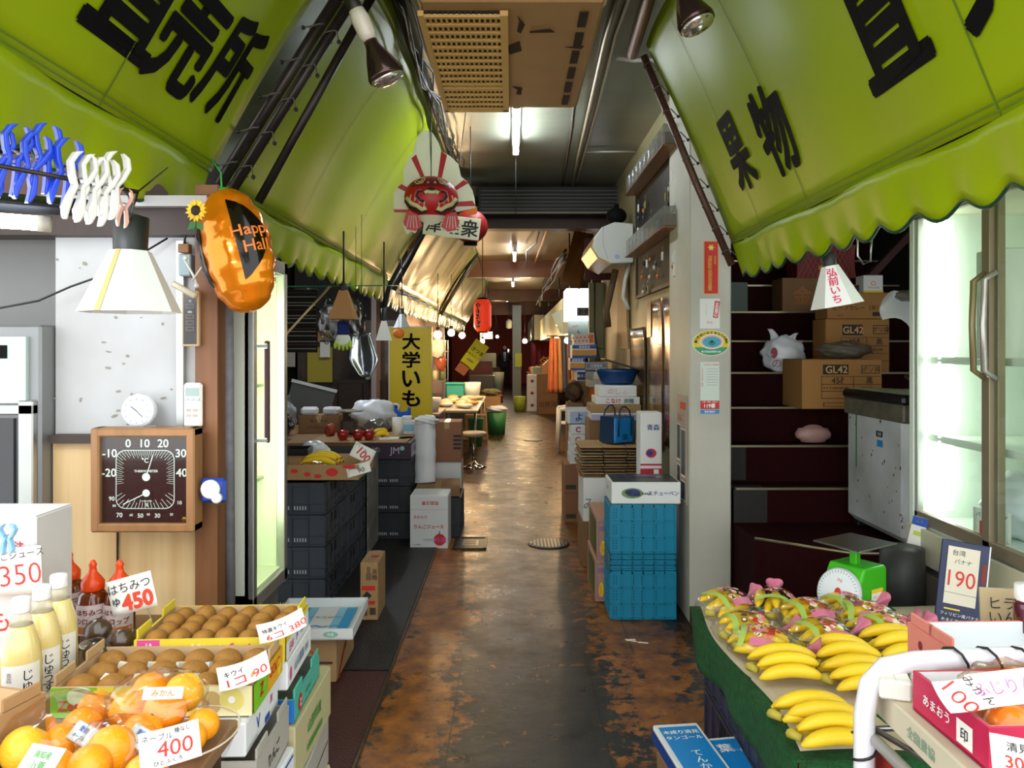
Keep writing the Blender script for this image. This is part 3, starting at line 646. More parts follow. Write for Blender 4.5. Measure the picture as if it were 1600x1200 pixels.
for st, x, y, h in (('-20',-.117,.022,.027),('-10',-.115,.085,.027),('0',-.055,.117,.027),('10',0,.117,.027),('20',.058,.117,.027),('30',.116,.085,.027),('40',.118,.022,.027),
                    ('90',-.108,-.062,.014),('80',-.1,-.085,.008),('70',-.083,-.115,.015),('60',-.045,-.115,.008),('50',-.015,-.117,.014),('40',.01,-.113,.008),('30',.04,-.117,.014),('20',.085,-.113,.008),('10',.112,-.075,.012),
                    ('°C',0,.062,.016),('THERMOMETER',.003,.027,.008),('%',.005,-.082,.011),('HYGROMETER',.005,-.07,.004)):
    d.text(st, WHT, fm @ T(x,y,0), h=h, bold=.02, lift=.002)
d.ball((.128,-.016,-.128), (.008,.003,.008), mat('brass', '#a87a2a', .3, .9), 12, 8); t_ = t; t = d.ob('dial', t)
MB().disc(fm @ T(.004,.008,0), .013, .013, WHT, lift=.004).line(fm, [(.004,.008),(.026,.078)], .003, WHT, .0045).ob('temperature_hand', t)
MB().disc(fm @ T(.004,-.044,0), .012, .012, WHT, lift=.004).line(fm, [(.004,-.044),(-.07,-.08)], .003, WHT, .0045).ob('humidity_hand', t); t = t_
MB().box((0,-.022,0), (.282,.002,.282), GLASS).ob('glass', t)
t = thing('wall_plaque', 'blue square plaque with a white gourd-shaped disc beside the thermometer', 'plaque', at(334, 766, 2.5))
MB().box((0,0,0), (.082,.02,.08), mat('plaque_blue', '#1d3f9c', .35), .012).ob('plate', t)
MB().lathe([(0,0),(.031,0),(.031,.012),(.027,.016)], CW, 24, frame((-.004,-.009,.006), (1,0,0), (0,0,1))).lathe([(0,0),(.017,0),(.017,.014),(.013,.018)], CW, 20, frame((.017,-.009,-.022), (1,0,0), (0,0,1))).ob('disc', t)
one('drain_pipe', MB().tube([at(356,330,2.66), at(360,962,2.66)], .017, mat('grey_lagging', '#7d7a7e', .7, noise=.35, scale=30), 12), 'grey lagged pipe running down between the wood wall and the cooler', 'pipe')
one('black_wire', MB().tube([at(-20,485,2.5), at(60,470,2.5), at(110,448,2.5), at(150,434,2.52), at(215,400,2.55), at(262,372,2.58)], .0035, CABLE, 6), 'thin black wire sagging across the white board', 'wire')
# --- upright glass door cooler beside the lane
t = thing('glass_door_cooler', 'tall lit glass-door cooler on the left, facing the lane', 'cooler', (-.955,2.78,0))
CB = mat('cooler_white', '#d9dccb', .4); LITI = mat('cooler_lining', '#e6e9cf', .5)
d_, h0, h1, dep = .42, .60, 1.9, .5
b = MB().box((-dep/2-.02,d_/2,.30), (dep,d_,.60), mat('cooler_base', '#5c5a55', .4, .4, noise=.3)).box((-dep-.01,d_/2,1.25), (.02,d_,1.3), LITI).box((-dep/2,.012,1.25), (dep,.024,1.3), CB).box((-dep/2,d_-.012,1.25), (dep,.024,1.3), LITI).box((-dep/2,d_/2,1.88), (dep,d_,.06), CB).box((-dep/2,d_/2,.63), (dep,d_,.05), LITI); b.ob('body', t)
for z in (1.02,1.4): MB().box((-dep/2-.02,d_/2,z), (dep-.1,d_-.06,.012), mat('wire_shelf', '#c9cbb8', .4)).ob('shelf', t)
MB().box((0,d_/2,1.25), (.008,d_-.05,1.24), GLASS).ob('glass', t)
f = MB()
for y in (.02,d_-.02): f.box((.002,y,1.25), (.035,.04,1.32), ALU, .003)
for z in (.62,1.88): f.box((.002,d_/2,z), (.035,d_,.05), ALU, .003)
df = f.ob('door_frame', t)
hb = MB().box((.045,.075,1.39), (.018,.02,.38), mat('handle_dark', '#4a2f38', .3, .5), .004).box((.025,.075,1.56), (.05,.026,.018), STEEL, .003).box((.025,.075,1.21), (.05,.026,.018), STEEL, .003); hb.ob('handle', df)
MB().cyl((-.05,.06,.8), (-.05,.06,1.8), .013, mat('cooler_tube', '#ffffff', .4, em='#f4ffd8', es=28), n=10).ob('lamp_tube', t)
MB().cyl((-.18,.3,.665), (-.18,.3,.86), .045, mat('milky_bottle', '#cfd6d2', .25), n=16).cyl((-.18,.3,.86), (-.18,.3,.9), .02, WHT, n=12).ob('bottle', t) if False else one('juice_bottle', MB().lathe([(.045,0),(.045,.14),(.02,.19),(.018,.22),(0,.22)], mat('milky_bottle', '#cfd6d2', .25), 18), 'pale bottle inside the lit cooler, on its bottom', 'bottle', (-1.10,3.07,.656))
# --- pumpkin balloon
t = thing('foil_balloon', 'orange pumpkin foil balloon with black face hanging beside the cooler', 'balloon', at(370, 392, 2.5), (.05,-.26,-.35))
OF = mat('orange_foil', '#e8820f', .14, .45, bump=.12, bscale=9); BF = mat('black_foil', '#120c08', .12, .3)
rx, ry, rz = .122, .085, .205
def bal(th, ph, off=0):
    k = 1+.035*abs(math.cos(ph*5))*math.sin(th)**.5+off; e = .82
    zz = -math.cos(th); rr_ = max(0, math.sin(th))**e
    return (rx*rr_*math.cos(ph)*k, ry*rr_*math.sin(ph)*k, rz*zz*(1+off))
mb = MB().grid(lambda u, v: (lambda q: (q[0]*(1+.03*math.sin(v*PI*16)), q[1]*(1+.03*math.sin(v*PI*16)), q[2]))(bal(v*PI, u*2*PI)), 48, 40, OF); mb.ob('body', t)
def patch(th0, th1, f0, f1, name='face'):
    return MB().grid(lambda u, v: bal(th0+(th1-th0)*v, f0(v)+(f1(v)-f0(v))*u, .05), 10, 14, BF)
g = patch(1.0, 2.35, lambda v: -1.05+.0*v, lambda v: -1.05+.95*math.sin(PI*min(1,v*1.0))**.8)
g2 = patch(1.05, 2.1, lambda v: -2.25-.5*math.sin(PI*v), lambda v: -2.2)
g.v += [] ; g.ob('eye_print', t); g2.ob('eye_print', t)
def lab(x, y): return bal(1.62+y/.2, -.5+x/.1, .065)
MB().text('Happy\nHall', ORANGEP, None, h=.085, bold=.01, fn=lab).ob('lettering', t)
MB().tube([(0,0,.2),(.0,.02,.27),(-.03,.03,.33)], .003, GREENP, 5).ball((.01,0,.2), (.02,.02,.012), GREENP, 10, 6).ob('ribbon', t)
t = thing('sunflower', 'artificial sunflower beside the pumpkin balloon', 'flower', at(307, 329, 2.38), (0,.2,-.2))
PET = mat('petal_yellow', '#e9b90f', .5); g = MB()
for i in range(16):
    a = i*PI/8; Mx = frame((0,-.003*(i%2),0), (math.cos(a),0,math.sin(a)), (-math.sin(a),0,math.cos(a)))
    g.prism([(.012,-.004),(.024,-.0065),(.037,0),(.024,.0065),(.012,.004)], .0016, PET, Mx)
g.ob('petal_ring', t); MB().ball((0,-.004,0), (.0165,.008,.0165), mat('seed_head', '#2b160a', .8, bump=.5, bscale=120), 16, 10).ob('seed_head', t)
MB().tube([(0,.004,0),(.0,.012,-.03),(-.01,.02,-.06)], .003, GREENP, 6).prism([(0,0),(.02,.012),(.045,0),(.02,-.012)], .001, mat('leaf_green', '#2d6a1e', .5), frame((0,.01,-.03), (-.6,0,-.8), (.8,0,-.6))).prism([(0,0),(.02,.012),(.04,0),(.02,-.012)], .001, mat('leaf_green'), frame((0,.01,-.03), (.7,0,-.7), (.7,0,.7))).ob('stem', t)

# ================================================================ fruit stand on the left
random.seed(11)
GREYC = mat('grey_card', '#b3aca0', .7, noise=.12, scale=6); YCARD = mat('yellow_card', '#ecd43a', .5); TEALC = mat('teal_card', '#52b19a', .5); BLUC = mat('blue_card', '#1f6fc0', .5); LIMEC = mat('lime_card', '#7fc41f', .5); TANIN = mat('tan_inside', '#cfae84', .75)
# stack below the kiwi boxes (bottom up)
z = 0
base = [(.13,GREYC,'grey fruit carton on the floor, bottom of the stack under the yellow kiwi box',[('t','right',.5,.5,.04,'果実',INK)]),
        (.15,mat('straw_card','#cfc09a',.7),'straw-coloured carton, second from the floor under the yellow kiwi box',[('r','right',.1,.2,.6,.8,mat('sage_print','#8aa58a',.6)),('t','right',.35,.5,.03,'ふるさと',GREENP)]),
        (.15,GREYC,'grey carton, third from the floor under the yellow kiwi box',[('l','right',[(.05,.5),(.95,.5)],.004,INK)]),
        (.15,mat('tan_green_card','#b9b083',.7),'tan carton with green lettering under the teal fruit box',[('t','right',.5,.6,.035,'山形特産',GREENP),('t','right',.5,.25,.02,'全国農業協同組合',GREENP)])]
for h, m, lb, mk in base:
    carton(lb, (-.76,2.14,z+.0125 if z == 0 else z), (.42,.38,h-.004), m, rz=random.uniform(-.05,.05), marks=mk, group='cartons stacked under the kiwi boxes', tape=False); z += h if z else h+.0125
z = .594
tray('teal and blue open fruit box under the white kiwi carton', (-.775,2.10,z), (.43,.29,.058), TEALC, .03, [('r','front',0,0,1,1,BLUC),('t','front',.82,.42,.022,'Kiwifruit',WHT),('e','right',.2,.5,.018,.022,RED),('t','right',.2,.5,.018,'Z',WHT),('t','right',.5,.5,.016,'キウイ',mat('teal_print','#1d7a68',.5)),('t','left',.5,.5,.02,'Fruit',WHT)], inner=mat('teal_inside','#8a8f80',.7))
carton('white carton with pink seal between the teal box and the yellow kiwi box', (-.775,2.085,.677), (.395,.27,.072), WCARD, .04, [('e','right',.12,.45,.012,.018,PINKP),('t','right',.45,.5,.026,'山元農園',mat('steel_print','#7a8fa8',.5)),('t','right',.78,.5,.02,'直送',mat('steel_print'))], tape=False)
mk = [('r','front',.0,.0,1,1,YCARD),('r','front',.02,.3,.17,1,PINKP),('e','front',.12,.35,.03,.018,PINKP),('t','front',.1,.72,.02,'JA',WHT),('t','front',.48,.55,.032,'Kiwi',WHT,.03),('t','front',.72,.6,.03,'fruit',PINKP,.02),('e','front',.26,.3,.007,.005,INK),('e','front',.86,.4,.007,.005,BROWNP),
      ('r','right',.0,.0,1,.74,WCARD),('r','right',.0,.74,1,1,YCARD),('t','right',.22,.38,.025,'日本',PINKP),('t','right',.45,.42,.02,'JA',BLUEP),('t','right',.68,.45,.022,'全農',BLUEP),('t','left',.4,.5,.02,'JA愛媛たいき',PINKP)]
tray('yellow kiwi box with pink lettering, the rear one of the two', (-.772,2.075,.753), (.375,.26,.062), YCARD, .05, mk, inner=TANIN, rim=YCARD, name='kiwi_box')
KW = mat('kiwi_skin', '#b07b2c', .65, noise=.3, scale=26, h2='#8e6020', bump=.25, bscale=160); KWG = mat('green_liner', '#3f7a52', .6)
def kiwi_mesh(): return MB().ball((0,0,0), (.031,.031,.038), KW, 20, 14, fn=lambda d: 1+.02*math.sin(d.x*5)+.015*math.sin(d.y*7+d.z*3)).cyl((0,0,.0365), (0,0,.0395), .004, mat('kiwi_tip', '#3d2710', .8), .003, 8)
K0 = None
def kiwi(loc, rot, label, group, s=1):
    global K0
    if K0 is None: K0 = one('kiwi_fruit', kiwi_mesh(), label, 'kiwi fruit', loc, rot, group); K0.scale = (s,s,s); return K0
    k = K0.copy(); COL.objects.link(k); k.location = loc; k.rotation_euler = rot; k['label'] = label; k['group'] = group; k.scale = (s,s,s); return k
ordn = ['first','second','third','fourth','fifth','sixth','seventh']
rown = ['front','second','third','rear']
ca, sa = math.cos(.05), math.sin(.05)
for r in range(4):
    for c in range(6):
        x = -.148+c*.059+(r%2)*.006; y = -.092+r*.058; kiwi((-.772+x*ca-y*sa, 2.075+x*sa+y*ca, .753+.042+random.uniform(0,.006)), (PI/2+random.uniform(-.2,.2), random.uniform(-.3,.3), random.uniform(-.15,.15)),
             f'brown kiwi in the yellow box, {ordn[c]} from the left in its {rown[r]} row', 'kiwis in the yellow box', .93)
# front kiwi box
mk = [('r','front',0,0,1,1,YCARD),('r','front',0,.0,.23,1,LIMEC),('e','front',.15,.7,.03,.022,mat('sun_print','#d9ecc0',.5)),('t','front',.13,.35,.03,'Zespri',RED,.03),('r','front',.72,.0,1,1,mat('cream_print','#efe6b2',.5)),('e','front',.80,.45,.022,.026,mat('kiwi_half','#c9a86a',.5)),('e','front',.90,.55,.027,.027,mat('kiwi_flesh','#e6d676',.5)),('e','front',.90,.55,.008,.008,WHT),
      ('r','right',0,0,.45,1,LIMEC),('r','right',.45,0,1,1,mat('amber_card','#e8a81e',.5)),('t','right',.25,.5,.03,'Z',RED,.03),('t','right',.7,.6,.024,'GOLD',RED),('e','right',.85,.4,.018,.02,YELP)]
tray('front kiwi box with a red word on lime green, beside the oranges', (-.80,1.815,.737), (.44,.235,.066), mat('front_box_card', '#c9a676', .7), .03, mk, inner=TANIN, rim=mat('front_box_card'), name='kiwi_box')
STK = mat('fruit_sticker', '#f2f0e2', .4)
for r in range(3):
    for c in range(6):
        x = -.175+c*.07+(r%2)*.012; y = -.072+r*.070; kiwi((-.80+x*.9996-y*.03, 1.815+y+x*.03, .737+.045), (random.uniform(-.2,.2), PI/2+random.uniform(-.15,.15), random.uniform(-.25,.25)),
             f'brown kiwi in the front box, {ordn[c]} from the left in its {rown[r] if r < 2 else "rear"} row', 'kiwis in the front box', .97)
g = MB()
for i in range(9):
    x = -.14+(i%5)*.07; y = -.037+(i//5)*.07; g.prism([(-.006,-.01),(.006,-.012),(.008,.008),(-.004,.012)], .02, STK, T(-.80+x,1.815+y,.775) @ R(.4*i,'Z') @ R(.3,'X'))
one('paper_padding', g, 'white scraps of paper padding between the kiwis of the front box', 'padding')['kind'] = 'stuff'
card('white price card on the right end of the yellow kiwi box', at(442,986,1.93)+V((0,0,.002)), (math.radians(28),math.radians(-16),.35), .115, .062, [('特選キウイ',-.15,.2,.012,INK,.01,.1),('6コ 380',.08,-.15,.022,RED,.0,.1)], curl=.02)
card('white price card on the right end of the front kiwi box', at(383,1056,1.72), (math.radians(28),math.radians(-14),.35), .11, .065, [('キウイ',-.2,.22,.013,INK,.01,.1),('1コ 90',.05,-.12,.024,RED,0,.1)], curl=.02)
# boxes under the front kiwi box
carton('white carton with blue print directly under the front kiwi box', (-.80,1.80,.655), (.43,.25,.076), WCARD, .02, [('t','right',.35,.5,.03,'V',BLUEP),('r','right',.55,.1,.7,.3,BLUEP),('t','right',.75,.6,.02,'果',PINKP)], tape=False)
tray('open grey carton with torn flaps under the white blue-printed one', (-.79,1.80,.555), (.46,.27,.095), GREYC, .03, [('t','right',.5,.5,.03,'りんご',INK)])
carton('white carton with red oval under the open grey one', (-.78,1.80,.40), (.46,.27,.15), WCARD, -.02, [('e','right',.4,.6,.03,.02,RED),('l','right',[(.05,.9),(.95,.9)],.006,BLUEP)], tape=False)
carton('brown carton on the floor below the front kiwi box', (-.78,1.80,.0135), (.47,.27,.383), KRAFT, .0, [('t','right',.5,.5,.05,'みかん',BROWNP)])
# stand carrying the oranges and the bottles
t = thing('display_stand', 'low wooden stand under the oranges and the bottles', 'stand', (-1.0,1.35,0))
MB().box((0,0,.765), (.86,.5,.03), KRAFTD, .004).ob('top', t)
for x in (-.38,.38):
    for y in (-.2,.2): MB().box((x,y,.375), (.05,.05,.75), WOODD, .004).ob('leg', t)
t = thing('display_stand', 'low wooden bench under the juice and honey bottles by the wood wall', 'stand', (-1.33,2.04,0))
MB().box((0,0,.685), (.62,.84,.03), KRAFTD, .004).ob('top', t)
for x in (-.27,.27):
    for y in (-.38,.38): MB().box((x,y,.335), (.05,.05,.67), WOODD, .004).ob('leg', t)
# oranges
OR = mat('orange_peel', '#ffa814', .38, noise=.12, scale=3, h2='#fb980c', bump=.18, bscale=170, coat=.2); ORY = mat('orange_peel_light', '#ffc02a', .38, noise=.1, scale=3, bump=.18, bscale=170, coat=.2)
def orange(loc, r, label, group, rot=(0,0,0), m=None):
    t = one('orange', MB().ball((0,0,0), (r,r,r*.95), m or OR, 26, 16, fn=lambda d: 1-.06*max(0,d.z-.93)/.07), label, 'orange', loc, rot, group)
    MB().ball((0,0,r*.915), (r*.09,r*.09,r*.05), mat('orange_stem', '#5a6a24', .7), 8, 6).ob('stem', t); return t
OL = [(202,1112,1.50,.038,'front left one of the bagged oranges on top of the heap'),(258,1110,1.485,.040,'front right one of the bagged oranges on top of the heap'),(288,1082,1.54,.038,'rear right one of the bagged oranges on top of the heap'),(236,1080,1.56,.037,'rear left one of the bagged oranges on top of the heap'),
      (150,1108,1.56,.036,'orange left of the top bag, below the kiwi box corner'),(128,1137,1.47,.037,'large orange in the middle of the left bag'),(98,1160,1.42,.035,'orange low in the left bag beside the blue-white label'),(60,1142,1.50,.034,'orange at the far left of the left bag'),
      (40,1172,1.38,.042,'big yellowish orange behind the green-edged label'),(175,1172,1.35,.042,'big orange in front of the top bag, left of the price card'),(222,1146,1.43,.037,'orange behind the price card'),(318,1132,1.48,.030,'small orange at the right end of the clear tray'),(298,1152,1.43,.029,'small orange at the right edge, just behind the price card'),
      (140,1198,1.30,.036,'orange cut by the lower frame edge, left of the price card'),(228,1212,1.28,.036,'orange at the lower frame edge under the price card'),(85,1206,1.30,.036,'orange cut by the lower frame edge under the green-edged label')]
for i, (px, py, D, r, lb) in enumerate(OL): orange(at(px,py,D), r, lb, 'oranges heaped at the left', (random.uniform(-1.4,-.4), random.uniform(-.5,.5), 0), ORY if i in (8,2) else OR)
BAGF = film('bag_film', '#fffaf2', .42, .15)
def bag_film(label, c, r, seed, knot=None):
    random.seed(seed); a = [random.uniform(0,6) for _ in range(6)]
    mb = MB().ball(c, r, BAGF, 36, 24, fn=lambda d: 1+.05*math.sin(d.x*9+a[0])*math.sin(d.y*8+a[1])+.035*math.sin(d.z*13+d.x*6+a[2])+.02*math.sin(d.x*23+d.y*19+a[3]))
    if knot: mb.lathe([(.004,0),(.006,.02),(.018,.045),(.022,.05)], BAGF, 14, frame(knot[0], (0,1,0), V(knot[1]).cross(V((0,1,0)))) if False else T(*knot[0]) @ R(knot[1],'Y'))
    return one('plastic_bag', mb, label, 'bag')
bag_film('clear plastic bag around the top four oranges', at(246,1098,1.52), (.096,.085,.062), 1)
bag_film('clear plastic bag around the oranges at the left', at(85,1142,1.46), (.10,.11,.062), 2)
bag_film('clear plastic bag around the big orange beside the price card', at(185,1172,1.38), (.075,.06,.058), 4)
t = thing('clear_tray', 'shallow clear plastic tray holding the small oranges at the right', 'tray', at(296,1168,1.45))
MB().grid(lambda u, v: ((.06+.02*v)*1.1*math.cos(u*2*PI), (.085+.02*v)*math.sin(u*2*PI), -.02+.05*v), 36, 4, CLEAR).ob('side', t); MB().tube([(.08*1.1*math.cos(i*PI/18), .105*math.sin(i*PI/18), .03) for i in range(36)], .002, mat('clear_rim', '#e8d9c0', .2, alpha=.6), 5, closed=True).ob('rim', t)
LBL = mat('blue_label', '#c6d3de', .4)
for px, py, D, lb in ((128,1146,1.40,'small blue-white label on the left orange bag'),(218,1152,1.36,'small blue-white label just left of the price card')):
    card(lb, at(px,py,D), (.7,.2,-.4), .05, .034, [('愛媛',0,.2,.01,BLUEP),('ネーブル',0,-.2,.007,INK)], m=LBL, name='product_label')
card('white label with green edge on the orange at the lower left corner', at(62,1190,1.25), (.75,-.05,-.35), .075, .05, [('高知産',.0,.2,.012,GREENP),('小夏',0,-.15,.016,GREENP)], m=PAPER, name='product_label')
card('white label on the top orange bag', at(255,1083,1.44), (1.0,.1,.3), .07, .022, [('みかん',0,0,.012,ORANGEP)], name='product_label', m=mat('clear_label', '#efe6d6', .3))
card('white price card marked 400 lying on the oranges', at(266,1166,1.27), (.75,-.08,.45), .092, .062, [('ネーブル',-.2,.3,.011,INK,.0,-.05),('種なし',.22,.36,.008,INK),('400',.08,-.05,.026,RED,0,-.05),('ひとふくろ',-.05,-.38,.008,INK)], curl=.006)
tray('kraft cardboard tray cut by the left frame edge', at(15,1150,1.33)*1+V((-.21,.04,-.075)), (.30,.30,.085), KRAFT, -.25, [('t','right',.5,.5,.03,'農協',BROWNP),('t','front',.6,.5,.03,'出荷組合',BROWNP)], inner=TANIN)
# juice bottles
JU = mat('juice', '#e9d488', .16, coat=.6, noise=.06, scale=2); NECK = mat('bottle_glass', '#e6e0c4', .06, alpha=.55); SC.render.film_transparent = False
def juice(loc, label, rz):
    t = thing('juice_bottle', label, 'bottle', loc, (0,0,rz), 'apple juice bottles')
    MB().lathe([(.036,0),(.041,.006),(.041,.165),(.038,.195),(.028,.23),(.024,.24)], JU, 28).ob('juice', t)
    MB().lathe([(.024,.24),(.019,.262),(.0165,.272)], NECK, 24).ob('neck', t)
    MB().lathe([(.019,.268),(.0195,.272),(.0195,.296),(.017,.30),(0,.30)], mat('cap_white', '#f1efec', .35), 24).ob('cap', t)
    lb = MB(); R_ = .0418
    def cylm(x, y): a = -PI/2+.25+x/R_; return (R_*math.cos(a), R_*math.sin(a), .108+y)
    lb.grid(lambda u, v: cylm((u-.5)*.085, (v-.5)*.11), 14, 2, PAPER)
    global R2_; 
    lb.text('じゅうす', LETB, None, h=.075, bold=-.005, fn=lambda x, y: (lambda q: (q[0]*1.02, q[1]*1.02, q[2]))(cylm(x+.012, y))) if False else lb.text('じ\nゅ\nう\nす', LETB, None, h=.085, fn=lambda x, y: (lambda q: (q[0]*1.02, q[1]*1.02, q[2]))(cylm(x+.014, y)), leading=.8)
    lb.text('青\n森', mat('grey_print', '#8a8790', .6), None, h=.022, fn=lambda x, y: (lambda q: (q[0]*1.02, q[1]*1.02, q[2]))(cylm(x-.022, y+.03)), leading=.9)
    lb.ob('label', t); return t
for (px, D, lb) in ((33,1.70,'apple juice bottle with white label, nearest of the three'),(66,1.787,'apple juice bottle with white label, middle of the three'),(92,1.875,'apple juice bottle with white label, farthest of the three, beside the honey')):
    juice(((px-800)*D/F, D, .70), lb, .28)
# honey syrup bottles
HON = mat('honey', '#6e2c08', .1, coat=.6); HCL = mat('honey_bottle', '#c9a184', .1, alpha=.55); OC = mat('orange_cap', '#ee4c12', .3)
def honey(loc, label, rz=0, lbl=True):
    t = thing('syrup_bottle', label, 'bottle', loc, (0,0,rz), 'honey syrup bottles')
    MB().lathe([(.038,0),(.042,.006),(.042,.12),(.036,.15),(.024,.165)], HON, 24).ob('body', t)
    MB().lathe([(.03,.16),(.031,.165),(.031,.185),(.024,.195),(.012,.21),(.009,.225),(.0115,.232),(.006,.244),(0,.246)], OC, 24).ob('cap', t)
    lb = MB()
    def cy(x, y, r=.0428): a = -PI/2+.15+x/r; return (r*math.cos(a), r*math.sin(a), .085+y)
    lb.grid(lambda u, v: cy((u-.5)*.1, (v-.5)*.085), 14, 2, mat('honey_label', '#e6d3d2', .4))
    lb.text('はちみつ', mat('maroon_print', '#7a2418', .5), None, h=.016, w=.07, bold=.02, fn=lambda x, y: cy(x, y+.022, .0434)).text('シロップ', mat('maroon_print'), None, h=.018, w=.07, bold=.02, fn=lambda x, y: cy(x, y-.002, .0434))
    lb.grid(lambda u, v: cy((u-.5)*.09, -.038+v*.02, .0432), 10, 2, mat('pancake_print', '#c9772a', .5)); lb.ob('label', t); return t
for px, D, lb in ((108,2.3,'honey syrup bottle with orange cap, left one half hidden by the juice'),(145,2.2,'honey syrup bottle with orange cap, middle of the three'),(187,2.2,'honey syrup bottle with orange cap, behind the 450 price card')): honey(((px-800)*D/F, D, .70), lb, .1)
card('slanted price card marked 450 in front of the honey bottles', at(206,928,2.08), (PI/2-.12,.0,.0), .125, .095, [('はちみつ',-.02,.24,.026,INK,.0,.0),('ゆ',-.36,-.12,.022,INK,.02),('450',.1,-.2,.045,mat('red_orange', '#e0452a', .5),.05)], stick=[(.03,-.03,-.0015),(.05,-.2,-.002)]).rotation_euler = (PI/2-.1, -.27, 0)
# wrapped fruit cups
for px, py, D, r, lb in ((153,985,2.0,.034,'dark round fruit under clear film behind the juice bottles, left one'),(190,1000,1.98,.032,'dark round fruit in a clear cup beside the yellow kiwi box'),(150,1020,1.92,.030,'dark round fruit in film next to the rear corner of the front kiwi box')):
    p = at(px,py,D); t = thing('wrapped_fruit', lb, 'fruit', (p.x,p.y,p.z)); MB().ball((0,0,0), (r,r,r*.85), mat('dark_fruit', '#4a3018', .5, noise=.3, scale=20), 18, 12).ob('fruit', t)
    MB().lathe([(r*1.25,-r*.9),(r*1.2,.0),(r*1.05,r*.6),(r*.6,r*1.15),(0,r*1.3)], CLEAR, 20).ob('film', t)
    MB().cyl((0,0,-r*.9-.004), (0,0,-r*.9), r*1.3, mat('cup_base', '#cfc5b2', .4), n=18).cyl((0,0,.70-p.z+.001), (0,0,-r*.9-.004), r*.9, mat('cup_base'), n=18).ob('cup', t)
# white juice carton with the price card and a peg
t = carton('white apple juice carton with red writing at the left edge', (-1.40,2.0,.70), (.42,.16,.43), mat('white_carton', '#dcd6d2', .6, noise=.06), 0, [('t','front',.84,.16,.05,'こだわり',RED),('t','front',.70,.40,.055,'あおもり',RED,.0),('t','front',.90,.80,.05,'注\n意',RED,.02),('e','front',.6,.12,.08,.012,RED)], tape=False)
card('price card marked 350 pegged to the white juice carton', at(24,892,1.9), (PI/2-.06,-.08,0), .13, .115, [('りんごジュース',-.02,.34,.02,INK,.0,.08),('350',.1,-.08,.05,RED,-.012,.05),('一\n本',-.42,-.1,.03,INK)], m=mat('pink_paper', '#f0e2da', .7))
t = thing('clothes_peg', 'light blue clothes peg holding the 350 price card', 'clothes peg', at(12,842,1.88), (0,0,0)); peg_mesh(t, mat('sky_plastic', '#8fc3e6', .35)); t.scale = (.75,.75,.5)
one('corkboard', MB().box((0,0,0), (.2,.01,.1), KRAFTD, .002), 'brown card standing behind the white juice carton', 'card', at(5,850,2.12)) if False else None
# ================================================================ shared builders: crates, bananas, bags
CRG = mat('crate_grey', '#3c4149', .45, noise=.15, scale=6); CRB = mat('crate_teal', '#0f83a5', .38, noise=.08, scale=5); HOLE = mat('crate_hole', '#0c0d0f', .8); HOLEW = mat('crate_slot_light', '#c9cdd2', .6)
CRATES = {}
def crate(label, loc, dims, m=CRG, group=None, rz=0, style='grey'):
    key = (dims, m.name, style)
    if key in CRATES: return dup(CRATES[key], loc, (0,0,rz), label, group)
    w, d, h = dims; t = thing('plastic_crate', label, 'crate', loc, (0,0,rz), group); k = .008
    mb = MB().box((0,0,.006), (w-.02,d-.02,.012), m)
    for s in (-1,1): mb.box((0,s*(d/2-.012),h/2), (w-.012,k,h-.004), m).box((s*(w/2-.012),0,h/2), (k,d-.03,h-.004), m)
    r = MB(); g = mb
    zs = (.008, h*.30, h-.012) if style == 'grey' else ((.012,h*.33,h*.66,h-.012) if h > .1 else (.008,h-.008))
    for z in zs:
        th = .014 if z > h*.9 else .008
        for s in (-1,1): r.box((0,s*(d/2-.005),z), (w,.010,th), m).box((s*(w/2-.005),0,z), (.010,d,th), m)
    n = 4 if style == 'grey' else 6
    for i in range(n+1):
        x = -w/2+.006+(w-.012)*i/n
        for s in (-1,1): r.box((x,s*(d/2-.006),h/2), (.007,.012,h-.01), m)
    nd = max(3, int(n*d/w))
    for i in range(nd+1):
        y = -d/2+.006+(d-.012)*i/nd
        for s in (-1,1): r.box((s*(w/2-.006),y,h/2), (.012,.007,h-.01), m)
    if style == 'grey':
        for i in (1,2):
            for j in range(5):
                x = -w/2+(w/n)*(i+.5)+(j-2)*w/n*.16
                g.box((x,-d/2+.0078,h*.2), (.006,.001,.022), HOLEW).box((x,-d/2+.0078,h*.1), (.006,.001,.007), HOLE).box((x,-d/2+.0078,h*.86), (.005,.001,.006), HOLE)
        for s in (-1,1): g.prism([(-.10,0),(.10,0),(.07,-.06),(-.07,-.06)], .001, HOLE, frame((s*(w/2-.007),0,h-.025), (0,s,0), (0,0,1)))
    else:
        rows = [(z0+ (z1-z0)*q) for z0, z1 in zip(zs, zs[1:]) for q in ((.25,.42,.59,.76) if h > .1 else (.5,))]
        for z in rows:
            for xf in (.06,.1,.36,.48,.70): g.disc(frame((-w/2+w*xf,-d/2+.0075,z), (1,0,0), (0,0,1)), .0032, .0032, HOLE, 8)
            for yf in (.2,.26,.5,.72,.78): g.disc(frame((-w/2+.0075,d/2-d*yf,z), (0,-1,0), (0,0,1)), .0032, .0032, HOLE, 8)
    g.ob('wall', t); r.ob('ribs', t); CRATES[key] = t; return t
BAN = mat('banana_skin', '#f7d52a', .42, noise=.12, scale=5, h2='#efc318'); BANT = mat('banana_tip', '#4a3a1a', .7); BANG = mat('banana_stem', '#b9a83a', .6)
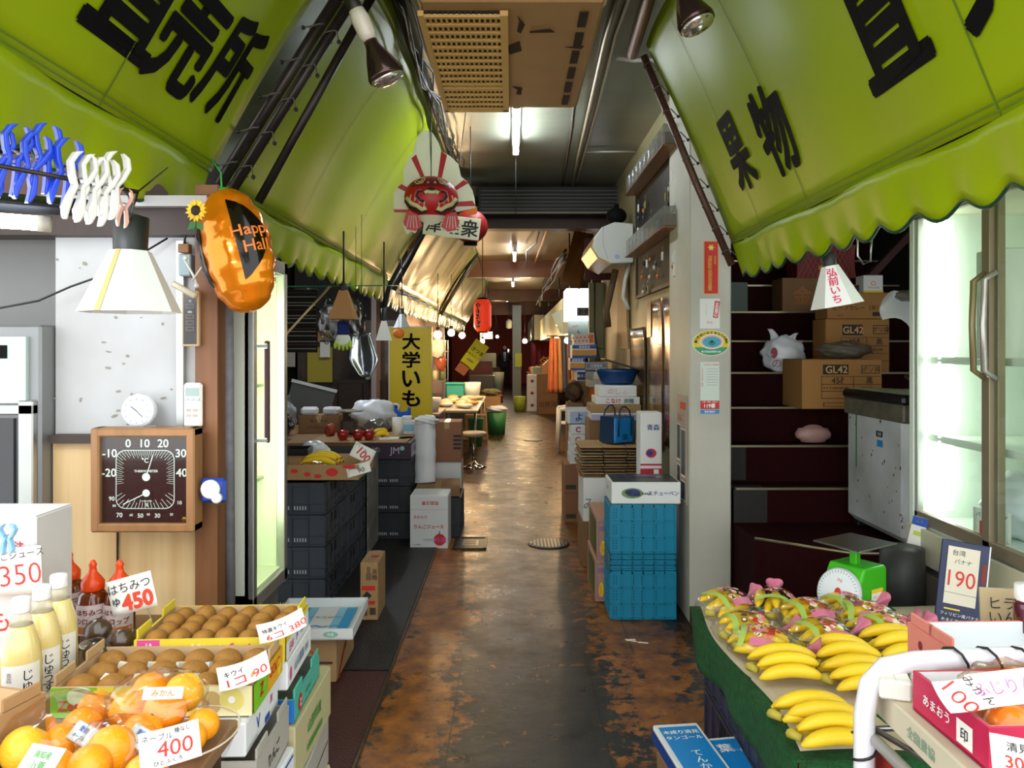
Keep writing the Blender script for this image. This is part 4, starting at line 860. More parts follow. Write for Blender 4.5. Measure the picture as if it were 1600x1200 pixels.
def banana_mesh(L, r, bend, mb=None, M=None):
    mb = mb or MB(); pts = []; rs = []
    for i in range(13):
        u = i/12; a = (u-.5)*bend; R_ = L/bend
        pts.append((R_*math.sin(a), 0, R_*(1-math.cos(a)))); rs.append(r*(max(.22, min(1, math.sin(PI*(.06+.88*u))**.5*1.05)) if u < .93 else .35) * (1 if u > .1 else (.45+5*u)))
    mb.tube(pts, rs, BAN, 9, True, M); k = M or Matrix()
    mb.ball(k @ V(pts[-1]), r*.33, BANT, 8, 6); return mb
def banana_hand(t, n=5, L=.19, r=.0175, spread=.028, seed=0, rows=2):
    """n curved fingers in one or two rows sharing a crown at -x, lying with backs up"""
    random.seed(seed)
    for i in range(n):
        row = i % rows; y = (i-(n-1)/2)*spread; z = r+(.024 if row and rows > 1 else 0)
        M = T(0, y, z+.012) @ R(random.uniform(-.06,.06)-(y*1.8),'Z') @ R(PI+random.uniform(-.25,.25)+y*2,'X') @ R(random.uniform(-.05,.05),'Y')
        banana_mesh(L*random.uniform(.92,1.05), r*random.uniform(.92,1.06), 1.0, MB(), M @ T(0,0,-.02)).ob('banana', t)
    MB().tube([(-L*.42,-.02,r+.01),(-L*.52,0,r+.012),(-L*.42,.02,r+.01)], [.010,.014,.010], BANG, 8).ob('crown', t)
def crumple(c, r, m, seed, nu=30, nv=20, amp=.09, knot=None, flat=0.0):
    random.seed(seed); ph = [random.uniform(0,6.3) for _ in range(8)]
    def f(d):
        k = 1+amp*math.sin(d.x*5+ph[0])*math.sin(d.y*6+ph[1])+amp*.7*math.sin(d.z*9+d.x*5+ph[2])+amp*.45*math.sin(d.x*17+ph[3])*math.sin(d.z*15+d.y*11+ph[4])
        return k
    return MB().ball(c, r, m, nu, nv, fn=f)
def soft_bag(label, c, r, m, seed, name='plastic_bag', cat='bag', ears=True, group=None, prints=None):
    t = thing(name, label, cat, c, group=group); mb = crumple((0,0,r[2]), r, m, seed)
    if prints: prints(mb)
    mb.ob('body', t)
    if ears:
        e = MB()
        for s in (-1,1): e.grid(lambda u, v: (s*(r[0]*(.30+.28*v*v)+.1*r[0]*math.sin(u*7))+(u-.5)*r[0]*.62*(1-v*.85), r[1]*(.25*math.sin(u*9)*(1-v)-.3*v*s), r[2]*1.68+v*r[2]*(.75 if s < 0 else .5)), 10, 8, m, th=.001)
        e.ob('handle', t)
    return t
# ================================================================ middle left: crates, fruit, stall front
ordt = ['bottom','second from the bottom','third from the bottom','top']
for si, (yc, sn) in enumerate(((4.77,'front stack beside the cooler'),(5.33,'middle lane-side stack'),(5.89,'rear lane-side stack'))):
    for k in range(4):
        crate(f'dark grey crate, {ordt[k]} of the {sn}', (-1.295,yc,.0125+k*.188), (.40,.53,.187), CRG, 'dark grey crates by the cooler')
z0 = .0125+4*.188
tray('kraft fruit tray with red leaf print on the front grey crate stack', (-1.19,4.80,z0+.002), (.56,.50,.095), KRAFT, .0, [('e','front',.32,.62,.022,.014,RED),('e','front',.46,.42,.02,.013,RED),('e','front',.57,.3,.022,.012,RED),('e','front',.72,.55,.036,.024,RED),('e','front',.9,.9,.04,.012,RED),('r','right',.3,.4,.38,.95,RED),('r','right',.5,.5,.56,.95,RED),('r','right',.68,.45,.74,.95,RED),('t','front',.06,.4,.03,'印',INK)], inner=mat('tan_inside'), notch=False)
t = thing('banana_bunch', 'bunch of bananas in the kraft tray on the grey crates', 'bananas', (-1.20,4.86,z0+.012+.03), (0,0,-.15)); banana_hand(t, 5, .24, .021, .034, 3)
t['label'] = 'bunch of bananas in the red-printed kraft tray on the crates'
for i, (x, y) in enumerate(((-1.245,4.66),(-1.165,4.65))): orange((x,y,z0+.05), .04, ['left','right'][i]+' orange under film in the red-printed kraft tray', 'oranges in the kraft tray')
bag_film('clear film around two oranges in the red-printed kraft tray', (-1.205,4.655,z0+.052), (.105,.06,.05), 9)
card('white card marked 100 standing in the kraft tray on the crates', at(567,708,4.75), (1.1,-.1,.2), .14, .10, [('バナナ',-.15,.28,.024,INK,0,-.3),('100',.08,-.1,.05,RED,.02,-.35)], name='price_card').rotation_euler = (1.1, .5, .2)
card('white card marked 90 lying on the edge of the kraft tray on the crates', at(560,733,4.55), (.9,-.25,.2), .14, .075, [('みかん',-.15,.2,.02,INK),('90',.1,-.15,.03,INK)])
tray('black plastic tray beside the bananas on the crates', (-1.42,5.1,z0+.09), (.16,.2,.04), mat('black_tray', '#15161a', .3), .1, notch=False, name='plastic_tray', cat='tray')
soft_bag('white crumpled bag behind the banana bunch on the crates', (-1.36,5.3,z0+.003), (.10,.08,.075), mat('white_bag', '#dfe2e6', .3), 4, ears=False)
one('tissue_packet', MB().box((0,0,.07), (.07,.05,.14), BLUEP, .012).disc(frame((0,-.0255,.08), (1,0,0), (0,0,1)), .02, .02, WHT), 'blue and white packet by the cooler edge on the crates', 'packet', (-1.50,4.98,z0+.003))
# kraft carton standing on end, tray on a carton in front
carton('narrow kraft carton standing on end in front of the crates', (-.81,4.48,.0125), (.10,.26,.325), KRAFT, 0, [('r','front',.35,.7,.6,.95,BROWNP),('r','front',.37,.71,.58,.94,KRAFT),('l','front',[(.4,.72),(.4,.93)],.004,BROWNP),('l','front',[(.47,.72),(.47,.93)],.004,BROWNP),('l','front',[(.54,.72),(.54,.93)],.004,BROWNP),('r','front',.1,.52,.85,.6,RED),('r','front',.1,.28,.85,.34,RED),('t','front',.4,.43,.05,'◆',INK),('r','front',.1,.08,.4,.24,BROWNP),('r','front',.55,.1,.88,.22,BROWNP),('t','front',.82,.8,.06,'天\n地',BROWNP),('t','top',.6,.5,.04,'■',RED)])
carton('kraft carton with a red zigzag on its side, under the white tray', (-.98,3.74,.0125), (.34,.40,.222), KRAFT, 0, [('t','front',.62,.92,.022,'福島県産',BROWNP),('r','front',.35,.38,.95,.43,BROWNP),('e','front',.62,.55,.03,.025,RED),('e','front',.62,.55,.024,.019,KRAFT),('l','right',[(.1,.0),(.3,.3),(.45,.45),(.65,.7),(.95,.98)],.025,RED),('t','right',.35,.8,.05,'鳥',BROWNP)])
tray('shallow white tray with a blue and white sheet in it, on the kraft carton', (-.925,3.68,.2365), (.40,.44,.05), WCARD, .03, [('e','front',.75,.5,.034,.014,mat('mint_print','#8fc5b0',.5)),('t','front',.75,.5,.014,'林檎',WHT)], inner=mat('white_inside','#dfe3e4',.6), notch=False)
g = MB().box((0,0,0), (.28,.36,.006), WCARD); fm = T(0,0,.003)
g.rect(fm,-.14,-.18,-.09,.18,mat('azure_print','#2f97d2',.4)).rect(fm,.09,-.18,.14,.18,mat('azure_print')).rect(fm,-.09,-.18,-.05,.18,mat('azure_pale','#8cc6e2',.4)).rect(fm,.05,-.18,.09,.18,mat('azure_pale')).text('山のりんご', mat('maroon_print'), fm @ T(0,.04,0) @ R(PI), h=.03).text('〜〜〜', mat('azure_print'), fm @ T(0,-.08,0), h=.03, bold=.03)
one('printed_lid', g, 'blue-edged printed lid lying inside the shallow white tray', 'lid', (-.905,3.66,.252), (0,0,.03))
one('cardboard_piece', MB().box((0,0,0), (.05,.09,.004), KRAFTD), 'small brown cardboard piece in the shallow white tray', 'card', (-1.075,3.78,.252))
# apple juice carton
mk = [('l','front',[(0,.74),(1,.74)],.003,mat('fold_grey','#b9b9bb',.6)),('t','front',.53,.86,.032,'取扱注意',RED,.02,PI),('t','front',.27,.60,.024,'あおもり',RED),('t','front',.5,.42,.032,'りんごジュース',RED,.03),('e','front',.78,.17,.046,.046,RED),('l','front',[(.76,.27),(.78,.33)],.006,INK),('t','front',.8,.17,.045,'林檎',PINKP),('e','front',.5,.17,.05,.01,mat('pale_grey_print','#c5c5c8',.5)),('t','front',.2,.08,.014,'1L×6本入',INK)]
carton('white apple juice carton with red lettering and a red apple, on the lane edge', (-.643,6.10,.001), (.295,.30,.41), WCARD, 0, mk, tape=False)
crate('dark plastic crate behind the apple juice carton', (-.62,6.52,.001), (.40,.45,.33), mat('crate_black','#24272c',.5), None)
carton('flat brown carton lying askew over the dark crate', (-.62,6.5,.337), (.36,.42,.08), KRAFTD, .06, [('t','front',.45,.6,.03,'りんご',RED)])
t = thing('foam_roll', 'tall white plastic-wrapped roll standing on the flat brown carton', 'roll', (-.735,6.5,.424))
FO = mat('white_foam', '#e3e3e6', .35, noise=.08, scale=6); mb = MB().grid(lambda u, v: ((.085+.0025*math.sin(v*21+u*4))*math.cos(u*2*PI)*1.05, (.06+.002*math.sin(v*17))*math.sin(u*2*PI), v*.50+.005*math.sin(u*9)), 30, 20, FO); mb.ob('roll', t); crumple((.01,0,.52), (.10,.075,.045), FO, 6, amp=.15).ob('gathered_top', t)
carton('white carton under the tall brown one beside the stool', (-.60,7.25,.001), (.26,.30,.50), WCARD, 0, tape=False)
carton('tall brown carton with dark bars on its edge, behind the white roll', (-.605,7.25,.503), (.27,.32,.37), mat('kraft_red', '#9a6a4a', .8, noise=.1), .02, [('r','front',.72,.62,.98,.68,INK),('r','front',.72,.52,.98,.58,INK),('r','front',.72,.42,.98,.48,INK),('r','front',.72,.32,.98,.38,INK)])
# dark crates with purple box
for k in range(3): crate(f'blackish crate under the purple box, {["bottom","middle","top"][k]} one', (-1.0,6.40+.05,.0125+.215*k), (.36,.50,.213), mat('crate_black'), 'blackish crates under the purple box')
one('wet_cardboard', MB().box((0,0,.36), (.012,.5,.72), mat('stained_card','#8d8a80',.7,noise=.5,scale=9)).ob if False else MB().box((0,0,.38), (.012,.42,.74), mat('stained_card','#8d8a80',.7,noise=.5,scale=9)), 'stained grey cardboard sheet stood against the side of the rear grey crates', 'cardboard', (-1.075,5.93,.0125))
PUR = mat('purple_card', '#2d1a2e', .5)
carton('dark purple carton with pale print on the blackish crates', (-1.0,6.42,.6595), (.37,.5,.13), PUR, 0, [('t','front',.65,.5,.07,'JM',mat('lilac_print','#b9a6c4',.5)),('e','front',.82,.7,.018,.018,mat('mint_print')),('t','front',.3,.6,.03,'む',mat('lilac_print')),('r','right',.05,.1,.95,.9,mat('lilac_card','#a59cb4',.5)),('t','right',.5,.5,.05,'青森',PUR)], tape=False)
t = thing('work_table', 'wooden work table behind the crates, cluttered with fruit and bags', 'table', (-1.70,6.95,0))
MB().box((0,0,.775), (1.0,1.5,.03), KRAFTD, .004).ob('tabletop', t)
for x in (-.45,.45):
    for y in (-.7,.7): MB().box((x,y,.38), (.05,.05,.76), WOODD).ob('leg', t)
one('cardboard_sheet', MB().box((0,0,.004), (.80,.75,.008), KRAFT, .002), 'flat kraft cardboard sheet under the three red apples', 'cardboard', (-1.25,6.55,.792))
APL = mat('apple_skin', '#b5201a', .22, noise=.5, scale=3, h2='#8e1410', coat=.3, stretch=(1,1,.4))
for i, (px, lb) in enumerate(((536,'left red apple on the cardboard sheet, apart from the other two'),(559,'middle red apple on the cardboard sheet'),(576,'right red apple on the cardboard sheet'))):
    r = .046; t = one('apple', MB().lathe([(0,.012),(.014,.002),(.028,.004),(.043,.028),(.0475,.05),(.043,.072),(.028,.085),(.012,.083),(0,.074)], APL, 24), lb, 'apple', ((px-800)*6.3/F, 6.3+.01*i, .80), (0,0,i), 'red apples on the cardboard sheet')
    MB().tube([(0,0,.074),(.003,0,.088),(.009,0,.097)], .0018, BROWNP, 5).ob('stem', t)
orange((-1.10,6.55,.84), .04, 'orange beside the right red apple', None)
t = thing('banana_bunch', 'small banana piece beside the right red apple', 'bananas', (-1.09,6.40,.80), (0,0,.6)); banana_hand(t, 2, .13, .017, .03, 5)
# things on the table
t = thing('kitchen_scale', 'dark old scale with a flat round pan behind the left apple', 'scale', (-1.42,6.72,.80))
MB().box((0,0,.07), (.13,.13,.14), mat('old_scale','#4a3b34',.5,.3), .02).ob('body', t); MB().cyl((0,0,.14),(0,0,.20),.012,STEEL).ob('post', t); MB().lathe([(0,.2),(.10,.2),(.125,.212),(.122,.214),(0,.206)], mat('pan','#b9b29a',.3,.5), 24).ob('pan', t)
one('rubber_glove', crumple((0,0,.05), (.05,.04,.055), mat('red_rubber','#9a3520',.4), 12), 'crumpled red-brown rubber glove by the dark old scale', 'glove', (-1.56,6.6,.80))
soft_bag('large white plastic bag bulging on the work table', (-1.30,7.15,.79), (.215,.15,.145), mat('white_bag'), 21, ears=False)
carton('brown carton with dark lettering at the back of the work table', (-1.74,7.0,.79), (.36,.22,.16), KRAFTD, .05, [('t','front',.5,.7,.03,'果 実 専 用',BROWNP),('t','front',.45,.35,.025,'三ケ日みかん',BROWNP)])
for x, y, lb, rz in ((-1.83,6.95,'white foam pack on the brown lettered carton, left one',.1),(-1.63,6.97,'white foam pack tilted on the brown lettered carton, right one',-.4)):
    one('foam_pack', MB().box((0,0,.035), (.15,.12,.07), FO, .02), lb, 'package', (x,y,.954), (0,0,rz))
one('paper_roll', MB().lathe([(.012,0),(.048,0),(.048,.15),(.012,.15)], PAPER, 20), 'white paper roll standing on the work table', 'paper roll', (-1.0,6.72,.80))
t = thing('small_box', 'white box with a blue label right of the paper roll', 'box', (-.91,6.8,.80)); MB().box((0,0,.06), (.13,.1,.12), WCARD, .006).rect(frame((0,-.051,.06),(1,0,0),(0,0,1)),-.05,-.035,.05,.025,mat('azure_pale')).ob('body', t); MB().box((-.02,0,.14), (.08,.07,.035), WCARD, .006).ob('lid', t)
one('memo_pad', MB().box((0,0,.006), (.16,.10,.012), PAPER, .002), 'white memo pad in front of the paper roll', 'paper', (-1.02,6.38,.80), (0,0,.1))
one('pocket_phone', MB().box((0,0,.006), (.05,.1,.012), BLK, .004), 'black phone lying on the corner of the cardboard sheet', 'phone', (-.89,6.45,.80), (0,0,-.9))
soft_bag('clear plastic bag between the apples and the big white bag', (-1.19,6.80,.80), (.11,.07,.065), film('grey_film','#d5d5d5',.5,.15), 33, ears=False)
soft_bag('black plastic bag at the left end of the work table', (-1.99,6.45,.79), (.15,.12,.12), mat('black_bag','#141416',.25), 35)
soft_bag('grey plastic bag with a red tag left of the brown lettered carton', (-2.03,6.75,.79), (.13,.12,.16), mat('grey_bag','#8a8a92',.3), 36)
one('slate_board', MB().box((0,0,.18), (.42,.02,.36), mat('slate_panel','#3a3a36',.5)).box((0,-.005,.37), (.44,.03,.03), mat('pale_edge','#a8aaa6',.5)), 'dark tilted panel with a pale edge behind the grey bag', 'panel', (-1.98,7.3,.84), (-.2,.25,.1))
t = thing('tape_dispenser', 'bright blue plastic tape dispenser with a roll of tape, before the yellow sign', 'tape dispenser', (-1.155,7.8,.0))
carton('brown carton carrying the blue tape dispenser', (-1.155,7.8,.001), (.34,.24,.83), KRAFTD, 0)
t.location = (-1.15,7.8,.834)
MB().prism([(-.12,0),(.12,0),(.12,.12),(.10,.13),(.09,.085),(.02,.075),(-.03,.125),(-.12,.115)], .09, mat('blue_tape_body','#1a63c8',.3), frame((0,.045,0),(1,0,0),(0,0,1))).ob('body', t)
MB().lathe([(.022,-.02),(.045,-.02),(.045,.02),(.022,.02),(.022,-.02)], mat('tape_roll','#d8d2c0',.3), 24, frame((-.03,0,.12),(1,0,0),(0,0,1))).ob('tape_roll', t)
# hanging goods
t = thing('woven_mat', 'black mat with white zigzag stripes hanging behind the cooler', 'mat', at(469,455,6.4))
ZW = mat('zigzag_white','#b7aea6',.8); g = MB().box((0,0,-.25), (.29,.012,.52), mat('mat_black','#17130f',.9), .004).tube([(-.12,0,0),(-.12,0,1.16)], .002, CABLE, 5).tube([(.12,0,0),(.12,0,1.16)], .002, CABLE, 5); fm = frame((0,-.0065,-.25),(1,0,0),(0,0,1))
for r in range(14):
    z = .235-r*.036-(.012 if r % 3 == 2 else 0); g.line(fm, [(-.14+i*.0125, z+(.007 if i % 2 else 0)) for i in range(23)], .005, ZW if r % 4 else mat('zigzag_maroon','#6a4038',.8))
g.ob('weave', t); MB().tube([(-.145,0,.012),(.145,0,.012)], .008, WOODD, 8).ob('rod', t)
one('green_line', MB().tube([at(440,448,5.2), at(520,447,5.6), at(600,446,6.0), at(632,446,6.6)], .005, mat('green_cord','#1d7a4a',.5), 6), 'green cord stretched under the valance of the second awning', 'cord')
one('bamboo_stick', MB().tube([at(440,530,5.0), at(516,447,5.58)], .008, mat('bamboo','#b9a873',.5), 8), 'pale bamboo stick slanting in front of the zigzag mat', 'stick')
p = at(537,499,5.0); paper_lamp('paper lampshade seen from its kraft side, above the gloves', p, .235, .19, mat('lamp_kraft','#a87644',.7), n=4, rot=0, neck=.2, topw=.3, drop=.3)
p = at(600,532,6.2); paper_lamp('white paper lampshade with long black socket, left of the yellow sign', p, .175, .16, PSH, n=4, rot=.1, neck=.6, topw=.3, drop=.35)
p = at(628,512,7.4); paper_lamp('greyish far paper lampshade above the top of the yellow sign', p, .18, .13, mat('lamp_grey','#c9ccca',.6), n=6, rot=.1, neck=.3, topw=.3, drop=.4)
t = thing('work_glove', 'pair of blue-cuffed white and lime gloves hanging under the kraft lampshade', 'gloves', at(536,503,5.05))
GL = mat('glove_lime','#b9d94a',.7); MB().lathe([(.036,0),(.04,-.03),(.038,-.075),(.042,-.085)], mat('glove_cuff','#1c2f6e',.9,noise=.5,scale=60), 16, None, True, 1, .5).tube([(0,0,-.01),(0,0,.56)], .002, CABLE, 5).ob('cuff', t)
MB().ball((0,0,-.115), (.05,.022,.045), mat('glove_white','#dfe5d2',.7), 16, 10).ob('palm', t)
for i in range(5): MB().tube([(-.042+i*.021,0,-.125),(-.05+i*.025,-.004,-.155),(-.052+i*.027,0,-.175-.012*math.sin(i*.8))], [.012,.012,.008], GL, 8).ob('finger', t)
one('foil_sheet', MB().grid(lambda u, v: (.06*(u-.5)*(1+1.2*v)*2*(1-.75*max(0,v-.6)/.4)+.03*v, .02*math.sin(u*5), -v*.30), 12, 12, mat('foil','#b9bdc4',.18,.9,bump=.3,bscale=14), th=.002).tube([(0,0,-.01),(0,0,.80)], .002, CABLE, 5), 'shiny silver sheet hanging point down beside the gloves', 'foil sheet', at(565,520,5.2))
one('clear_bag', crumple((0,0,-.14), (.09,.03,.15), film('grey_film'), 41, amp=.12).tube([(0,0,0),(0,0,.40)], .002, CABLE, 5), 'empty clear bag hanging left of the gloves', 'bag', at(515,470,5.2))
one('clear_bag', crumple((0,0,-.12), (.06,.03,.13), film('grey_film'), 42, amp=.12).tube([(0,0,0),(0,0,.50)], .002, CABLE, 5), 'empty clear bag hanging right of the gloves', 'bag', at(556,470,5.15))
t = thing('paper_pumpkin', 'small orange paper pumpkin hanging before the top of the yellow sign', 'decoration', at(623,521,7.0)); MB().ball((0,0,0), (.052,.02,.045), ORANGEP, 18, 12).ob('body', t); MB().cyl((0,0,.045),(0,0,.76),.002,CABLE,n=5).ob('string', t)
# stall back wall with a window, wood panels
g = MB().box((-1.95,9.3,.57), (1.35,.06,1.14), mat('stall_panel','#3c2618',.5,noise=.3,scale=3,stretch=(5,5,.5))).box((-1.95,9.3,2.5), (1.35,.06,1.2), mat('stall_top','#241711',.6))
for x in (-2.4,-2.1,-1.8,-1.5): g.box((x,9.265,.57), (.008,.01,1.14), BLK)
struct('wall_stall', g, 'brown panelled stall wall behind the work table', 'wall')
t = tag(MB().box((-1.95,9.3,1.155), (1.3,.09,.04), WOODD).ob('window_1'), 'window of the brown stall wall with things behind it', 'window', None, 'structure')
g = MB().box((-1.95,9.32,1.53), (1.3,.02,.74), mat('stall_window','#6a5c50',.15,noise=.6,scale=2.2,h2='#2d2622')); g.ob('window_pane', t)
one('yellow_board', MB().box((0,0,0), (.30,.02,.42), mat('dull_yellow','#b3a02e',.5)), 'dull yellow panel leaning left of the stall window', 'panel', (-2.3,9.2,1.36), (0,0,0))
for i, (px, py, w, h, m, lb) in enumerate(((452,560,.14,.2,GREYC,'small grey carton on the stall ledge beside the yellow panel'),(508,545,.12,.2,PAPER,'sheet of paper taped to the stall window, upper left'),(506,525,.14,.14,KRAFT,'brown paper note taped to the stall window'),(575,585,.05,.12,mat('mint_note','#a9b98a',.6),'small pale green note at the bottom of the stall window'))):
    one('paper_note', MB().box((0,0,0), (w,.01,h), m), lb, 'note', at(px,py,9.12))
# yellow sign board
t = thing('shop_sign', 'tall yellow sign board with large black vertical lettering', 'sign', (-1.175,8.9,.75)); SY = mat('sign_yellow','#dcbd10',.4)
g = MB().box((0,0,.53), (.50,.12,1.06), mat('sign_case','#d6d4c8',.4), .004); fm = frame((0,-.0605,.53),(1,0,0),(0,0,1)); g.rect(fm,-.235,-.52,.25,.515,SY)
g.ob('case', t); b = MB()
for st, z in (('大',.355),('学',.145),('い',-.075),('も',-.30)): b.text(st, LETB, fm @ T(.015,z,.001), h=.19, w=.21, bold=.035, lift=.003)
b.ob('lettering', t)
for x in (-.2,.2): MB().box((x,0,-.375), (.04,.04,.75), STEEL).ob('leg', t)
# red goldfish lantern
def paper_glow(key, h):
    m = mat(key, h, .6); nt = m.node_tree; p = nt.nodes['Principled BSDF']; tr = nt.nodes.new('ShaderNodeBsdfTranslucent'); tr.inputs[0].default_value = lin(h)
    mx = nt.nodes.new('ShaderNodeMixShader'); mx.inputs[0].default_value = .45; nt.links.new(p.outputs[0], mx.inputs[1]); nt.links.new(tr.outputs[0], mx.inputs[2]); nt.links.new(mx.outputs[0], nt.nodes['Material Output'].inputs[0]); return m
t = thing('goldfish_lantern', 'red and white paper goldfish lantern hanging under the awning corner', 'lantern', at(674,308,4.6), (0,0,.12))
FW = paper_glow('fin_white','#f6f8e8'); FR = mat('fish_red','#c41c22',.42); FRD = mat('fish_dark','#7d1f22',.5); CREAM = mat('fish_cream','#e2d49a',.6)
S_ = .000702
def q(zx, zy): return ((zx-625)*S_, (700-zy)*S_)
FM = frame((0,.09,0),(1,0,0),(0,0,1))
outl = [(575,90),(520,130),(480,230),(478,290),(430,345),(385,450),(388,560),(335,595),(300,660),(300,800),(430,815),(640,600),(850,800),(1012,760),(1005,690),(985,610),(940,535),(885,490),(860,380),(790,315),(715,275),(690,200),(640,120)]
fin = MB().prism([q(*p_) for p_ in outl][::-1], .006, FW, FM)
def bar(pts): fin.prism([q(*p_) for p_ in pts], .003, FR, frame((0,.0855,0),(1,0,0),(0,0,1)))
for pts in ([(455,345),(495,310),(585,545),(555,550)][::-1], [(712,275),(762,310),(705,560),(675,550)], [(335,600),(370,570),(470,625),(455,660)][::-1], [(905,520),(950,545),(800,640),(785,620)], [(300,790),(440,790),(440,815),(310,815)][::-1], [(830,715),(985,700),(1012,745),(830,755)]): bar(pts if True else pts[::-1])
fin.ob('tail_fin', t)
hr = (.162,.12,.128); hc = (0,.02,0)
def hs(x, y, off=.002):
    k = max(.02, 1-(x/hr[0])**2-(y/hr[2])**2); return (x, hc[1]-hr[1]*math.sqrt(k)-off, y+hc[2])
h = MB().ball(hc, hr, FR, 32, 20); h.ob('head', t)
dec = MB()
def stripe(pts, wd, m, off=.003, smooth=True):
    dec.tube([hs(*q(*p_), off) for p_ in pts], wd, m, 6)
dec.grid(lambda u, v: hs(-.125+.25*u, .045+.03*v+.045*v*(1-(2*u-1)**2), .0015), 20, 4, FRD)
for s in (-1,1):
    X = lambda zx: 625+s*(zx-625)
    stripe([(X(680),560),(X(700),600),(X(745),610),(X(765),590),(X(735),555),(X(690),545),(X(680),560)], .003, CREAM)
    stripe([(X(700),565),(X(715),590),(X(740),590)], .003, CREAM); stripe([(X(655),590),(X(662),600),(X(655),608),(X(645),598),(X(655),590)], .002, CREAM)
    stripe([(X(705),675),(X(740),680),(X(752),715),(X(725),750),(X(690),765)], .008, INK, .001); stripe([(X(705),665),(X(750),672),(X(765),715),(X(735),760),(X(690),778)], .004, mat('fish_pink','#c9788a',.5), .004)
    stripe([(X(665),820),(X(700),835),(X(745),805),(X(790),790),(X(835),735)], .018, INK, -.006); stripe([(X(670),810),(X(705),820),(X(745),792),(X(790),772),(X(830),720)], .015, CREAM, .0)
    for k in range(4): stripe([(X(690+38*k),800-22*k),(X(684+38*k),765-22*k)], .004, CREAM, .003)
stripe([(560,690),(585,680),(625,660),(665,680),(690,690)], .017, INK, -.006); stripe([(565,692),(590,680),(625,690),(660,680),(685,692)], .013, CREAM, .003)
dec.ob('face_painting', t)
MB().grid(lambda u, v: (lambda x, y: (x, hs(x,max(y,-.1))[1]+.02*v, y))((u-.5)*.2, -.105-.055*v*(1-(2*u-1)**2)-.01), 14, 6, FW).ob('chin', t)
for s in (-1,1):
    f = MB(); Mx = frame((s*.115,-.06,-.115),(1,0,0),(0,0,1)); f.prism([(-.03,.0),(.03,.02),(.05,-.05),(.03,-.09),(-.02,-.1),(-.06,-.07)] if s > 0 else [(-.03,.02),(.03,.0),(.06,-.07),(.02,-.1),(-.03,-.09),(-.05,-.05)], .006, FR, Mx)
    for i in range(4): f.line(Mx @ T(0,0,.006), [(-.015+i*.012,-.01),(-.03+i*.02,-.08)], .005, FW)
    f.prism([(-.05,-.07),(.045,-.07),(.02,-.115),(0,-.1),(-.03,-.12)][::-1], .004, FW, Mx); f.ob('side_fin', t)
MB().tube([(0,.08,.2),(-.01,.05,.42)], .002, INK, 5).tube([(0,.085,.0),(0,.085,.75)], .003, CABLE, 5).ob('hanging_wire', t)
t = thing('name_board', 'white board with black brush lettering hanging behind the goldfish lantern', 'sign', at(706,354,5.3), (0,.12,0))
fm = frame((0,-.006,0),(1,0,0),(0,0,1)); g = MB().box((0,0,0), (.39,.012,.15), FW, .002); g.text('津', INK, fm @ T(-.125,-.0,0), h=.11, bold=.02).text('軽', INK, fm @ T(0,0,0), h=.11, bold=.02).text('衆', INK, fm @ T(.125,.0,0), h=.12, bold=.02); g.ob('board', t); MB().tube([(0,.0,.07),(0,0,.80)], .003, CABLE, 5).ob('cord', t)
t = thing('round_lantern', 'dark red round lantern behind the white lettered board', 'lantern', at(735,354,5.7)); MB().ball((0,0,0), (.13,.13,.125), mat('lantern_maroon','#9b1a1a',.5), 24, 16).ob('body', t); MB().lathe([(.05,.115),(.05,.14),(0,.14)], BLK, 16).lathe([(0,-.14),(.05,-.14),(.05,-.115)], BLK, 16).tube([(0,0,.14),(0,0,.75)], .004, CABLE, 5).ob('cap', t)
one('orange_streamer', MB().prism([(-.03,-.03),(.03,-.02),(.035,.03),(-.02,.035)], .01, ORANGEP, frame((0,0,0),(1,0,0),(0,0,1))), 'small orange paper shape above the white lettered board', 'decoration', at(738,330,5.25))
# long red lantern
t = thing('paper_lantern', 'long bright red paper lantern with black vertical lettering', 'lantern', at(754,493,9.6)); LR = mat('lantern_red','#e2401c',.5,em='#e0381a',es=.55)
g = MB(); prof = []
for i in range(41):
    u = i/40; prof.append((.11*min(1, .62+.38*math.sin(min(1,u/.2)*PI/2) if u < .5 else .62+.38*math.sin(min(1,(1-u)/.2)*PI/2))*(1+.012*math.cos(i*PI)), -.2+.4*u))
g.lathe(prof, LR, 28); g.ob('shade', t)
def lf(x, y, r=.1135): a = -PI/2-.5+x/r; return (r*math.cos(a), r*math.sin(a), y)
MB().text('や\nき\nそ\nば', PAPER, None, h=.32, w=.085, bold=.06, leading=.8, fn=lambda x, y: lf(x, y, .1125)).text('や\nき\nそ\nば', BLK, None, h=.315, w=.08, bold=.02, leading=.8, fn=lambda x, y: lf(x, y, .1145)).ob('lettering', t)
MB().lathe([(0,-.215),(.065,-.215),(.065,-.2)], BLK, 18).lathe([(.065,.2),(.065,.22),(0,.22)], BLK, 18).tube([(0,0,.22),(0,0,1.14)], .005, CABLE, 6).ob('rim', t)
t = thing('hanging_banner', 'bright yellow tilted sweet potato banner hanging in the lane', 'banner', at(740,556,9.2), (0,.62,0)); g = MB().box((0,0,.02), (.19,.012,.34), mat('banner_yellow','#f2dc00',.4,spec=.2), .002); fm = frame((0,-.0065,.02),(1,0,0),(0,0,1))
g.text('さつま', LETB, fm @ T(.01,.05,0) @ R(0), h=.05, bold=.02).text('いもスイーツ', LETB, fm @ T(0,-.02,0), h=.028, bold=.01).disc(fm @ T(0,-.09,0), .05, .016, mat('tan_print','#c98f1e',.5)); g.ob('sheet', t)
MB().box((-.02,0,-.2), (.14,.012,.13), mat('banner_orange','#d9701e',.5), .003).ob('foot', t); MB().tube([(-.08,0,.19),(-.02,0,.5)], .003, CABLE, 5).tube([(.08,0,.19),(-.02,0,.5),(-1.02,0,1.3)], .003, CABLE, 5).ob('string', t)
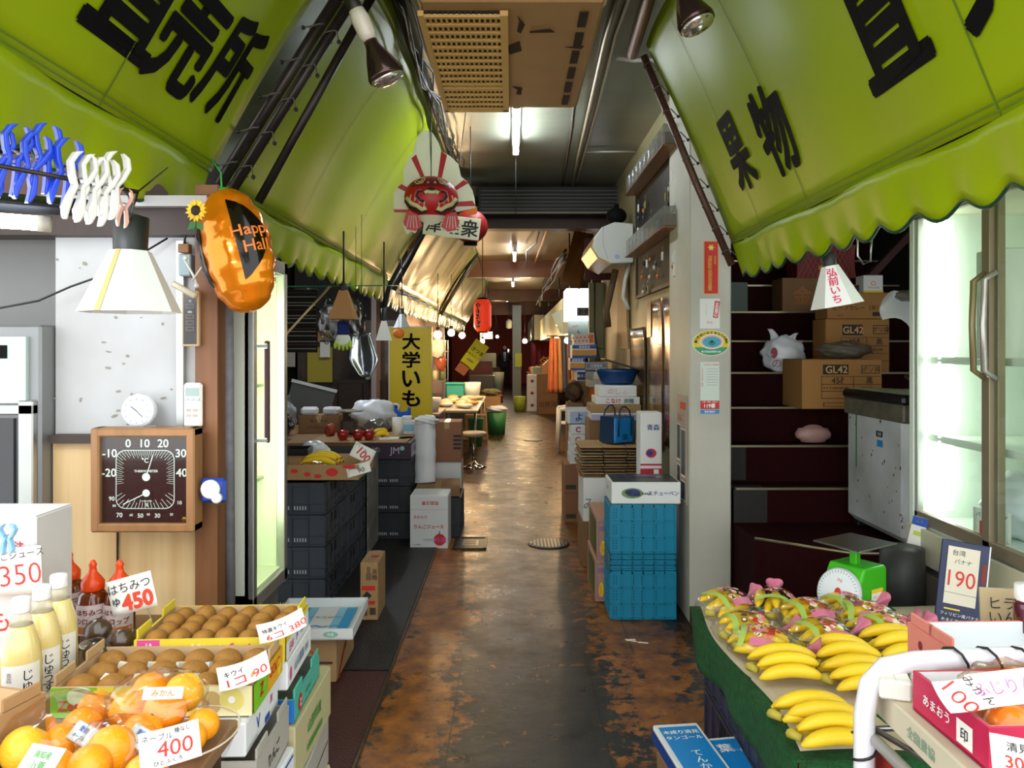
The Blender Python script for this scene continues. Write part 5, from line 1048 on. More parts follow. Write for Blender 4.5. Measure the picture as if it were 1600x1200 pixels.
# stool
t = thing('bar_stool', 'round cream-topped stool with a chrome pedestal on the lane', 'stool', (-.50,10.05,.001)); MB().lathe([(0,.41),(.165,.41),(.17,.43),(.165,.455),(.14,.465),(0,.467)], mat('stool_top','#b9ab94',.4), 28).ob('seat', t)
MB().cyl((0,0,.03),(0,0,.41),.022,CHROME).ob('post', t); MB().lathe([(.17,0),(.172,.008),(.1,.025),(.035,.06),(.024,.08)], CHROME, 28).ob('base', t)
# ================================================================ middle right: crates, cartons, posters
for k, (h, nm) in enumerate(((.283,'tall one at the bottom of the stack'),(.031,'lowest of the three folded ones'),(.031,'middle of the three folded ones'),(.031,'uppermost of the three folded ones'),(.287,'tall one under the grape carton'))):
    z = sum((.283,.031,.031,.031,.287)[:k])
    crate(f'bright blue-green plastic crate, {nm}', (.748,4.515,z+.001), (.38,.27,h-.001), CRB, 'bright blue-green crates by the pillar', 0, 'teal')
t = carton('white grape carton with blue writing, on the blue-green crates', (.765,4.525,.665), (.395,.29,.122), WCARD, 0, [('e','front',.30,.5,.062,.03,mat('grape_green','#6f8f5a',.5)),('e','front',.31,.52,.04,.022,mat('grape_blue','#26346e',.5)),('e','front',.25,.55,.022,.014,mat('grape_dark','#1d2450',.5)),('e','front',.37,.45,.02,.012,mat('grape_dark')),('t','front',.50,.48,.013,'青森県産',INK),('t','front',.75,.5,.025,'スチューベン',mat('navy_print','#26307e',.5),.015),('t','left',.5,.6,.02,'青森',BROWNP)], tape=False)
MB().box((0,0,.1245), (.375,.27,.003), mat('grape_lid','#26241c',.35)).disc(T(-.01,.02,.126), .13, .045, mat('lid_window','#5b6070',.12)).disc(T(-.02,.02,.126), .1, .03, mat('grape_dark'),lift=.002).ob('lid', t)
BPINK = mat('banana_carton','#b98a74',.75,noise=.1)
for k, (x, lb) in enumerate(((.715,'pinkish banana carton on the floor behind the blue-green crates'),(.725,'pinkish banana carton upon the other one behind the blue-green crates'))):
    carton(lb, (x,4.95,.001+.255*k), (.41,.50,.253), BPINK, 0, [('r','front',.02,.06,.98,.94,mat('mauve_print','#8a7490',.6)),('r','front',.035,.1,.965,.9,BPINK),('e','front',.09,.3,.014,.045,YELP),('e','front',.075,.28,.012,.035,mat('amber_card')),('r','front',.03,.7,.3,.82,mat('mauve_print')),('r','left',.2,.1,.9,.9,mat('olive_print','#4c5a24',.6))], tape=False)
carton('tall white and red cider carton standing behind the grape carton', (.90,5.05,.515), (.14,.16,.62), WCARD, 0, [('r','front',0,0,1,.42,mat('crimson_print','#c41f3c',.5)),('r','front',0,.45,1,.47,mat('crimson_print')),('e','front',.5,.58,.035,.03,mat('crimson_print')),('e','front',.45,.58,.02,.02,mat('navy_print')),('t','front',.6,.85,.04,'青森',mat('navy_print')),('t','front',.6,.2,.16,'りん\nごジ',WHT,.01),('r','front',.62,.36,.85,.41,WHT)], tape=False)
carton('brown carton at the foot of the flattened cardboard pile', (.735,5.65,.001), (.47,.40,.32), KRAFTD, 0, tape=False)
carton('white carton under the flattened cardboard pile', (.735,5.65,.3235), (.46,.40,.31), WCARD, 0, [('t','front',.1,.4,.08,'み',mat('grey_print'))], tape=False)
random.seed(17)
for k in range(11):
    t = MB(); m = [KRAFTD, KRAFT, mat('grey_kraft','#8d7f6c',.8,noise=.15)][k % 3]; w_ = .49+random.uniform(-.02,.02)
    for j in range(3): t.box(((j-1)*w_/3, random.uniform(-.004,.004), .0065+random.uniform(-.002,.002)), (w_/3-.006,.42,.009), m, .002)
    one('flattened_carton', t, f'flattened brown carton, {["bottom","second from bottom","third from bottom","fourth from bottom","fifth from bottom","middle","fifth from top","fourth from top","third from top","second from top","top"][k]} of the pile under the blue bag', 'flattened carton', (.735+random.uniform(-.01,.01),5.66,.637+.0205*k), (0,0,random.uniform(-.03,.03)), 'flattened cartons under the blue bag')
z = .637+.0205*11+.001
t = thing('tote_bag', 'bright blue tote bag with two handles on the flattened cartons', 'bag', (.775,5.66,z), (0,0,.55)); BB = mat('tote_blue','#1b86d0',.4); BBD = mat('tote_navy','#12304f',.5)
MB().grid(lambda u, v: (lambda w_: ((-.5+u)*.20*w_, -.085*w_, v*.19))(1-.06*v), 6, 6, BB, th=.004).grid(lambda u, v: ((.5-u)*.20*(1-.06*v), .085*(1-.06*v), v*.19), 6, 6, BB, th=.004).box((0,0,.003), (.20,.17,.006), BBD).ob('body', t)
g = MB()
for s in (-1,1): g.add([(s*.1,-.085,0),(s*.1,.085,0),(s*.094,.08,.19),(s*.094,-.08,.19)], [(0,1,2,3) if s > 0 else (3,2,1,0)], BBD)
g.box((0,0,.188), (.188,.16,.004), BBD); g.ob('side_panel', t)
for s in (-1,1): MB().tube([(-.06,s*.088,.05),(-.055,s*.09,.17),(-.045,s*.085,.235),(-.015,s*.075,.265),(.015,s*.075,.265),(.045,s*.085,.235),(.055,s*.09,.17),(.06,s*.088,.05)], .006, BBD, 8).ob('handle', t)
MB().rect(frame((0,-.0895,.045),(1,0,0),(0,0,1)), -.022,-.02,.022,.02, mat('tote_badge','#0e5a94',.4)).ob('badge', t)
# tall column behind the bag
z = .001
for h, m, lb in ((.33,KRAFTD,'plain brown carton on the floor beside the poster wall, lowest of the tall column'),(.33,KRAFT,'plain brown carton, second from the floor in the tall column'),(.325,KRAFTD,'plain brown carton just under the white and violet one')):
    carton(lb, (.80,6.25,z), (.38,.36,h-.003), m, 0, tape=False); z += h
for h, w_, m, lb, mk in ((.06,.38,WCARD,'low white and violet carton at the base of the boxes behind the bag',[('r','front',0,0,1,.8,mat('violet_pale','#a9a4cf',.5)),('t','front',.75,.4,.05,'Ｍ',mat('navy_print'))]),
                         (.065,.40,KRAFT,'long kraft carton with dark letters behind the blue bag handles',[('t','front',.5,.5,.03,'紅玉りんご',BROWNP)]),
                         (.06,.35,WCARD,'white carton with red and green letters above the long kraft one',[('t','front',.4,.5,.038,'こなけ',RED,.03),('t','front',.75,.5,.038,'卵麺',mat('petrol_print','#24605c',.5),.02)]),
                         (.088,.30,WCARD,'white carton with a faint pink drawing, topmost behind the bag',[('t','front',.4,.5,.045,'のし',mat('pink_line','#d9a6a6',.5)),('t','front',.7,.4,.035,'心',mat('pink_line'))])):
    carton(lb, (.82 if w_ > .36 else .835,6.22,z), (w_,.32,h-.003), m, 0, mk, tape=False); z += h
t = thing('blue_tub', 'dark blue plastic tub with a slanting brown lid on top of the boxes', 'tub', (.86,6.28,z+.002))
MB().grid(lambda u, v: ((.11+.045*v)*math.cos(u*2*PI)*1.15, (.10+.03*v)*math.sin(u*2*PI), .002+.12*v), 28, 6, mat('tub_blue','#123a6e',.25), th=.004).cyl((0,0,0),(0,0,.004),.115,mat('tub_blue'),n=24).ob('body', t)
MB().box((.01,0,.165), (.36,.28,.012), mat('lid_brown','#4a3724',.5), .003, R(.28,'Y')).ob('lid', t)
# column nearer the lane
z = .001
for h, lb in ((.26,'worn reddish brown carton on the floor at the lane edge beyond the flattened pile'),(.26,'worn reddish brown carton, the upper one at the lane edge')):
    carton(lb, (.57,7.05,z), (.20,.42,h-.003), mat('kraft_red'), 0, [('r','front',.05,.15,.5,.3,mat('dark_green_tape','#2a3a24',.5))], tape=False); z += h
for k in range(4): carton(f'small white box with a magenta ring, {["lowest","second from below","third from below","topmost"][k]} of four at the lane edge', (.585+.004*k,7.0,z), (.14,.30,.085), WCARD, 0, [('t','front',.45,.5,.05,'C',mat('magenta_print','#b01e6a',.5),.05)], 'small magenta-ringed boxes', tape=False); z += .0885
tray('open white carton with a blue wave mark above the magenta-ringed boxes', (.60,7.05,z), (.20,.34,.13), WCARD, 0, [('r','front',.1,.05,.9,.85,mat('pale_blue_card','#a9b8d6',.5)),('t','front',.5,.5,.07,'よ',mat('navy_print'),.02)], notch=False)
carton('reddish tall carton behind the crinkled foil bag', (.76,6.85,.001), (.13,.40,.80), mat('kraft_red'), 0, tape=False)
soft_bag('crinkled shiny clear bag on the reddish tall carton', (.76,6.85,.802), (.075,.07,.07), mat('crinkle','#b9a892',.15,.6,bump=.5,bscale=30), 51, ears=False)
z = .001
for h, lb in ((.40,'large brown carton on the floor under the tower of striped cartons'),(.40,'large brown carton, second of the tower of striped cartons'),(.42,'large brown carton, third of the tower of striped cartons')):
    carton(lb, (.78,8.05,z), (.34,.40,h-.003), KRAFTD, 0, tape=False); z += h
ST1 = [('r','front',0,0,1,.2,BLUEP),('r','front',0,.2,1,.62,mat('orange_band','#e89a2e',.5)),('r','front',0,.72,1,.98,BLUEP),('t','front',.5,.85,.028,'函館直送',WHT,.02),('t','front',.5,.42,.03,'さくらんぼ',mat('green_pale','#9aa85a',.5))]
carton('navy carton with small white letters low in the striped tower', (.735,8.0,z), (.15,.30,.105), WCARD, 0, [('r','front',.05,.1,.98,.9,mat('navy_card','#1a2560',.5)),('t','front',.5,.5,.03,'◎ミニト',WHT)], tape=False)
carton('grey carton with white lettering beside the lower striped one', (.86,7.98,z), (.22,.30,.19), GREYC, 0, [('r','front',.05,.72,.95,.92,mat('grey_blue','#7a80a0',.5)),('t','front',.5,.82,.03,'北海道産',WHT),('r','front',.0,.52,1,.6,mat('navy_card'))], tape=False)
z += .106
carton('blue and orange striped carton, lower one of the two', (.675,8.05,z), (.15,.30,.125), WCARD, 0, ST1, tape=False)
carton('blue and orange striped carton, upper one of the two', (.745,8.05,z+.128), (.25,.30,.135), WCARD, 0, ST1, tape=False)
carton('white carton with orange end panel on top of the striped ones', (.745,8.05,z+.266), (.215,.28,.115), WCARD, 0, [('r','front',.06,.12,.72,.88,mat('peach_dots','#e6c4b0',.6)),('r','front',.74,.1,.96,.9,ORANGEP),('t','front',.4,.5,.05,'∴∵∴∵',RED)], tape=False, tilt=(0,-.06))
z = .001
carton('tall plain carton under the orange one and the foam bundle', (.86,7.35,.001), (.30,.40,1.07), KRAFTD, 0, tape=False)
carton('orange carton below the grey tray', (.80,7.35,1.072), (.11,.3,.115), ORANGEP, 0, [('t','front',.5,.5,.06,'果',RED)], tape=False)
tray('shallow grey tray holding the foam bundle', (.83,7.3,1.19), (.22,.3,.07), GREYC, .05, notch=False)
soft_bag('bundle of white foam nets in the shallow grey tray', (.85,7.28,1.197), (.075,.09,.085), mat('foam_net','#d9d0be',.5,bump=.8,bscale=50), 53, ears=False)
carton('brown carton carrying dark sacks at the stall edge', (.62,7.62,.001), (.16,.25,1.02), KRAFTD, 0, tape=False)
soft_bag('dark brown sack behind the open white carton', (.62,7.62,1.022), (.085,.1,.10), mat('sack_brown','#5a3c1e',.7,noise=.5,scale=14), 54, ears=False)
# monobloc chair half hidden by the cartons
t = thing('plastic_chair', 'white plastic armchair half hidden behind the stacked cartons', 'chair', (.92,11.7,.001), (0,0,-PI/2)); CH = mat('chair_white','#deded6',.35)
MB().box((0,0,.42), (.44,.42,.025), CH, .01).ob('seat', t)
MB().grid(lambda u, v: ((u-.5)*.42, .21+.05*v-.03*(1-(2*u-1)**2), .43+.38*v), 8, 6, CH, th=.018).ob('backrest', t)
for sx_ in (-1,1):
    MB().tube([(sx_*.23,-.23,.0),(sx_*.215,-.21,.42),(sx_*.225,-.205,.64)], [.018,.026,.024], CH, 8).ob('leg', t)
    MB().tube([(sx_*.22,.24,.0),(sx_*.2,.21,.42)], [.018,.026], CH, 8).ob('leg', t)
    MB().tube([(sx_*.225,-.21,.64),(sx_*.235,.0,.66),(sx_*.22,.24,.72)], .026, CH, 8).ob('armrest', t)
# posters on the olive wall
def poster(label, y0, y1, z0, z1, m, deco=(), x=1.027, name='poster'):
    g = MB(); n = 8
    g.grid(lambda u, v: (x+.004*math.sin(u*7+v*4)+.003*math.sin(v*11), y1+(y0-y1)*u, z0+(z1-z0)*v), n, n, m, th=-.0015)
    fm = frame((x-.009,y1,z0),(0,-1,0),(0,0,1)); w_, h = y1-y0, z1-z0
    for d in deco:
        if d[0] == 'r': g.rect(fm, d[1]*w_, d[2]*h, d[3]*w_, d[4]*h, d[5])
        elif d[0] == 't': g.text(d[4], d[5], fm @ T(d[1]*w_, d[2]*h, .001), h=d[3], bold=.015)
    return one(name, g, label, 'poster')
GP = lambda k, a, b: mat('poster_'+k, a, .16, .35, noise=.8, scale=3.2, h2=b, bump=.25, bscale=5, stretch=(1,1.5,.6))
poster('narrow pale green glossy poster on the wall next to the pillar', 4.62,4.76,.95,1.78, GP('mint','#a8a878','#8a9a6a'))
poster('glossy amber and violet poster, second from the pillar', 4.78,5.20,.90,1.88, GP('amber','#c29a52','#6a4a5e'), [('r',.86,.55,1,1,mat('poster_blue','#1c4a8e',.3)),('r',.90,.0,1,.5,mat('poster_plum','#5a2a34',.3)),('t',.5,.2,.08,'祭',RED)])
poster('glossy gold and dark poster, third from the pillar', 5.22,5.80,.85,1.90, GP('gold','#b98a42','#3f3440'), [('r',.0,.75,.3,1,mat('poster_brown','#5a3418',.3))])
poster('glossy crumpled golden poster behind the tall boxes', 5.9,6.7,.95,1.72, GP('honey','#a8823e','#57422a'))
poster('small yellow printed notice at the top corner near the pillar', 4.58,4.80,1.79,1.97, mat('notice_yellow','#b59a2e',.4), [('t',.5,.6,.03,'商店街',RED),('t',.5,.3,.03,'お知らせ',RED)], x=1.03, name='notice')
g = MB().box((0,0,0), (.006,.24,.62), mat('newsprint','#b9a294',.6,noise=.15,scale=12), .001); fm = frame((-.0032,.12,-.31),(0,-1,0),(0,0,1))
g.rect(fm,.09,.54,.235,.58,RED).text('りんご',mat('pink_line2','#c96a5e',.5),fm @ T(.10,.49,0),h=.05,bold=.01)
for x0,y0,x1,y1,m in ((.01,.24,.09,.44,mat('photo_dark','#2e3436',.4)),(.12,.16,.22,.42,mat('photo_blue','#3c4a58',.4)),(.01,.02,.09,.2,mat('photo_dark')),(.12,.02,.22,.12,mat('photo_blue'))): g.rect(fm,x0-.006,y0-.012,x1+.006,y1+.006,PAPER).rect(fm,x0,y0,x1,y1,m,.0018)
one('newspaper_poster', g, 'newspaper page with red headline and photographs on the side of the pillar', 'poster', (.9955,4.5,.97))
# dark accessory board high on the right wall
t = thing('accessory_board', 'dark wall board of small accessories with two rows of clear cases', 'display board', (1.035,5.45,2.46))
MB().box((0,0,0), (.02,1.66,.98), mat('board_dark','#16130f',.6,noise=.4,scale=14), .003).ob('board', t)
f = MB()
for z in (-.49,.49): f.box((-.008,0,z), (.03,1.7,.025), WOODD)
for y in (-.84,.84): f.box((-.008,y,0), (.03,.025,1.0), WOODD)
f.ob('frame', t)
CASE = mat('case_clear','#8d8d84',.12,alpha=.55)
for z, lb in ((.40,'upper row of clear plastic cases on the dark accessory board'),(-.10,'lower row of clear plastic cases on the dark accessory board')):
    t = thing('case_row', lb, 'case', (.965,5.45,2.46+z))
    MB().box((0,0,-.068), (.10,1.56,.008), mat('shelf_copper','#8a5a34',.3,.5)).ob('shelf', t)
    for i in range(9):
        MB().box((0,-.70+i*.17,0), (.09,.155,.125), CASE, .004).box((0,-.70+i*.17,-.02), (.06,.12,.07), mat(f'case_fill_{i%3}', ['#5a2f2a','#2b3f66','#6b5a34'][i%3], .5)).ob('case', t)
random.seed(23)
kc = []
for i in range(26):
    y = 4.75+random.uniform(0,1.45); z = random.choice([random.uniform(2.47,2.74), random.uniform(2.02,2.25)])
    m = mat(f'charm_{i%6}', ['#d9d6cc','#b5651e','#1d2230','#8a7a3a','#39414e','#b9b2a0'][i%6], .35)
    g = MB().tube([(-.012,0,.02),(-.02,0,.0),(-.018,0,-.03)], .002, STEEL, 5)
    if i % 3: g.ball((-.02,0,-.045), (.012,.014,.018), m, 10, 8)
    else: g.box((-.02,0,-.06), (.012,.03,.06), m, .004)
    one('key_charm', g, f'small {["pale round","copper round","navy flat","olive round","slate round","beige flat"][i%6] if False else ["pale","copper","navy","olive","slate","beige"][i%6]} charm on the dark accessory board, {"upper" if z > 2.4 else "lower"} half, item {i+1} along' if False else f'one of the small {["pale","copper-coloured","navy","olive","slate","beige"][i%6]} charms hanging {"between the two case rows" if z > 2.4 else "below the lower case row"}', 'charm', (1.022,y,z), group=f'{["pale","copper-coloured","navy","olive","slate","beige"][i%6]} charms {"between the case rows" if z > 2.4 else "below the lower case row"}')
one('door_chime', MB().box((0,0,0), (.03,.055,.16), mat('chime_white','#d8d8d2',.4), .008).box((-.018,-.005,.03), (.012,.03,.05), mat('chime_white'), .003), 'white plastic box at the lower corner of the accessory board', 'box', (1.008,4.72,2.07))
one('ladder_cable', MB().tube([(1.02,4.66,2.95),(1.015,4.64,2.5),(1.0,4.72,2.42),(1.01,5.0,2.36)], .006, mat('grey_cable','#77776e',.5), 6), 'grey cable running down beside the accessory board', 'cable')
# wall air conditioner
t = thing('wall_air_conditioner', 'rounded white wall air conditioner beside the accessory board', 'air conditioner', (1.03,6.5,2.44)); AW = mat('aircon_white','#c9cbc4',.35)
prof = [(0,.17),(-.16,.185),(-.27,.14),(-.34,.05),(-.36,-.03),(-.30,-.12),(-.20,-.17),(0,-.16)]
MB().prism(prof, .85, AW, frame((0,.85,0),(1,0,0),(0,0,1)) if False else frame((0,0,0),(1,0,0),(0,0,1)) @ T(0,0,-.85)).ob('body', t, bevel=.012)
MB().prism([(-.345,.04),(-.366,-.03),(-.306,-.125),(-.20,-.178),(-.19,-.168),(-.295,-.115),(-.352,-.03),(-.335,.045)], .86, mat('aircon_gold','#a8863e',.3,.3), frame((0,-.004,0),(1,0,0),(0,0,1)) @ T(0,0,-.865)).ob('louvre', t)
MB().disc(frame((-.14,-.002,-.11),(1,0,0),(0,0,1)), .02, .02, mat('badge_blue','#9ab0dc',.4)).line(frame((0,-.002,0),(1,0,0),(0,0,1)), [(-.26,.14),(-.26,.0),(-.22,-.13)], .003, mat('seam_grey','#8a8a84',.5)).ob('end_seam', t)
MB().tube([(-.02,.1,-.16),(-.06,.08,-.3),(-.08,.06,-.45),(-.04,.0,-.56)], .018, WCABLE, 8).ob('drain_hose', t)
one('brown_hose', MB().tube([(.93,6.9,2.26),(.90,6.95,2.1),(.86,7.0,1.9),(.88,7.02,1.75)], .03, mat('hose_brown','#6b5238',.6), 8), 'brown insulated pipe sagging below the wall air conditioner', 'pipe')
one('black_ball', MB().ball((0,0,0), (.09,.07,.07), BLK, 16, 10).cyl((0,0,.07),(0,0,.1),.02,BLK,n=8), 'round black object on top of the wall air conditioner', 'object', (.90,6.62,2.695))
one('plywood_board', MB().prism([(0,0),(.7,.0),(.55,.75),(.1,.95)], .02, mat('plywood_tan','#9a7440',.6,noise=.2,scale=4), frame((1.03,7.4,1.55),(0,-1,0),(0,0,1))), 'tan plywood board fixed to the wall below the air conditioner', 'board')
one('maroon_board', MB().box((0,0,0), (.30,.03,.42), mat('maroon_cloth','#4a1218',.7), .004), 'dark maroon board hanging behind the wall air conditioner', 'board', (.88,7.7,2.45))
t = thing('hanging_sign', 'brown shiny hanging sign board slanting above the checkout box', 'sign', (.73,8.6,2.55), (0,.28,-.5))
MB().box((0,0,0), (.24,.03,.62), mat('sign_copper','#8a5426',.22,.6,noise=.4,scale=5,stretch=(4,4,.6)), .004).text('お茶', BROWNP, frame((.06,-.016,.1),(1,0,0),(0,0,1)), h=.07).ob('panel', t); MB().tube([(0,0,.31),(0,0,.6)], .006, CABLE, 6).ob('hanger', t)
one('olive_post', MB().box((0,0,0), (.19,.10,2.3), mat('post_olive','#8a8458',.5,noise=.25,scale=3), .004).box((0,-.053,.4), (.19,.006,.01), INK), 'broad olive painted post beyond the stacked cartons', 'post', (.97,8.75,1.151))
one('hanging_cable', MB().tube([(.93,8.66,2.3),(.93,8.66,1.75),(.95,8.66,1.62),(.97,8.66,1.5),(.985,8.66,1.42),(.96,8.66,1.36),(.945,8.66,1.42),(.955,8.66,1.5)], .006, CABLE, 6), 'thin black looped cable hanging on the olive post', 'cable')
t = thing('checkout_box', 'bright white lit box with a black checkout sign over the stall', 'sign box', (.92,10.3,2.13))
LITW = mat('lit_white','#ffffff',.4,em='#f3fbff',es=3.5)
MB().box((0,0,0), (.42,.5,.42), LITW, .006).ob('case', t)
for x in (-.15,.15): MB().cyl((x,0,.2),(x,0,.98),.01,DKMET,n=6).ob('hanger', t)
MB().box((.06,-.256,-.09), (.26,.012,.10), mat('plate_grey','#9aa8a0',.4)).text('お会計', INK, frame((.06,-.263,-.09),(1,0,0),(0,0,1)), h=.07, w=.22, bold=.02).box((.06,-.256,-.145), (.26,.014,.012), INK).ob('sign_plate', t)
g = MB().box((0,0,0), (.36,.02,.5), mat('bird_panel','#93a39c',.5), .003); fm = frame((0,-.011,0),(1,0,0),(0,0,1)); g.line(fm, [(-.05,.1),(.05,-.05),(.12,-.02)], .012, INK).disc(fm @ T(.1,-.02,0), .03, .05, INK).line(fm, [(-.12,.15),(-.05,.17)], .008, RED)
one('picture_panel', g, 'pale panel with a bird-and-branch drawing above the striped cartons', 'picture', (.92,10.2,1.69))
# pillar stickers
FY = 4.3185
fm0 = lambda px, py, D=FY: frame(tuple(at(px,py,D)),(1,0,0),(0,0,1))
GOLDP = mat('gold_sticker','#d9a82a',.4); 
fm = fm0(1111,418); g = MB().rect(fm,-.042,-.15,.042,.15,GOLDP,.0008).rect(fm,-.038,-.146,.038,.146,mat('sticker_red','#c81c16',.45),.0014)
for k in range(3): g.disc(fm @ T(0,.112,0) @ R(k*PI/3), .020, .006, GOLDP, 12, .002)
g.disc(fm @ T(0,.112,0), .011, .011, mat('gold_bright','#efcf4a',.4), 16, .0024)
g.text('消\n防\n防\n災\n協\n会\n会\n員\n章', GOLDP, fm @ T(-.006,-.032,0), h=.20, w=.024, bold=.02, leading=.8, lift=.002).text('上\n野\n消\n防\n署', GOLDP, fm @ T(.022,.045,0), h=.055, w=.010, bold=.02, leading=.8, lift=.002)
one('red_sticker', g, 'tall red sticker with gold star and letters on the pillar', 'sticker')
fm = fm0(1109,490); g = MB().rect(fm,-.056,-.084,.056,.084,mat('sticker_white','#e3e2dd',.5),.001).rect(fm @ R(-.12),.02,-.02,.048,.075,mat('sticker_red'),.0016).text('火\nの\n用\n心', WHT, fm @ R(-.12) @ T(.034,.028,0), h=.085, w=.02, bold=.03, leading=.8, lift=.0022).text('防災', mat('pink_line2'), fm @ T(0,-.05,0), h=.016).text('一\n二\n三', mat('grey_print'), fm @ T(-.02,.02,0), h=.05, w=.008)
one('fire_notice', g, 'white notice with a tilted red strip below the red sticker', 'sticker')
fm = fm0(1111,536); g = MB().disc(fm,.105,.072,WHT,36,.0008).disc(fm,.102,.07,mat('sticker_yellow','#e6c912',.45),36,.0012).add([(.10*math.cos(a),.068*math.sin(a)-.0,.0016) for a in [PI+.35+i*(PI-.7)/20 for i in range(21)]], [tuple(range(21))], mat('sticker_green','#2e9a72',.45), False, fm)
g.disc(fm @ T(.004,.008,0),.066,.042,WHT,30,.0019).disc(fm @ T(.004,.008,0),.062,.038,mat('sticker_pink','#e6a9a4',.45),30,.0022).disc(fm @ T(.004,.006,0),.052,.030,mat('sticker_teal','#35a6b8',.45),30,.0025).disc(fm @ T(.004,.008,0),.008,.008,INK,12,.003).disc(fm @ T(.004,.0,0),.02,.014,mat('teal_dark','#1f7a86',.45),16,.0028)
for i, ch in enumerate('暴力を追い出すあなたの勇気'):
    a = PI*.98-i*PI*.98/12; g.text(ch, INK, fm @ T(.086*math.cos(a),.004+.055*math.sin(a),0) @ R((a-PI/2)*.75), h=.016, bold=.03, lift=.003)
g.text('暴力団追放都民の会', WHT, fm @ T(0,-.048,0), h=.012, w=.11, bold=.02, lift=.003)
one('oval_sticker', g, 'oval yellow, green and blue sticker with letters around its rim', 'sticker')
fm = fm0(1109,606); g = MB().rect(fm,-.053,-.145,.053,.145,mat('sticker_mint','#d3ded2',.45),.001).rect(fm,-.053,-.145,.053,-.122,mat('sticker_blue','#2f86c9',.45),.0015).rect(fm,-.053,-.12,.053,-.072,mat('sticker_red'),.0015).text('119番', WHT, fm @ T(0,-.1,0), h=.026, bold=.03, lift=.002).text('火事・救急・救助は', WHT, fm @ T(0,-.079,0), h=.009, lift=.002).text('東京消防庁', WHT, fm @ T(0,-.134,0), h=.012, bold=.02, lift=.002).text('火\n災\n予\n防', mat('pink_line2'), fm @ T(-.042,.06,0), h=.11, w=.012, lift=.002).text('住宅用火災警報器', RED, fm @ T(.008,.13,0), h=.01, lift=.002)
for i in range(7): g.rect(fm,-.02,.105-i*.015,.045,.107-i*.015,mat('grey_print'),.0016)
one('emergency_poster', g, 'pale emergency call poster with a red 119 band low on the pillar', 'sticker')
# ================================================================ right side: stairs clutter, cooler, bananas
BOXP = mat('carton_ink','#2a1c12',.6)
def gl42(label, loc, dims):
    return carton(label, loc, dims, mat('kraft_gold','#a9783e',.75,noise=.1), 0, [('r','front',.26,.70,.58,.90,BOXP),('t','front',.43,.80,.045,'GL42',mat('kraft_light','#d0a468',.6),.02),('r','front',.74,.72,.97,.89,BOXP),('r','front',.75,.735,.96,.875,mat('kraft_gold')),('t','front',.86,.81,.035,'ポリ袋',BOXP),('l','front',[(.24,.66),(.98,.66)],.003,BOXP),('t','front',.44,.58,.04,'45ℓ',BOXP,.01),('t','front',.84,.58,.04,'黒',BOXP),('l','front',[(.24,.5),(.98,.5)],.003,BOXP),('l','front',[(.64,.66),(.64,.36)],.003,BOXP),('l','front',[(.24,.36),(.98,.36)],.003,BOXP),('l','front',[(.24,.22),(.98,.22)],.003,BOXP),('l','front',[(.24,.66),(.24,.22)],.003,BOXP),
                  ('t','front',.42,.43,.016,'サイズ 0.03×650×800',BOXP),('t','front',.8,.43,.016,'10枚×60冊',BOXP),('r','front',.26,.05,.56,.13,BOXP),('r','front',.27,.06,.55,.12,mat('kraft_gold'))], tape=False)
gl42('kraft garbage-bag carton with a black code panel, the front one on the stairs', (2.005,4.835,1.184), (.485,.34,.30))
gl42('kraft garbage-bag carton with a black code panel, the rear higher one', (2.27,5.155,1.394), (.42,.22,.35))
carton('kraft curry carton on the rear lettered carton', (2.28,5.155,1.748), (.41,.21,.17), mat('kraft_gold'), 0, [('t','front',.45,.42,.035,'ビーフカレー（辛）',BOXP),('r','front',.72,.1,.96,.26,BOXP),('t','front',.2,.12,.012,'200g×30',BOXP)], tape=False)
carton('small white carton with an orange ring on the curry carton', (2.40,5.16,1.922), (.13,.12,.115), WCARD, 0, [('e','front',.5,.55,.018,.014,ORANGEP),('e','front',.5,.55,.013,.009,WCARD),('t','front',.5,.3,.014,'ラベックス',INK),('r','front',0,0,1,.12,YELP)], tape=False)
carton('kraft carton with a gold pagoda print, up on the stairs', (2.12,5.62,1.813), (.36,.22,.245), KRAFTD, 0, [('t','front',.4,.5,.13,'金',mat('gold_dull','#a8661e',.5),.02),('t','front',.8,.72,.05,'D',mat('rust_print','#7a2e1a',.5),.03),('r','front',.78,.2,.98,.55,BOXP)], tape=False)
RC_ = mat('red_check','#7a2420',.6)
ck = [('l','front',[(i/12,0),(min(1,i/12+.3),1)],.004,mat('check_line','#a8524a',.6)) for i in range(0,12)]+[('l','front',[(i/12,1),(min(1,i/12+.3),0)],.004,mat('check_line')) for i in range(0,12)]
carton('red checked carton at the top of the stairs clutter', (2.27,5.66,2.061), (.42,.22,.24), RC_, 0, ck+[('e','front',.5,.3,.06,.03,mat('tan_print'))], tape=False)
soft_bag('white shopping bag with red marks standing on a stair', (1.81,5.13,1.393), (.135,.09,.12), mat('white_bag'), 61, prints=lambda m: m.disc(frame((-.085,-.075,.13),(.9,-.4,0),(0,0,1)), .022, .035, mat('dull_red','#8a2026',.5)).text('の', mat('dull_red'), frame((-.07,-.082,.06),(.9,-.3,0),(0,0,1)), h=.05))
soft_bag('crumpled clear bag lying on the front lettered carton', (2.09,4.82,1.488), (.16,.10,.055), mat('grey_crinkle','#6f685c',.15,alpha=.75,bump=.5,bscale=20), 62, ears=False)
soft_bag('dark clear bag lying on the old chest freezer', (2.25,4.08,1.345), (.14,.10,.055), mat('dark_crinkle','#3a3e3c',.12,alpha=.8,bump=.5,bscale=20), 63, ears=False)
one('white_bag_corner', MB().grid(lambda u, v: (u*.3-.0, .04*math.sin(u*5+v*3), -.30*v*(.35+.65*u)+.05*math.sin(u*6)), 12, 12, mat('white_bag'), th=.002).add([], [], mat('white_bag')), 'white bag pinned by its corner beside the right cooler', 'bag', at(1380,468,3.95))
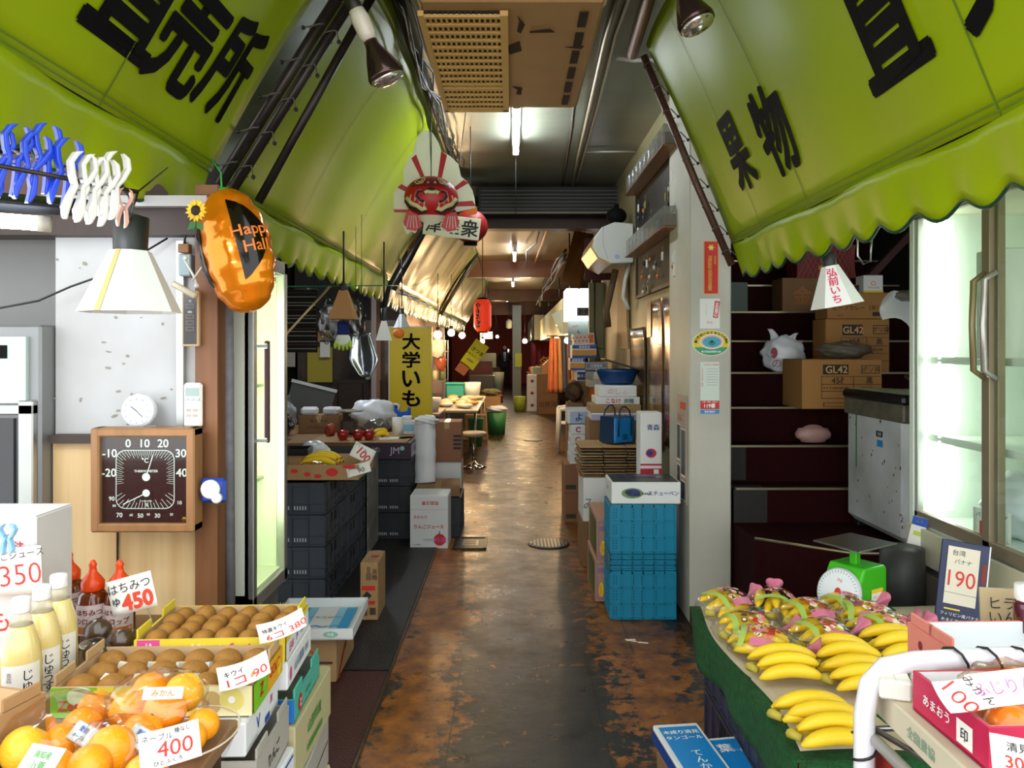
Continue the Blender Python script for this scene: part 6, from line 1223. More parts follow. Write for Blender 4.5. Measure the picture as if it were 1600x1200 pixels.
one('crumpled_foil', crumple((0,0,0), (.06,.05,.03), mat('grey_crinkle'), 66), 'crumpled silvery wrap above the pinned white bag', 'wrap', at(1418,462,3.9))
one('pink_wrap', MB().ball((0,0,0), (.11,.06,.055), mat('pale_pink','#b98f86',.5,noise=.2,scale=6,bump=.5,bscale=12,stretch=(1,3,3)), 22, 14, fn=lambda d: 1+.08*math.sin(d.z*14)), 'pale pink wrapped bundle sticking out left of the chest freezer', 'bundle', (1.835,4.68,1.03))
one('green_folder', MB().box((0,0,0), (.16,.02,.22), mat('dark_green_card','#123a24',.4)).box((-.085,0,-.05),(.012,.02,.14),PAPER), 'dark green folder standing up on the dim stairs', 'folder', (1.62,5.55,1.92))
one('wire_hook', MB().tube([(0,0,.1),(0,0,0),(.02,0,-.03),(.045,0,-.02),(.05,0,.06)], .004, STEEL, 6), 'thin metal hook under the hem of the right awning', 'hook', at(1340,400,2.75))
one('wood_beam', MB().box((0,0,0), (.05,.06,1.4), mat('beam_red','#3a1512',.6), .004, R(.75,'Y')), 'dark slanting timber under the stairs ceiling', 'beam', (2.62,5.2,2.25))
# chest freezer
t = thing('chest_freezer', 'old rust-spotted white chest freezer standing on the stair landing', 'freezer', (2.135,3.95,.585)); CF = mat('freezer_white','#d0d2d8',.35,noise=.14,scale=3,h2='#8d8c88')
g = cab = MB().box((0,0,.36), (.56,.64,.66), CF, .035)
MB().box((-.002,0,.655), (.572,.652,.09), mat('gasket_tape','#6a6454',.5,noise=.5,scale=14), .008).ob('tape_band', t)
MB().box((0,0,.72), (.59,.67,.045), mat('lid_trim','#1c1a17',.35,noise=.3,scale=20), .012).grid(lambda u, v: ((u-.5)*.56+.01, (v-.5)*.63, .746+.004*math.sin(u*8)*math.sin(v*7)), 10, 10, mat('lid_sheet','#c9d4bf',.5)).ob('lid', t)
fm = frame((-.2805,.32,0),(0,-1,0),(0,0,1)); g = cab; random.seed(31)
for i in range(26):
    u = random.choice([random.gauss(.6,.03), random.uniform(.05,.6)]); z = random.uniform(.1,.62); g.disc(fm @ T(u,z,0), random.uniform(.003,.009), random.uniform(.004,.01), mat('rust_spot','#8a4a22',.8) if random.random() < .6 else mat('rust_dark','#4a3626',.8), 7, random.uniform(.001,.002))
g.rect(fm,.13,.33,.142,.70,mat('green_streak','#2f8a2a',.5),.0016); g.rect(fm,.36,.52,.43,.55,mat('sticker_dark','#2c3440',.4),.0018).rect(fm,.37,.47,.43,.505,mat('sticker_blue'),.0018).text('冷凍', WHT, fm @ T(.395,.535,0), h=.018, lift=.0024)
g.ob('cabinet', t)
for x in (-.22,.22):
    for y in (-.26,.26): MB().box((x,y,.016), (.06,.06,.03), DKMET, .004).ob('foot', t)
MB().box((.0,-.322,.08), (.4,.006,.09), mat('freezer_plate','#c9cac4',.4), .003).ob('vent_plate', t)
# right glass door cooler
t = thing('glass_door_cooler', 'long lit glass-door cooler along the right edge, facing the lane', 'cooler', (1.77,1.75,0)); L_ = 1.67; RCB = mat('cooler_cream','#d2cdb6',.4,noise=.1,scale=4,h2='#b3aa8c'); TAUPE = mat('taupe_frame','#8f7f68',.4,.3,noise=.15,scale=8)
INN = mat('lit_lining','#e0e8dc',.5)
MB().box((.35,L_/2,2.2), (.7,L_,.12), RCB).box((.69,L_/2,1.45), (.02,L_,1.4), INN).box((.35,L_-.015,1.45), (.7,.03,1.4), INN).box((.35,.015,1.45), (.7,.03,1.4), INN).box((.36,L_/2,.78), (.68,L_,.05), INN).box((.35,L_/2,.38), (.7,L_,.75), mat('cooler_base_grey','#3f3d39',.5)).ob('body', t)
MB().box((-.008,L_/2,.705), (.02,L_-.01,.15), RCB, .003).ob('base_panel', t)
g = MB().box((-.006,L_/2,.53), (.014,L_-.01,.13), mat('kick_taupe','#6b6050',.45)).box((-.008,L_/2,.455), (.012,L_,.015), BLK).box((-.006,L_/2,.28), (.012,L_-.01,.3), mat('kick_taupe')); g.ob('kick_panel', t)
for z in (1.16,1.5): MB().box((.36,L_/2,z), (.58,L_-.08,.014), mat('wire_shelf_white','#e3e8de',.4)).box((.08,L_/2,z), (.015,L_-.08,.03), mat('wire_shelf_white')).ob('shelf', t)
for y0, y1, dx, nm in ((1.06,1.66,.02,'far'),(.04,1.12,.0,'near')):
    MB().box((dx,(y0+y1)/2,1.49), (.006,y1-y0-.06,1.28), GLASS).ob('glass', t, lab=nm+' sliding glass pane')
    f = MB()
    for y in (y0+.02,y1-.02): f.box((dx,y,1.48), (.028,.05,1.37), TAUPE if y < 1.3 and y > .9 else ALU, .003)
    for z in (.815,2.14): f.box((dx,(y0+y1)/2,z), (.028,y1-y0,.05), TAUPE, .003)
    f.ob('door_frame', t, lab=nm+' sliding door frame')
for y, m in ((1.105,mat('handle_olive','#8a7a56',.35,.4)),(1.04,mat('handle_silver','#b0a8a4',.25,.6))):
    MB().tube([(-.012,y,1.83),(-.055,y,1.80),(-.06,y,1.64),(-.055,y,1.47),(-.012,y,1.44)], .012, m, 8).ob('handle', t)
GL9 = mat('cooler_tube_bright','#ffffff',.4,em='#f2fff4',es=7)
MB().cyl((.10,1.56,.86),(.10,1.56,2.1),.03,GL9,n=12).ob('lamp_tube', t); MB().cyl((.10,.55,.86),(.10,.55,2.1),.022,GL9,n=12).ob('lamp_tube', t)
MB().box((.16,1.3,1.3), (.02,.02,1.05), ALU).ob('shelf_post', t)
soft_bag('white crumpled bag inside the right cooler', (2.02,3.0,.807), (.16,.16,.13), mat('white_bag'), 71, ears=False)
card('price card marked 110 inside the right cooler', (1.83,2.93,.875), (PI/2,0,-PI/2+.5), .14, .12, [('バナナチップ',0,.3,.018,INK),('110',.0,-.1,.05,RED,.01)])
t = one('fruit_punnet', MB().box((0,0,.05), (.1,.16,.10), mat('punnet_white','#d9dcd2',.4), .006).ball((-.05,0,.06), (.02,.05,.05), mat('apple_print','#c0402a',.4), 16, 10), 'white box with a red apple picture on the cooler shelf', 'box', (1.87,2.92,1.51+.25)) if False else carton('white box with a round red apple picture on the upper cooler shelf', (1.90,2.95,1.508), (.14,.16,.42), mat('punnet_white','#d9dcd2',.4), 0, [('e','left',.5,.72,.04,.05,mat('apple_print','#c0402a',.4)),('e','left',.45,.74,.015,.04,YELP)], tape=False)
# hanging paper lamp with red letters
p = at(1308,478,3.12); paper_lamp('paper lampshade with red lettering under the right awning', p, .205, .165, mat('lamp_paper'), n=6, rot=.18, neck=.28, topw=.32, drop=.22, writing=('弘\n前\nい\nち', mat('magenta_red','#d92a5a',.5), 3, .15), inner=mat('lamp_kraft'), tilt=(0,-.18))
# banana table
t = thing('display_table', 'banana display table spread with tan paper over green turf', 'table', (1.22,2.43,0)); TW, TD = 1.03, 1.10
TURF = mat('green_turf','#0e5a22',.9,noise=.5,scale=40,bump=1,bscale=150)
MB().box((0,0,.53), (TW,TD,.02), KRAFTD).ob('board', t)
MB().grid(lambda u, v: (-TW/2-.012-.012*math.sin(u*17)*v, -TD/2+TD*u, .543-.15*v*(1+.12*math.sin(u*9))), 40, 6, TURF, th=.008).grid(lambda u, v: (-TW/2+TW*u, -TD/2-.012-.012*math.sin(u*15)*v, .543-.19*v), 30, 6, TURF, th=-.008).box((0,0,.545), (TW+.02,TD+.02,.006), TURF).ob('turf', t)
MB().grid(lambda u, v: (-TW/2+.012+.02*math.sin(v*7)*(1-u)+(TW-.02)*u, -TD/2+.03+(TD-.03)*v+.012*math.sin(u*11)*(1-v), .5505+.003*math.sin(u*13+v*5)*math.sin(v*11)), 30, 30, mat('tan_paper','#c2b294',.75,noise=.12,scale=5), th=.0015).ob('paper', t)
for y, k in ((2.15,0),(2.68,1)):
    for z in (0,1): crate(f'dark blue-grey crate under the banana table, {"lower" if z == 0 else "upper"} {"near" if k == 0 else "far"} one', (.935,y,.001+.26*z), (.40,.52,.258), mat('crate_navy','#33364a',.45), 'dark crates under the banana table')
BGF = film('banana_bag','#ffffff',.28,.16); PKN = mat('pink_tie','#e07a9a',.35,noise=.3,scale=20); FLW = mat('flower_print','#c2322e',.45); LIM = mat('lime_print','#a4bd58',.45)
def bagged(label, px, py, rz, seed, sc=1.0, z=.555):
    p = onZ(px, py, .60); t = thing('bagged_bananas', label, 'bananas', (p.x,p.y,z), (0,0,rz), 'bagged bananas on the table'); random.seed(seed)
    banana_hand(t, 4, .165, .0185, .030, seed)
    MB().ball((0,0,.046), (.118,.088,.056), BGF, 28, 18, fn=lambda d: 1+.05*math.sin(d.x*9+seed)*math.sin(d.y*8)+.03*math.sin(d.z*15+d.x*12)).ob('bag', t)
    g = MB(); 
    def top(x, y): 
        k = max(.05,1-(x/.12)**2-(y/.09)**2); return (x, y, .048+.058*math.sqrt(k))
    for i in range(30):
        x0, y0 = random.uniform(-.025,.05), random.uniform(-.06,.03); r = random.uniform(.006,.013); m = [FLW, mat('cream_flower','#f2e2c4',.45), mat('pink_flower','#e27a8a',.45), mat('brown_leaf','#5a4a1e',.5)][i % 4]
        g.add([top(x0+r*math.cos(a*PI/4), y0+r*math.sin(a*PI/4)) for a in range(8)], [tuple(range(8))], m)
    g.grid(lambda u, v: top(-.07+.02*u+.006*math.sin(v*5), -.078+.13*v), 3, 12, LIM).grid(lambda u, v: top(-.03+.09*u, -.082+.02*v), 10, 2, PKN); g.ob('bag_print', t)
    MB().grid(lambda u, v: ((lambda r, a: (.112+v*.06, r*math.cos(a), .045+.025*v+r*math.sin(a)))(.006+.024*v*v*(1+.25*math.sin(u*19)), u*2*PI)), 20, 6, PKN).ob('bag_tie', t)
    t.scale = (sc,)*3; return t
for i, a in enumerate([('bagged bananas at the far left corner of the table',1132,945,.55),('bagged bananas second from the left in the far row',1207,945,1.2),('bagged bananas nearest the green scale',1322,952,.3),('bagged bananas in the middle, behind the large cluster',1262,962,.2),('bagged bananas just in front of those by the scale',1352,966,-.25),
                       ('bagged bananas second row left, tie pointing right',1168,985,.0),('bagged bananas left of centre, against the loose bananas',1192,1008,-.45),('bagged bananas in the centre with upright tie',1282,996,.25),('bagged bananas at the right by the navy price sign',1385,985,.2)]):
    bagged(a[0], a[1], a[2], a[3], 100+i)
def loose(label, px, py, rz, n, seed, L=.20, rows=2, z=.555):
    p = onZ(px, py, .59); t = thing('banana_bunch', label, 'bananas', (p.x,p.y,z), (0,0,rz), 'loose bananas on the table'); banana_hand(t, n, L, .0205, .033, seed, rows)
    MB().box((.03,-.02,.062), (.02,.055,.001), mat('clear_tape','#f3efd9',.1), 0).ob('tape_band', t); return t
for a in (('bunch of loose bananas in the middle of the table',1226,1042,-.08,5,1),('bunch of loose bananas at the front left of the table',1268,1114,-.03,3,2),('bunch of loose bananas at the very front by the white rack pipe',1302,1146,-.05,4,3),('bunch of loose bananas behind the white rack pipe',1345,1060,-.1,5,4),('bunch of loose bananas right of the centre, below the pink ties',1322,1030,-.05,4,5),('bunch of loose bananas left of the small salmon box',1402,1012,.05,4,6)): loose(*a)
# green scale
t = thing('kitchen_scale', 'bright green kitchen scale with round white dial on the banana table', 'scale', (1.38,3.05,.0), (0,0,.55)); SG = mat('scale_green','#3fb41e',.35); 
t.location = (1.295,2.90,.5565)
MB().prism([(-.085,0),(.085,0),(.085,.17),(.075,.185),(-.05,.185),(-.085,.12)], .15, SG, frame((0,.075,0),(1,0,0),(0,0,1))).ob('body', t, bevel=.008)
MB().box((0,0,.22), (.03,.03,.08), SG, .004).ob('post', t); MB().box((0,0,.262), (.23,.20,.008), STEEL, .003).ob('pan', t)
Dm = frame((-.084,0,.085),(0,-1,.0),(.30,0,1))
g = MB().lathe([(.0,.0),(.088,.0),(.092,.012),(.088,.02)], mat('dial_rim','#b9c2bf',.3), 32, Dm).disc(Dm,.084,.084,mat('dial_white','#e3e8ee',.3),32,.0205)
for i in range(40): g.line(Dm, [(.072*math.cos(i*PI/20),.072*math.sin(i*PI/20)),(.08*math.cos(i*PI/20),.08*math.sin(i*PI/20))], .0016, INK, .0215)
g.disc(Dm,.014,.018,RED,14,.0215).text('2kg', RED, Dm @ T(.0,.045,0), h=.014, lift=.0215); dl = g.ob('dial', t)
MB().line(Dm,[(0,0),(.02,-.065)],.003,RED,.023).ob('needle', dl)
fm = frame((.02,-.0765,.06),(1,0,0),(0,0,1)); MB().rect(fm,-.035,-.045,.035,.045,PAPER).rect(fm,-.035,.03,.035,.045,YELP,.0016).rect(fm,.01,-.01,.02,.0,INK,.0016).text('校正済', INK, fm @ T(-.01,.015,0), h=.01).ob('sticker', t)
one('dark_drum', MB().lathe([(.0,0),(.13,0),(.135,.02),(.13,.10),(.135,.12),(.13,.2),(.135,.22),(.13,.34),(0,.34)], mat('drum_grey','#2f2e2d',.5), 28), 'dark grey ribbed drum behind the green scale', 'drum', (1.60,3.20,.561)) if False else one('dark_drum', MB().lathe([(.0,0),(.085,0),(.09,.02),(.085,.25),(.09,.27),(.085,.5),(.09,.52),(.085,.72),(0,.72)], mat('drum_grey','#2f2e2d',.5), 28), 'dark grey ribbed drum behind the green scale', 'drum', (1.63,3.21,.001))
# navy sign with price
t = thing('price_sign', 'navy sign board with a cream card marked 190, leaning by the cooler', 'sign', (1.565,2.70,.5565), (-.16,.12,-.35)); NV = mat('navy_board','#16244f',.35)
MB().box((0,0,.155), (.15,.012,.31), NV, .002).box((.076,.002,.155), (.004,.014,.31), WHT).ob('board', t)
fm = frame((0,-.0065,.155),(1,0,0),(0,0,1)); g = MB().text('フィリピン産バナナ', WHT, fm @ T(0,-.10,0), h=.012, w=.12).text('あまくておいしい', WHT, fm @ T(0,-.12,0), h=.010, w=.11).rect(fm,-.05,-.085,.0,-.08,YELP).rect(fm,.055,.02,.07,.09,mat('maroon_print')); g.ob('print', t)
g = MB().box((-.005,-.010,.19), (.10,.003,.20), mat('cream_card','#e0d8c4',.6)); fm = frame((-.005,-.0118,.19),(1,0,0),(0,0,1)); g.text('台湾', INK, fm @ T(-.015,.08,0), h=.02).text('バナナ', INK, fm @ T(.0,.05,0), h=.016).text('190', RED, fm @ T(0,-.01,0), h=.055, w=.085, bold=.0).line(fm, [(-.05,-.06),(.05,-.062)], .001, INK); g.ob('card', t)
g = MB().box((0,0,0), (.045,.002,.10), PAPER); fm = frame((0,-.0012,0),(1,0,0),(0,0,1)); g.rect(fm,-.0225,.02,.0225,.05,BLUEP).rect(fm,-.012,-.015,.012,.0,mat('label_yellow','#c9d64a',.5)).text('電気', WHT, fm @ T(0,.035,0), h=.012)
one('energy_label', g, 'small blue and white label hanging at the corner of the right cooler', 'label', at(1434,830,3.30), (0,.2,-.6)).scale = (1.3,1.3,1.25)
one('tan_card', MB().box((0,0,0), (.16,.006,.13), mat('tan_sign','#b3a078',.6)).text('ヒラサヤ\nいんげん', INK, frame((0,-.0038,.015),(1,0,0),(0,0,1)), h=.06), 'tan hand-lettered card at the right edge behind the salmon box', 'card', at(1590,965,1.8), (-.1,0,-.2))
t = thing('glass_jar', 'dark jar with white lid cut by the right frame edge', 'jar', at(1612,985,1.72)); MB().lathe([(0,0),(.035,0),(.036,.06),(.03,.07)], mat('jar_dark','#5a2030',.15,coat=.5), 20).ob('body', t); MB().lathe([(.033,.068),(.034,.07),(.034,.1),(0,.102)], WHT, 20).ob('lid', t)
# wire rack with boxes
t = thing('wire_rack', 'white pipe rack wound with dark cord at the lower right', 'rack', (.665,1.45,0)); RW = mat('rack_white','#dedcdf',.4)
MB().tube([(0,0,0),(0,0,.86),(.012,.004,.915),(.045,.01,.945),(.10,.012,.955),(.62,.05,.965)], .019, RW, 12).ob('pipe', t)
MB().tube([(.72,.06,0),(.72,.06,.9),(.70,.06,.95),(.62,.05,.965)], .019, RW, 12).ob('pipe', t)
c = MB(); c.tube([(.021*math.cos(a), .021*math.sin(a), .45+a/(2*PI)*.05) for a in [i*PI/6 for i in range(90)]], .0028, CABLE, 5); c.tube([(.16+i*.008, .015+.022*math.cos(i*.8), .958+.022*math.sin(i*.8)) for i in range(40)], .0028, CABLE, 5); c.ob('cord', t)
for z in (.70,.832):
    g = MB()
    g.tube([(.012,-.0,z-.012),(.03,-.5,z-.012)], .011, mat('rail_grey','#b9b6ae',.4,.3), 8)
    g.tube([(.02,-.0,z),(.16,-.40,z)], .006, STEEL, 6).tube([(.02,0,z),(.72,.06,z)], .006, STEEL, 6).tube([(.16,-.40,z),(.80,-.36,z)], .006, STEEL, 6).tube([(.72,.06,z),(.80,-.36,z)], .006, STEEL, 6); 
    for k in range(1,8): g.tube([(.02+.1*k,.008*k,z),(.16+.09*k,-.40+.005*k,z)], .0025, STEEL, 5)
    g.ob('shelf', t)
MB().tube([(.16,-.40,0),(.16,-.40,.89)], .012, RW, 8).ob('leg', t); MB().tube([(.80,-.36,0),(.80,-.36,.89)], .012, RW, 8).ob('leg', t)
one('red_sheet', MB().box((0,0,0), (.5,.006,.34), mat('red_tarp','#8e2414',.5)).tube([(-.22,-.005,.1),(-.22,-.012,.1)], .012, STEEL, 10).tube([(-.22,-.005,-.05),(-.22,-.012,-.05)], .012, STEEL, 10).tube([(-.12,-.005,.02),(-.12,-.012,.02)], .012, STEEL, 10), 'brick red tarp with metal eyelets below the rack shelf', 'tarp', (.70,1.23,.615), (0,0,-PI/2))
carton('flat beige carton on the rack under the small white boxes', (.96,1.325,.842), (.51,.37,.056), mat('beige_carton','#c9bda3',.7), 0, [('t','left',.5,.5,.022,'全国農協',mat('sage_print'))], tape=False)
for k in range(2): carton(f'small white box with black letters on the beige carton, {"left" if k == 0 else "right"} one', (.72+.065*k,1.455+.012*k,.901), (.055,.085,.036), mat('box_cream','#e2dfd3',.5), -.3, [('t','top',.5,.5,.014,'越後',INK,.02)], tape=False)
SAL = mat('salmon_card','#e28a78',.5); CRIM = mat('crimson_card','#c01e4a',.45)
tray('salmon pink open box with white inside, the rear one on the rack', (1.10,1.625,.86), (.44,.17,.085), SAL, -.33+.36, [('e','left',.3,.6,.008,.01,mat('dark_rose','#8a2a3a',.5)),('e','left',.6,.3,.008,.01,mat('dark_rose'))], inner=mat('white_inside'), rim=SAL, notch=True)
tray('crimson open box with white inside, the front one on the rack', (.955,1.285,.901), (.46,.21,.07), CRIM, .03, [('r','left',.62,.15,.82,.7,PAPER),('t','left',.35,.5,.018,'あまおう',WHT),('t','left',.72,.42,.02,'印',INK)], inner=mat('white_inside'), notch=False)
OP = mat('persimmon_skin','#ee7a0c',.28,noise=.15,scale=3,h2='#e06408',coat=.35)
for px, py, D, r, lb in ((1553,1098,1.30,.038,'orange under the printed bag in the crimson box'),(1592,1075,1.34,.036,'orange at the right edge in the crimson box, rear one'),(1580,1136,1.22,.038,'orange at the right edge in the crimson box, front one'),(1606,1110,1.26,.036,'orange cut by the right frame edge')):
    orange(at(px,py,D), r, lb, 'oranges in the crimson box', (-1,.3,0), OP)
bag_film('clear bag around the oranges in the crimson box', at(1582,1092,1.29), (.085,.07,.06), 77)
g = MB().grid(lambda u, v: ((u-.5)*.12, -.01+.02*math.sin(v*PI), (v-.5)*.05), 10, 8, PAPER, th=.001).text('ふじりんご', mat('pink_print'), frame((0,-.012,0),(1,0,0),(0,.2,1)), h=.022, lift=.012)
one('bag_header', g, 'white bag header with pink letters on the oranges of the crimson box', 'label', at(1570,1075,1.235), (-.5,-.12,0))
card('white price card marked 100 across the corner of the crimson box', at(1508,1088,1.22), (.62,-.1,.1), .088, .052, [('みかん',.28,.05,.016,INK,0,-1.2),('100',-.12,-.08,.028,RED,-.01,-1.2)], curl=.01)
card('white price card at the lower right frame edge', at(1592,1182,1.12), (.75,.0,-.45), .07, .055, [('清見',0,.2,.014,INK),('300',0,-.2,.018,RED)])
# blue flyers boxes on the floor
BL = mat('flyer_blue','#0f86d2',.35); MK = lambda st, extra: [('r','top',.06,.04,.94,.95,BL),('t','top',.5,.82,.045,st,WHT,.02)]+extra
carton('flat blue and white box by the turf edge, left one with two rows of letters', (.58,2.38,.225), (.155,.46,.05), WCARD, .12, [('r','top',.08,.02,.93,.95,BL),('t','top',.5,.87,.024,'木成り清見',WHT,.03),('t','top',.5,.79,.024,'タンゴール',WHT,.03),('t','top',.55,.45,.15,'て\nん\nか\nの',WHT),('r','left',0,0,1,.8,mat('deep_blue','#1a3f8e',.4))], tape=False)
carton('flat blue and white box by the turf edge, right one with a single mark', (.722,2.32,.225), (.125,.44,.04), WCARD, .17, [('r','top',.08,.02,.93,.96,BL),('t','top',.4,.84,.05,'葉',WHT,.02),('t','top',.72,.8,.02,'一番',WHT,0,-.3),('e','top',.6,.4,.03,.03,mat('peach_print','#e2b39a',.5))], tape=False)
carton('plain carton on the floor supporting the two blue boxes', (.635,2.36,.001), (.26,.40,.222), KRAFTD, .14, tape=False)
# ================================================================ the far passage
BULB = mat('warm_bulb','#fff2d8',.4,em='#ffd49a',es=380)
def bulb(label, p, r=.045, up=.4):
    up = (1.785 if p[0] > .6 else 3.09 if p[0] > -.55 else 2.22+(p[0]+1.175)*1.49)-p[2]
    t = thing('light_bulb', label, 'lamp', p, group='bare bulbs in the far stalls')
    MB().ball((0,0,0), r, BULB, 14, 10).ob('bulb', t); MB().cyl((0,0,r*.8),(0,0,r*2),r*.5,BLK,n=10).cyl((0,0,r*2),(0,0,up),.005,CABLE,n=6).ob('socket', t)
bulb('very bright bulb right beside the yellow sign', at(684,523,10.0), .05)
bulb('bright bulb, second behind the yellow sign', at(705,520,11.3), .05)
bulb('bright bulb, third in the row behind the yellow sign', at(722,524,12.8), .05)
bulb('small bulb near the yellow banner', at(754,533,16))
bulb('bulb before the dark red end wall', at(777,526,26))
bulb('bulb glowing left of the far clothes on the right', at(820,533,20), .06)
bulb('bulb above the hanging clothes on the right', at(870,530,14))
bulb('second bulb above the hanging clothes, nearer', at(886,532,12.5))
# left stall under the bulbs
STW = mat('stall_wall','#b9a29a',.4,noise=.15,scale=3)
struct('wall_stall_light', MB().box((-1.85,14.2,1.6), (1.2,.08,3.2), STW).box((-1.62,11.6,1.6), (.06,5.2,3.2), STW).box((-1.6,14.14,1.75),(.5,.02,.02),STEEL), 'pale stall wall lit by the bare bulbs', 'wall')
t = thing('stall_counter', 'stall counter with dark blue front left of the market table', 'counter', (-1.22,9.85,0)); MB().box((0,0,.36), (.62,.9,.72), mat('counter_blue','#152f66',.5), .004).ob('front', t); MB().box((0,0,.74), (.66,.94,.03), mat('counter_top','#a89a86',.4), .003).ob('top', t)
one('white_basin', MB().lathe([(0,0),(.12,0),(.16,.17),(.152,.17),(.115,.012),(0,.012)], WHT, 24), 'white basin on the blue-fronted counter', 'basin', (-1.06,9.8,.757))
t = thing('produce_crate', 'white slatted basket of fried food on a post by the bulbs', 'basket', (-1.365,11.2,.001)); MB().box((0,0,.48), (.30,.30,.95), mat('white_basket','#cfcabb',.5), .01).ob('basket', t); MB().lathe([(0,.96),(.17,.96),(.205,1.0),(.195,1.01),(0,.985)], mat('pan'), 24).ob('dish', t)
random.seed(41); g = MB()
for i in range(30): a = random.uniform(0,6.3); r = .16*math.sqrt(random.random()); g.ball((r*math.cos(a), r*math.sin(a), 1.0+random.uniform(0,.03)), (.035,.03,.022), mat('fried','#c98a3e',.6,noise=.4,scale=20), 8, 6)
o = g.ob('fried_pieces', t); o['kind'] = 'stuff'
t = thing('market_table', 'long market table heaped with pale packets, beyond the stool', 'table', (-.80,12.0,0))
MB().box((0,0,.70), (.68,3.2,.03), mat('table_grey','#8d8a86',.4), .004).ob('tabletop', t)
for x in (-.3,.3):
    for y in (-1.5,1.5): MB().cyl((x,y,0),(x,y,.69),.018,STEEL,n=10).ob('leg', t)
for i in range(26):
    x = -.80+random.uniform(-.24,.26); y = 10.7+random.uniform(0,2.1); m = mat(f'packet_{i%5}', ['#d9c68a','#e6e2d2','#c9a23e','#cfd6b0','#b98a4a'][i%5], .4)
    one('food_packet', MB().ball((0,0,.035), (.10,.09,.035), m, 12, 8), f'{["pale yellow","white","golden","greenish","tan"][i%5]} food packet on the long market table', 'packet', (x,y,.717), (0,0,i), f'{["pale yellow","white","golden","greenish","tan"][i%5]} packets on the market table')
one('turquoise_box', MB().box((0,0,.12), (.30,.30,.22), mat('turquoise','#3fb5a6',.4), .015).box((0,0,.235), (.33,.33,.03), mat('turquoise'), .01), 'turquoise plastic box standing at the far end of the market table', 'box', (-.98,13.3,.717))
one('white_tub', MB().lathe([(0,0),(.13,0),(.16,.25),(0,.25)], WHT, 20), 'white tub right of the turquoise box', 'tub', (-.70,13.4,.717))
one('green_bin', MB().lathe([(0,0),(.10,0),(.125,.42),(.135,.44),(.13,.45),(0,.45)], mat('bin_green','#2f7a42',.5), 20), 'green cylindrical bin beneath the near end of the market table', 'bin', (-.58,12.2,.001))
carton('kraft carton beneath the long market table', (-.62,13.2,.001), (.36,.35,.42), KRAFT, 0, tape=False)
one('green_bin', MB().lathe([(0,0),(.15,0),(.18,.40),(0,.40)], mat('bin_green'), 20), 'wider green bin with a white bag, right of the kraft carton', 'bin', (-.28,13.9,.001))
soft_bag('white bag hanging over the wider green bin', (-.28,13.9,.402), (.19,.18,.06), mat('white_bag'), 81, ears=False)
carton('low wooden box of vegetables at the lane edge past the market table', (-.42,15.2,.001), (.40,.5,.62), KRAFT, 0, tape=False)
soft_bag('heap of leafy vegetables on the low wooden box', (-.42,15.2,.624), (.2,.2,.07), mat('leafy','#8a8450',.7,noise=.6,scale=12,bump=1,bscale=20), 82, ears=False, cat='vegetables', name='vegetable_heap')
one('ham_bag', crumple((0,0,0), (.075,.05,.13), mat('ham','#a8583e',.35,noise=.3,scale=8), 83).cyl((0,0,.12),(0,0,.85),.004,CABLE,n=5), 'reddish wrapped ham hanging beside the yellow sign', 'ham', at(689,566,10.8))
one('hanging_bag', crumple((0,0,0), (.10,.05,.14), mat('clear_white','#e0d6cc',.2,alpha=.75), 84), 'pale bag of food hanging right under the brightest bulb', 'bag', at(684,543,10.7))
one('steel_pot', MB().lathe([(0,0),(.16,0),(.16,.2),(.17,.2),(.17,.21),(.05,.26),(0,.26)], STEEL, 24), 'steel pot at the back of the left stall', 'pot', (-1.25,13.6,.001+.0)) if False else None
t = thing('steel_shelf', 'steel shelf unit behind the market table', 'shelf', (-1.35,13.5,0))
for z in (.5,1.0,1.5): MB().box((0,0,z), (.42,.6,.02), STEEL).ob('board', t)
for x in (-.2,.2):
    for y in (-.28,.28): MB().box((x,y,.85), (.02,.02,1.7), STEEL).ob('upright', t)
for i in range(6): one('jar', MB().lathe([(0,0),(.05,0),(.05,.13),(.03,.16),(0,.16)], mat(f'jar_{i%3}', ['#b0482a','#d9cfa8','#6a7a4a'][i%3], .3), 14), f'{["red-brown","cream","olive"][i%3]} jar on the {"middle" if i < 3 else "upper"} board of the steel shelf', 'jar', (-1.47+.12*(i%3),13.4,1.011+.5*(i//3)))
carton('dark box with silver trim at the end of the market table', (-.62,15.9,.001), (.5,.4,1.0), mat('box_dark','#201d1c',.4), 0, tape=False)
one('red_cloth', crumple((0,0,0), (.22,.25,.18), mat('cloth_red','#9a1620',.8), 85).cyl((0,0,-.43),(0,0,-.1),.12,mat('cloth_dark','#1d1418',.8),n=12), 'bright red cloth draped over a low stand in the far lane', 'cloth', (-.42,17.2,.435))
carton('red-brown stand of goods behind the red cloth', (-.75,18.5,.001), (.55,.6,1.25), mat('goods_maroon','#5a1e1a',.6,noise=.4,scale=6), 0, tape=False)
carton('grey printer-like machine on a dark stand at the far end', (-1.0,27.0,.9), (.9,.6,.5), mat('machine_grey','#7f8a80',.4), 0, tape=False, name='machine', cat='machine')
carton('dark stand below the grey machine at the far end', (-1.0,27.0,.001), (1.1,.7,.897), mat('stand_dark','#231d1b',.6), 0, tape=False, name='stand', cat='stand')
one('white_bucket', MB().lathe([(0,0),(.16,0),(.2,.75),(0,.75)], mat('bucket_white','#b9c2b4',.4), 18), 'whitish bin near the feet of the far person', 'bin', (-.47,26.4,.001))['label'] = 'whitish bin on the floor by the dark stand, left of the far person'
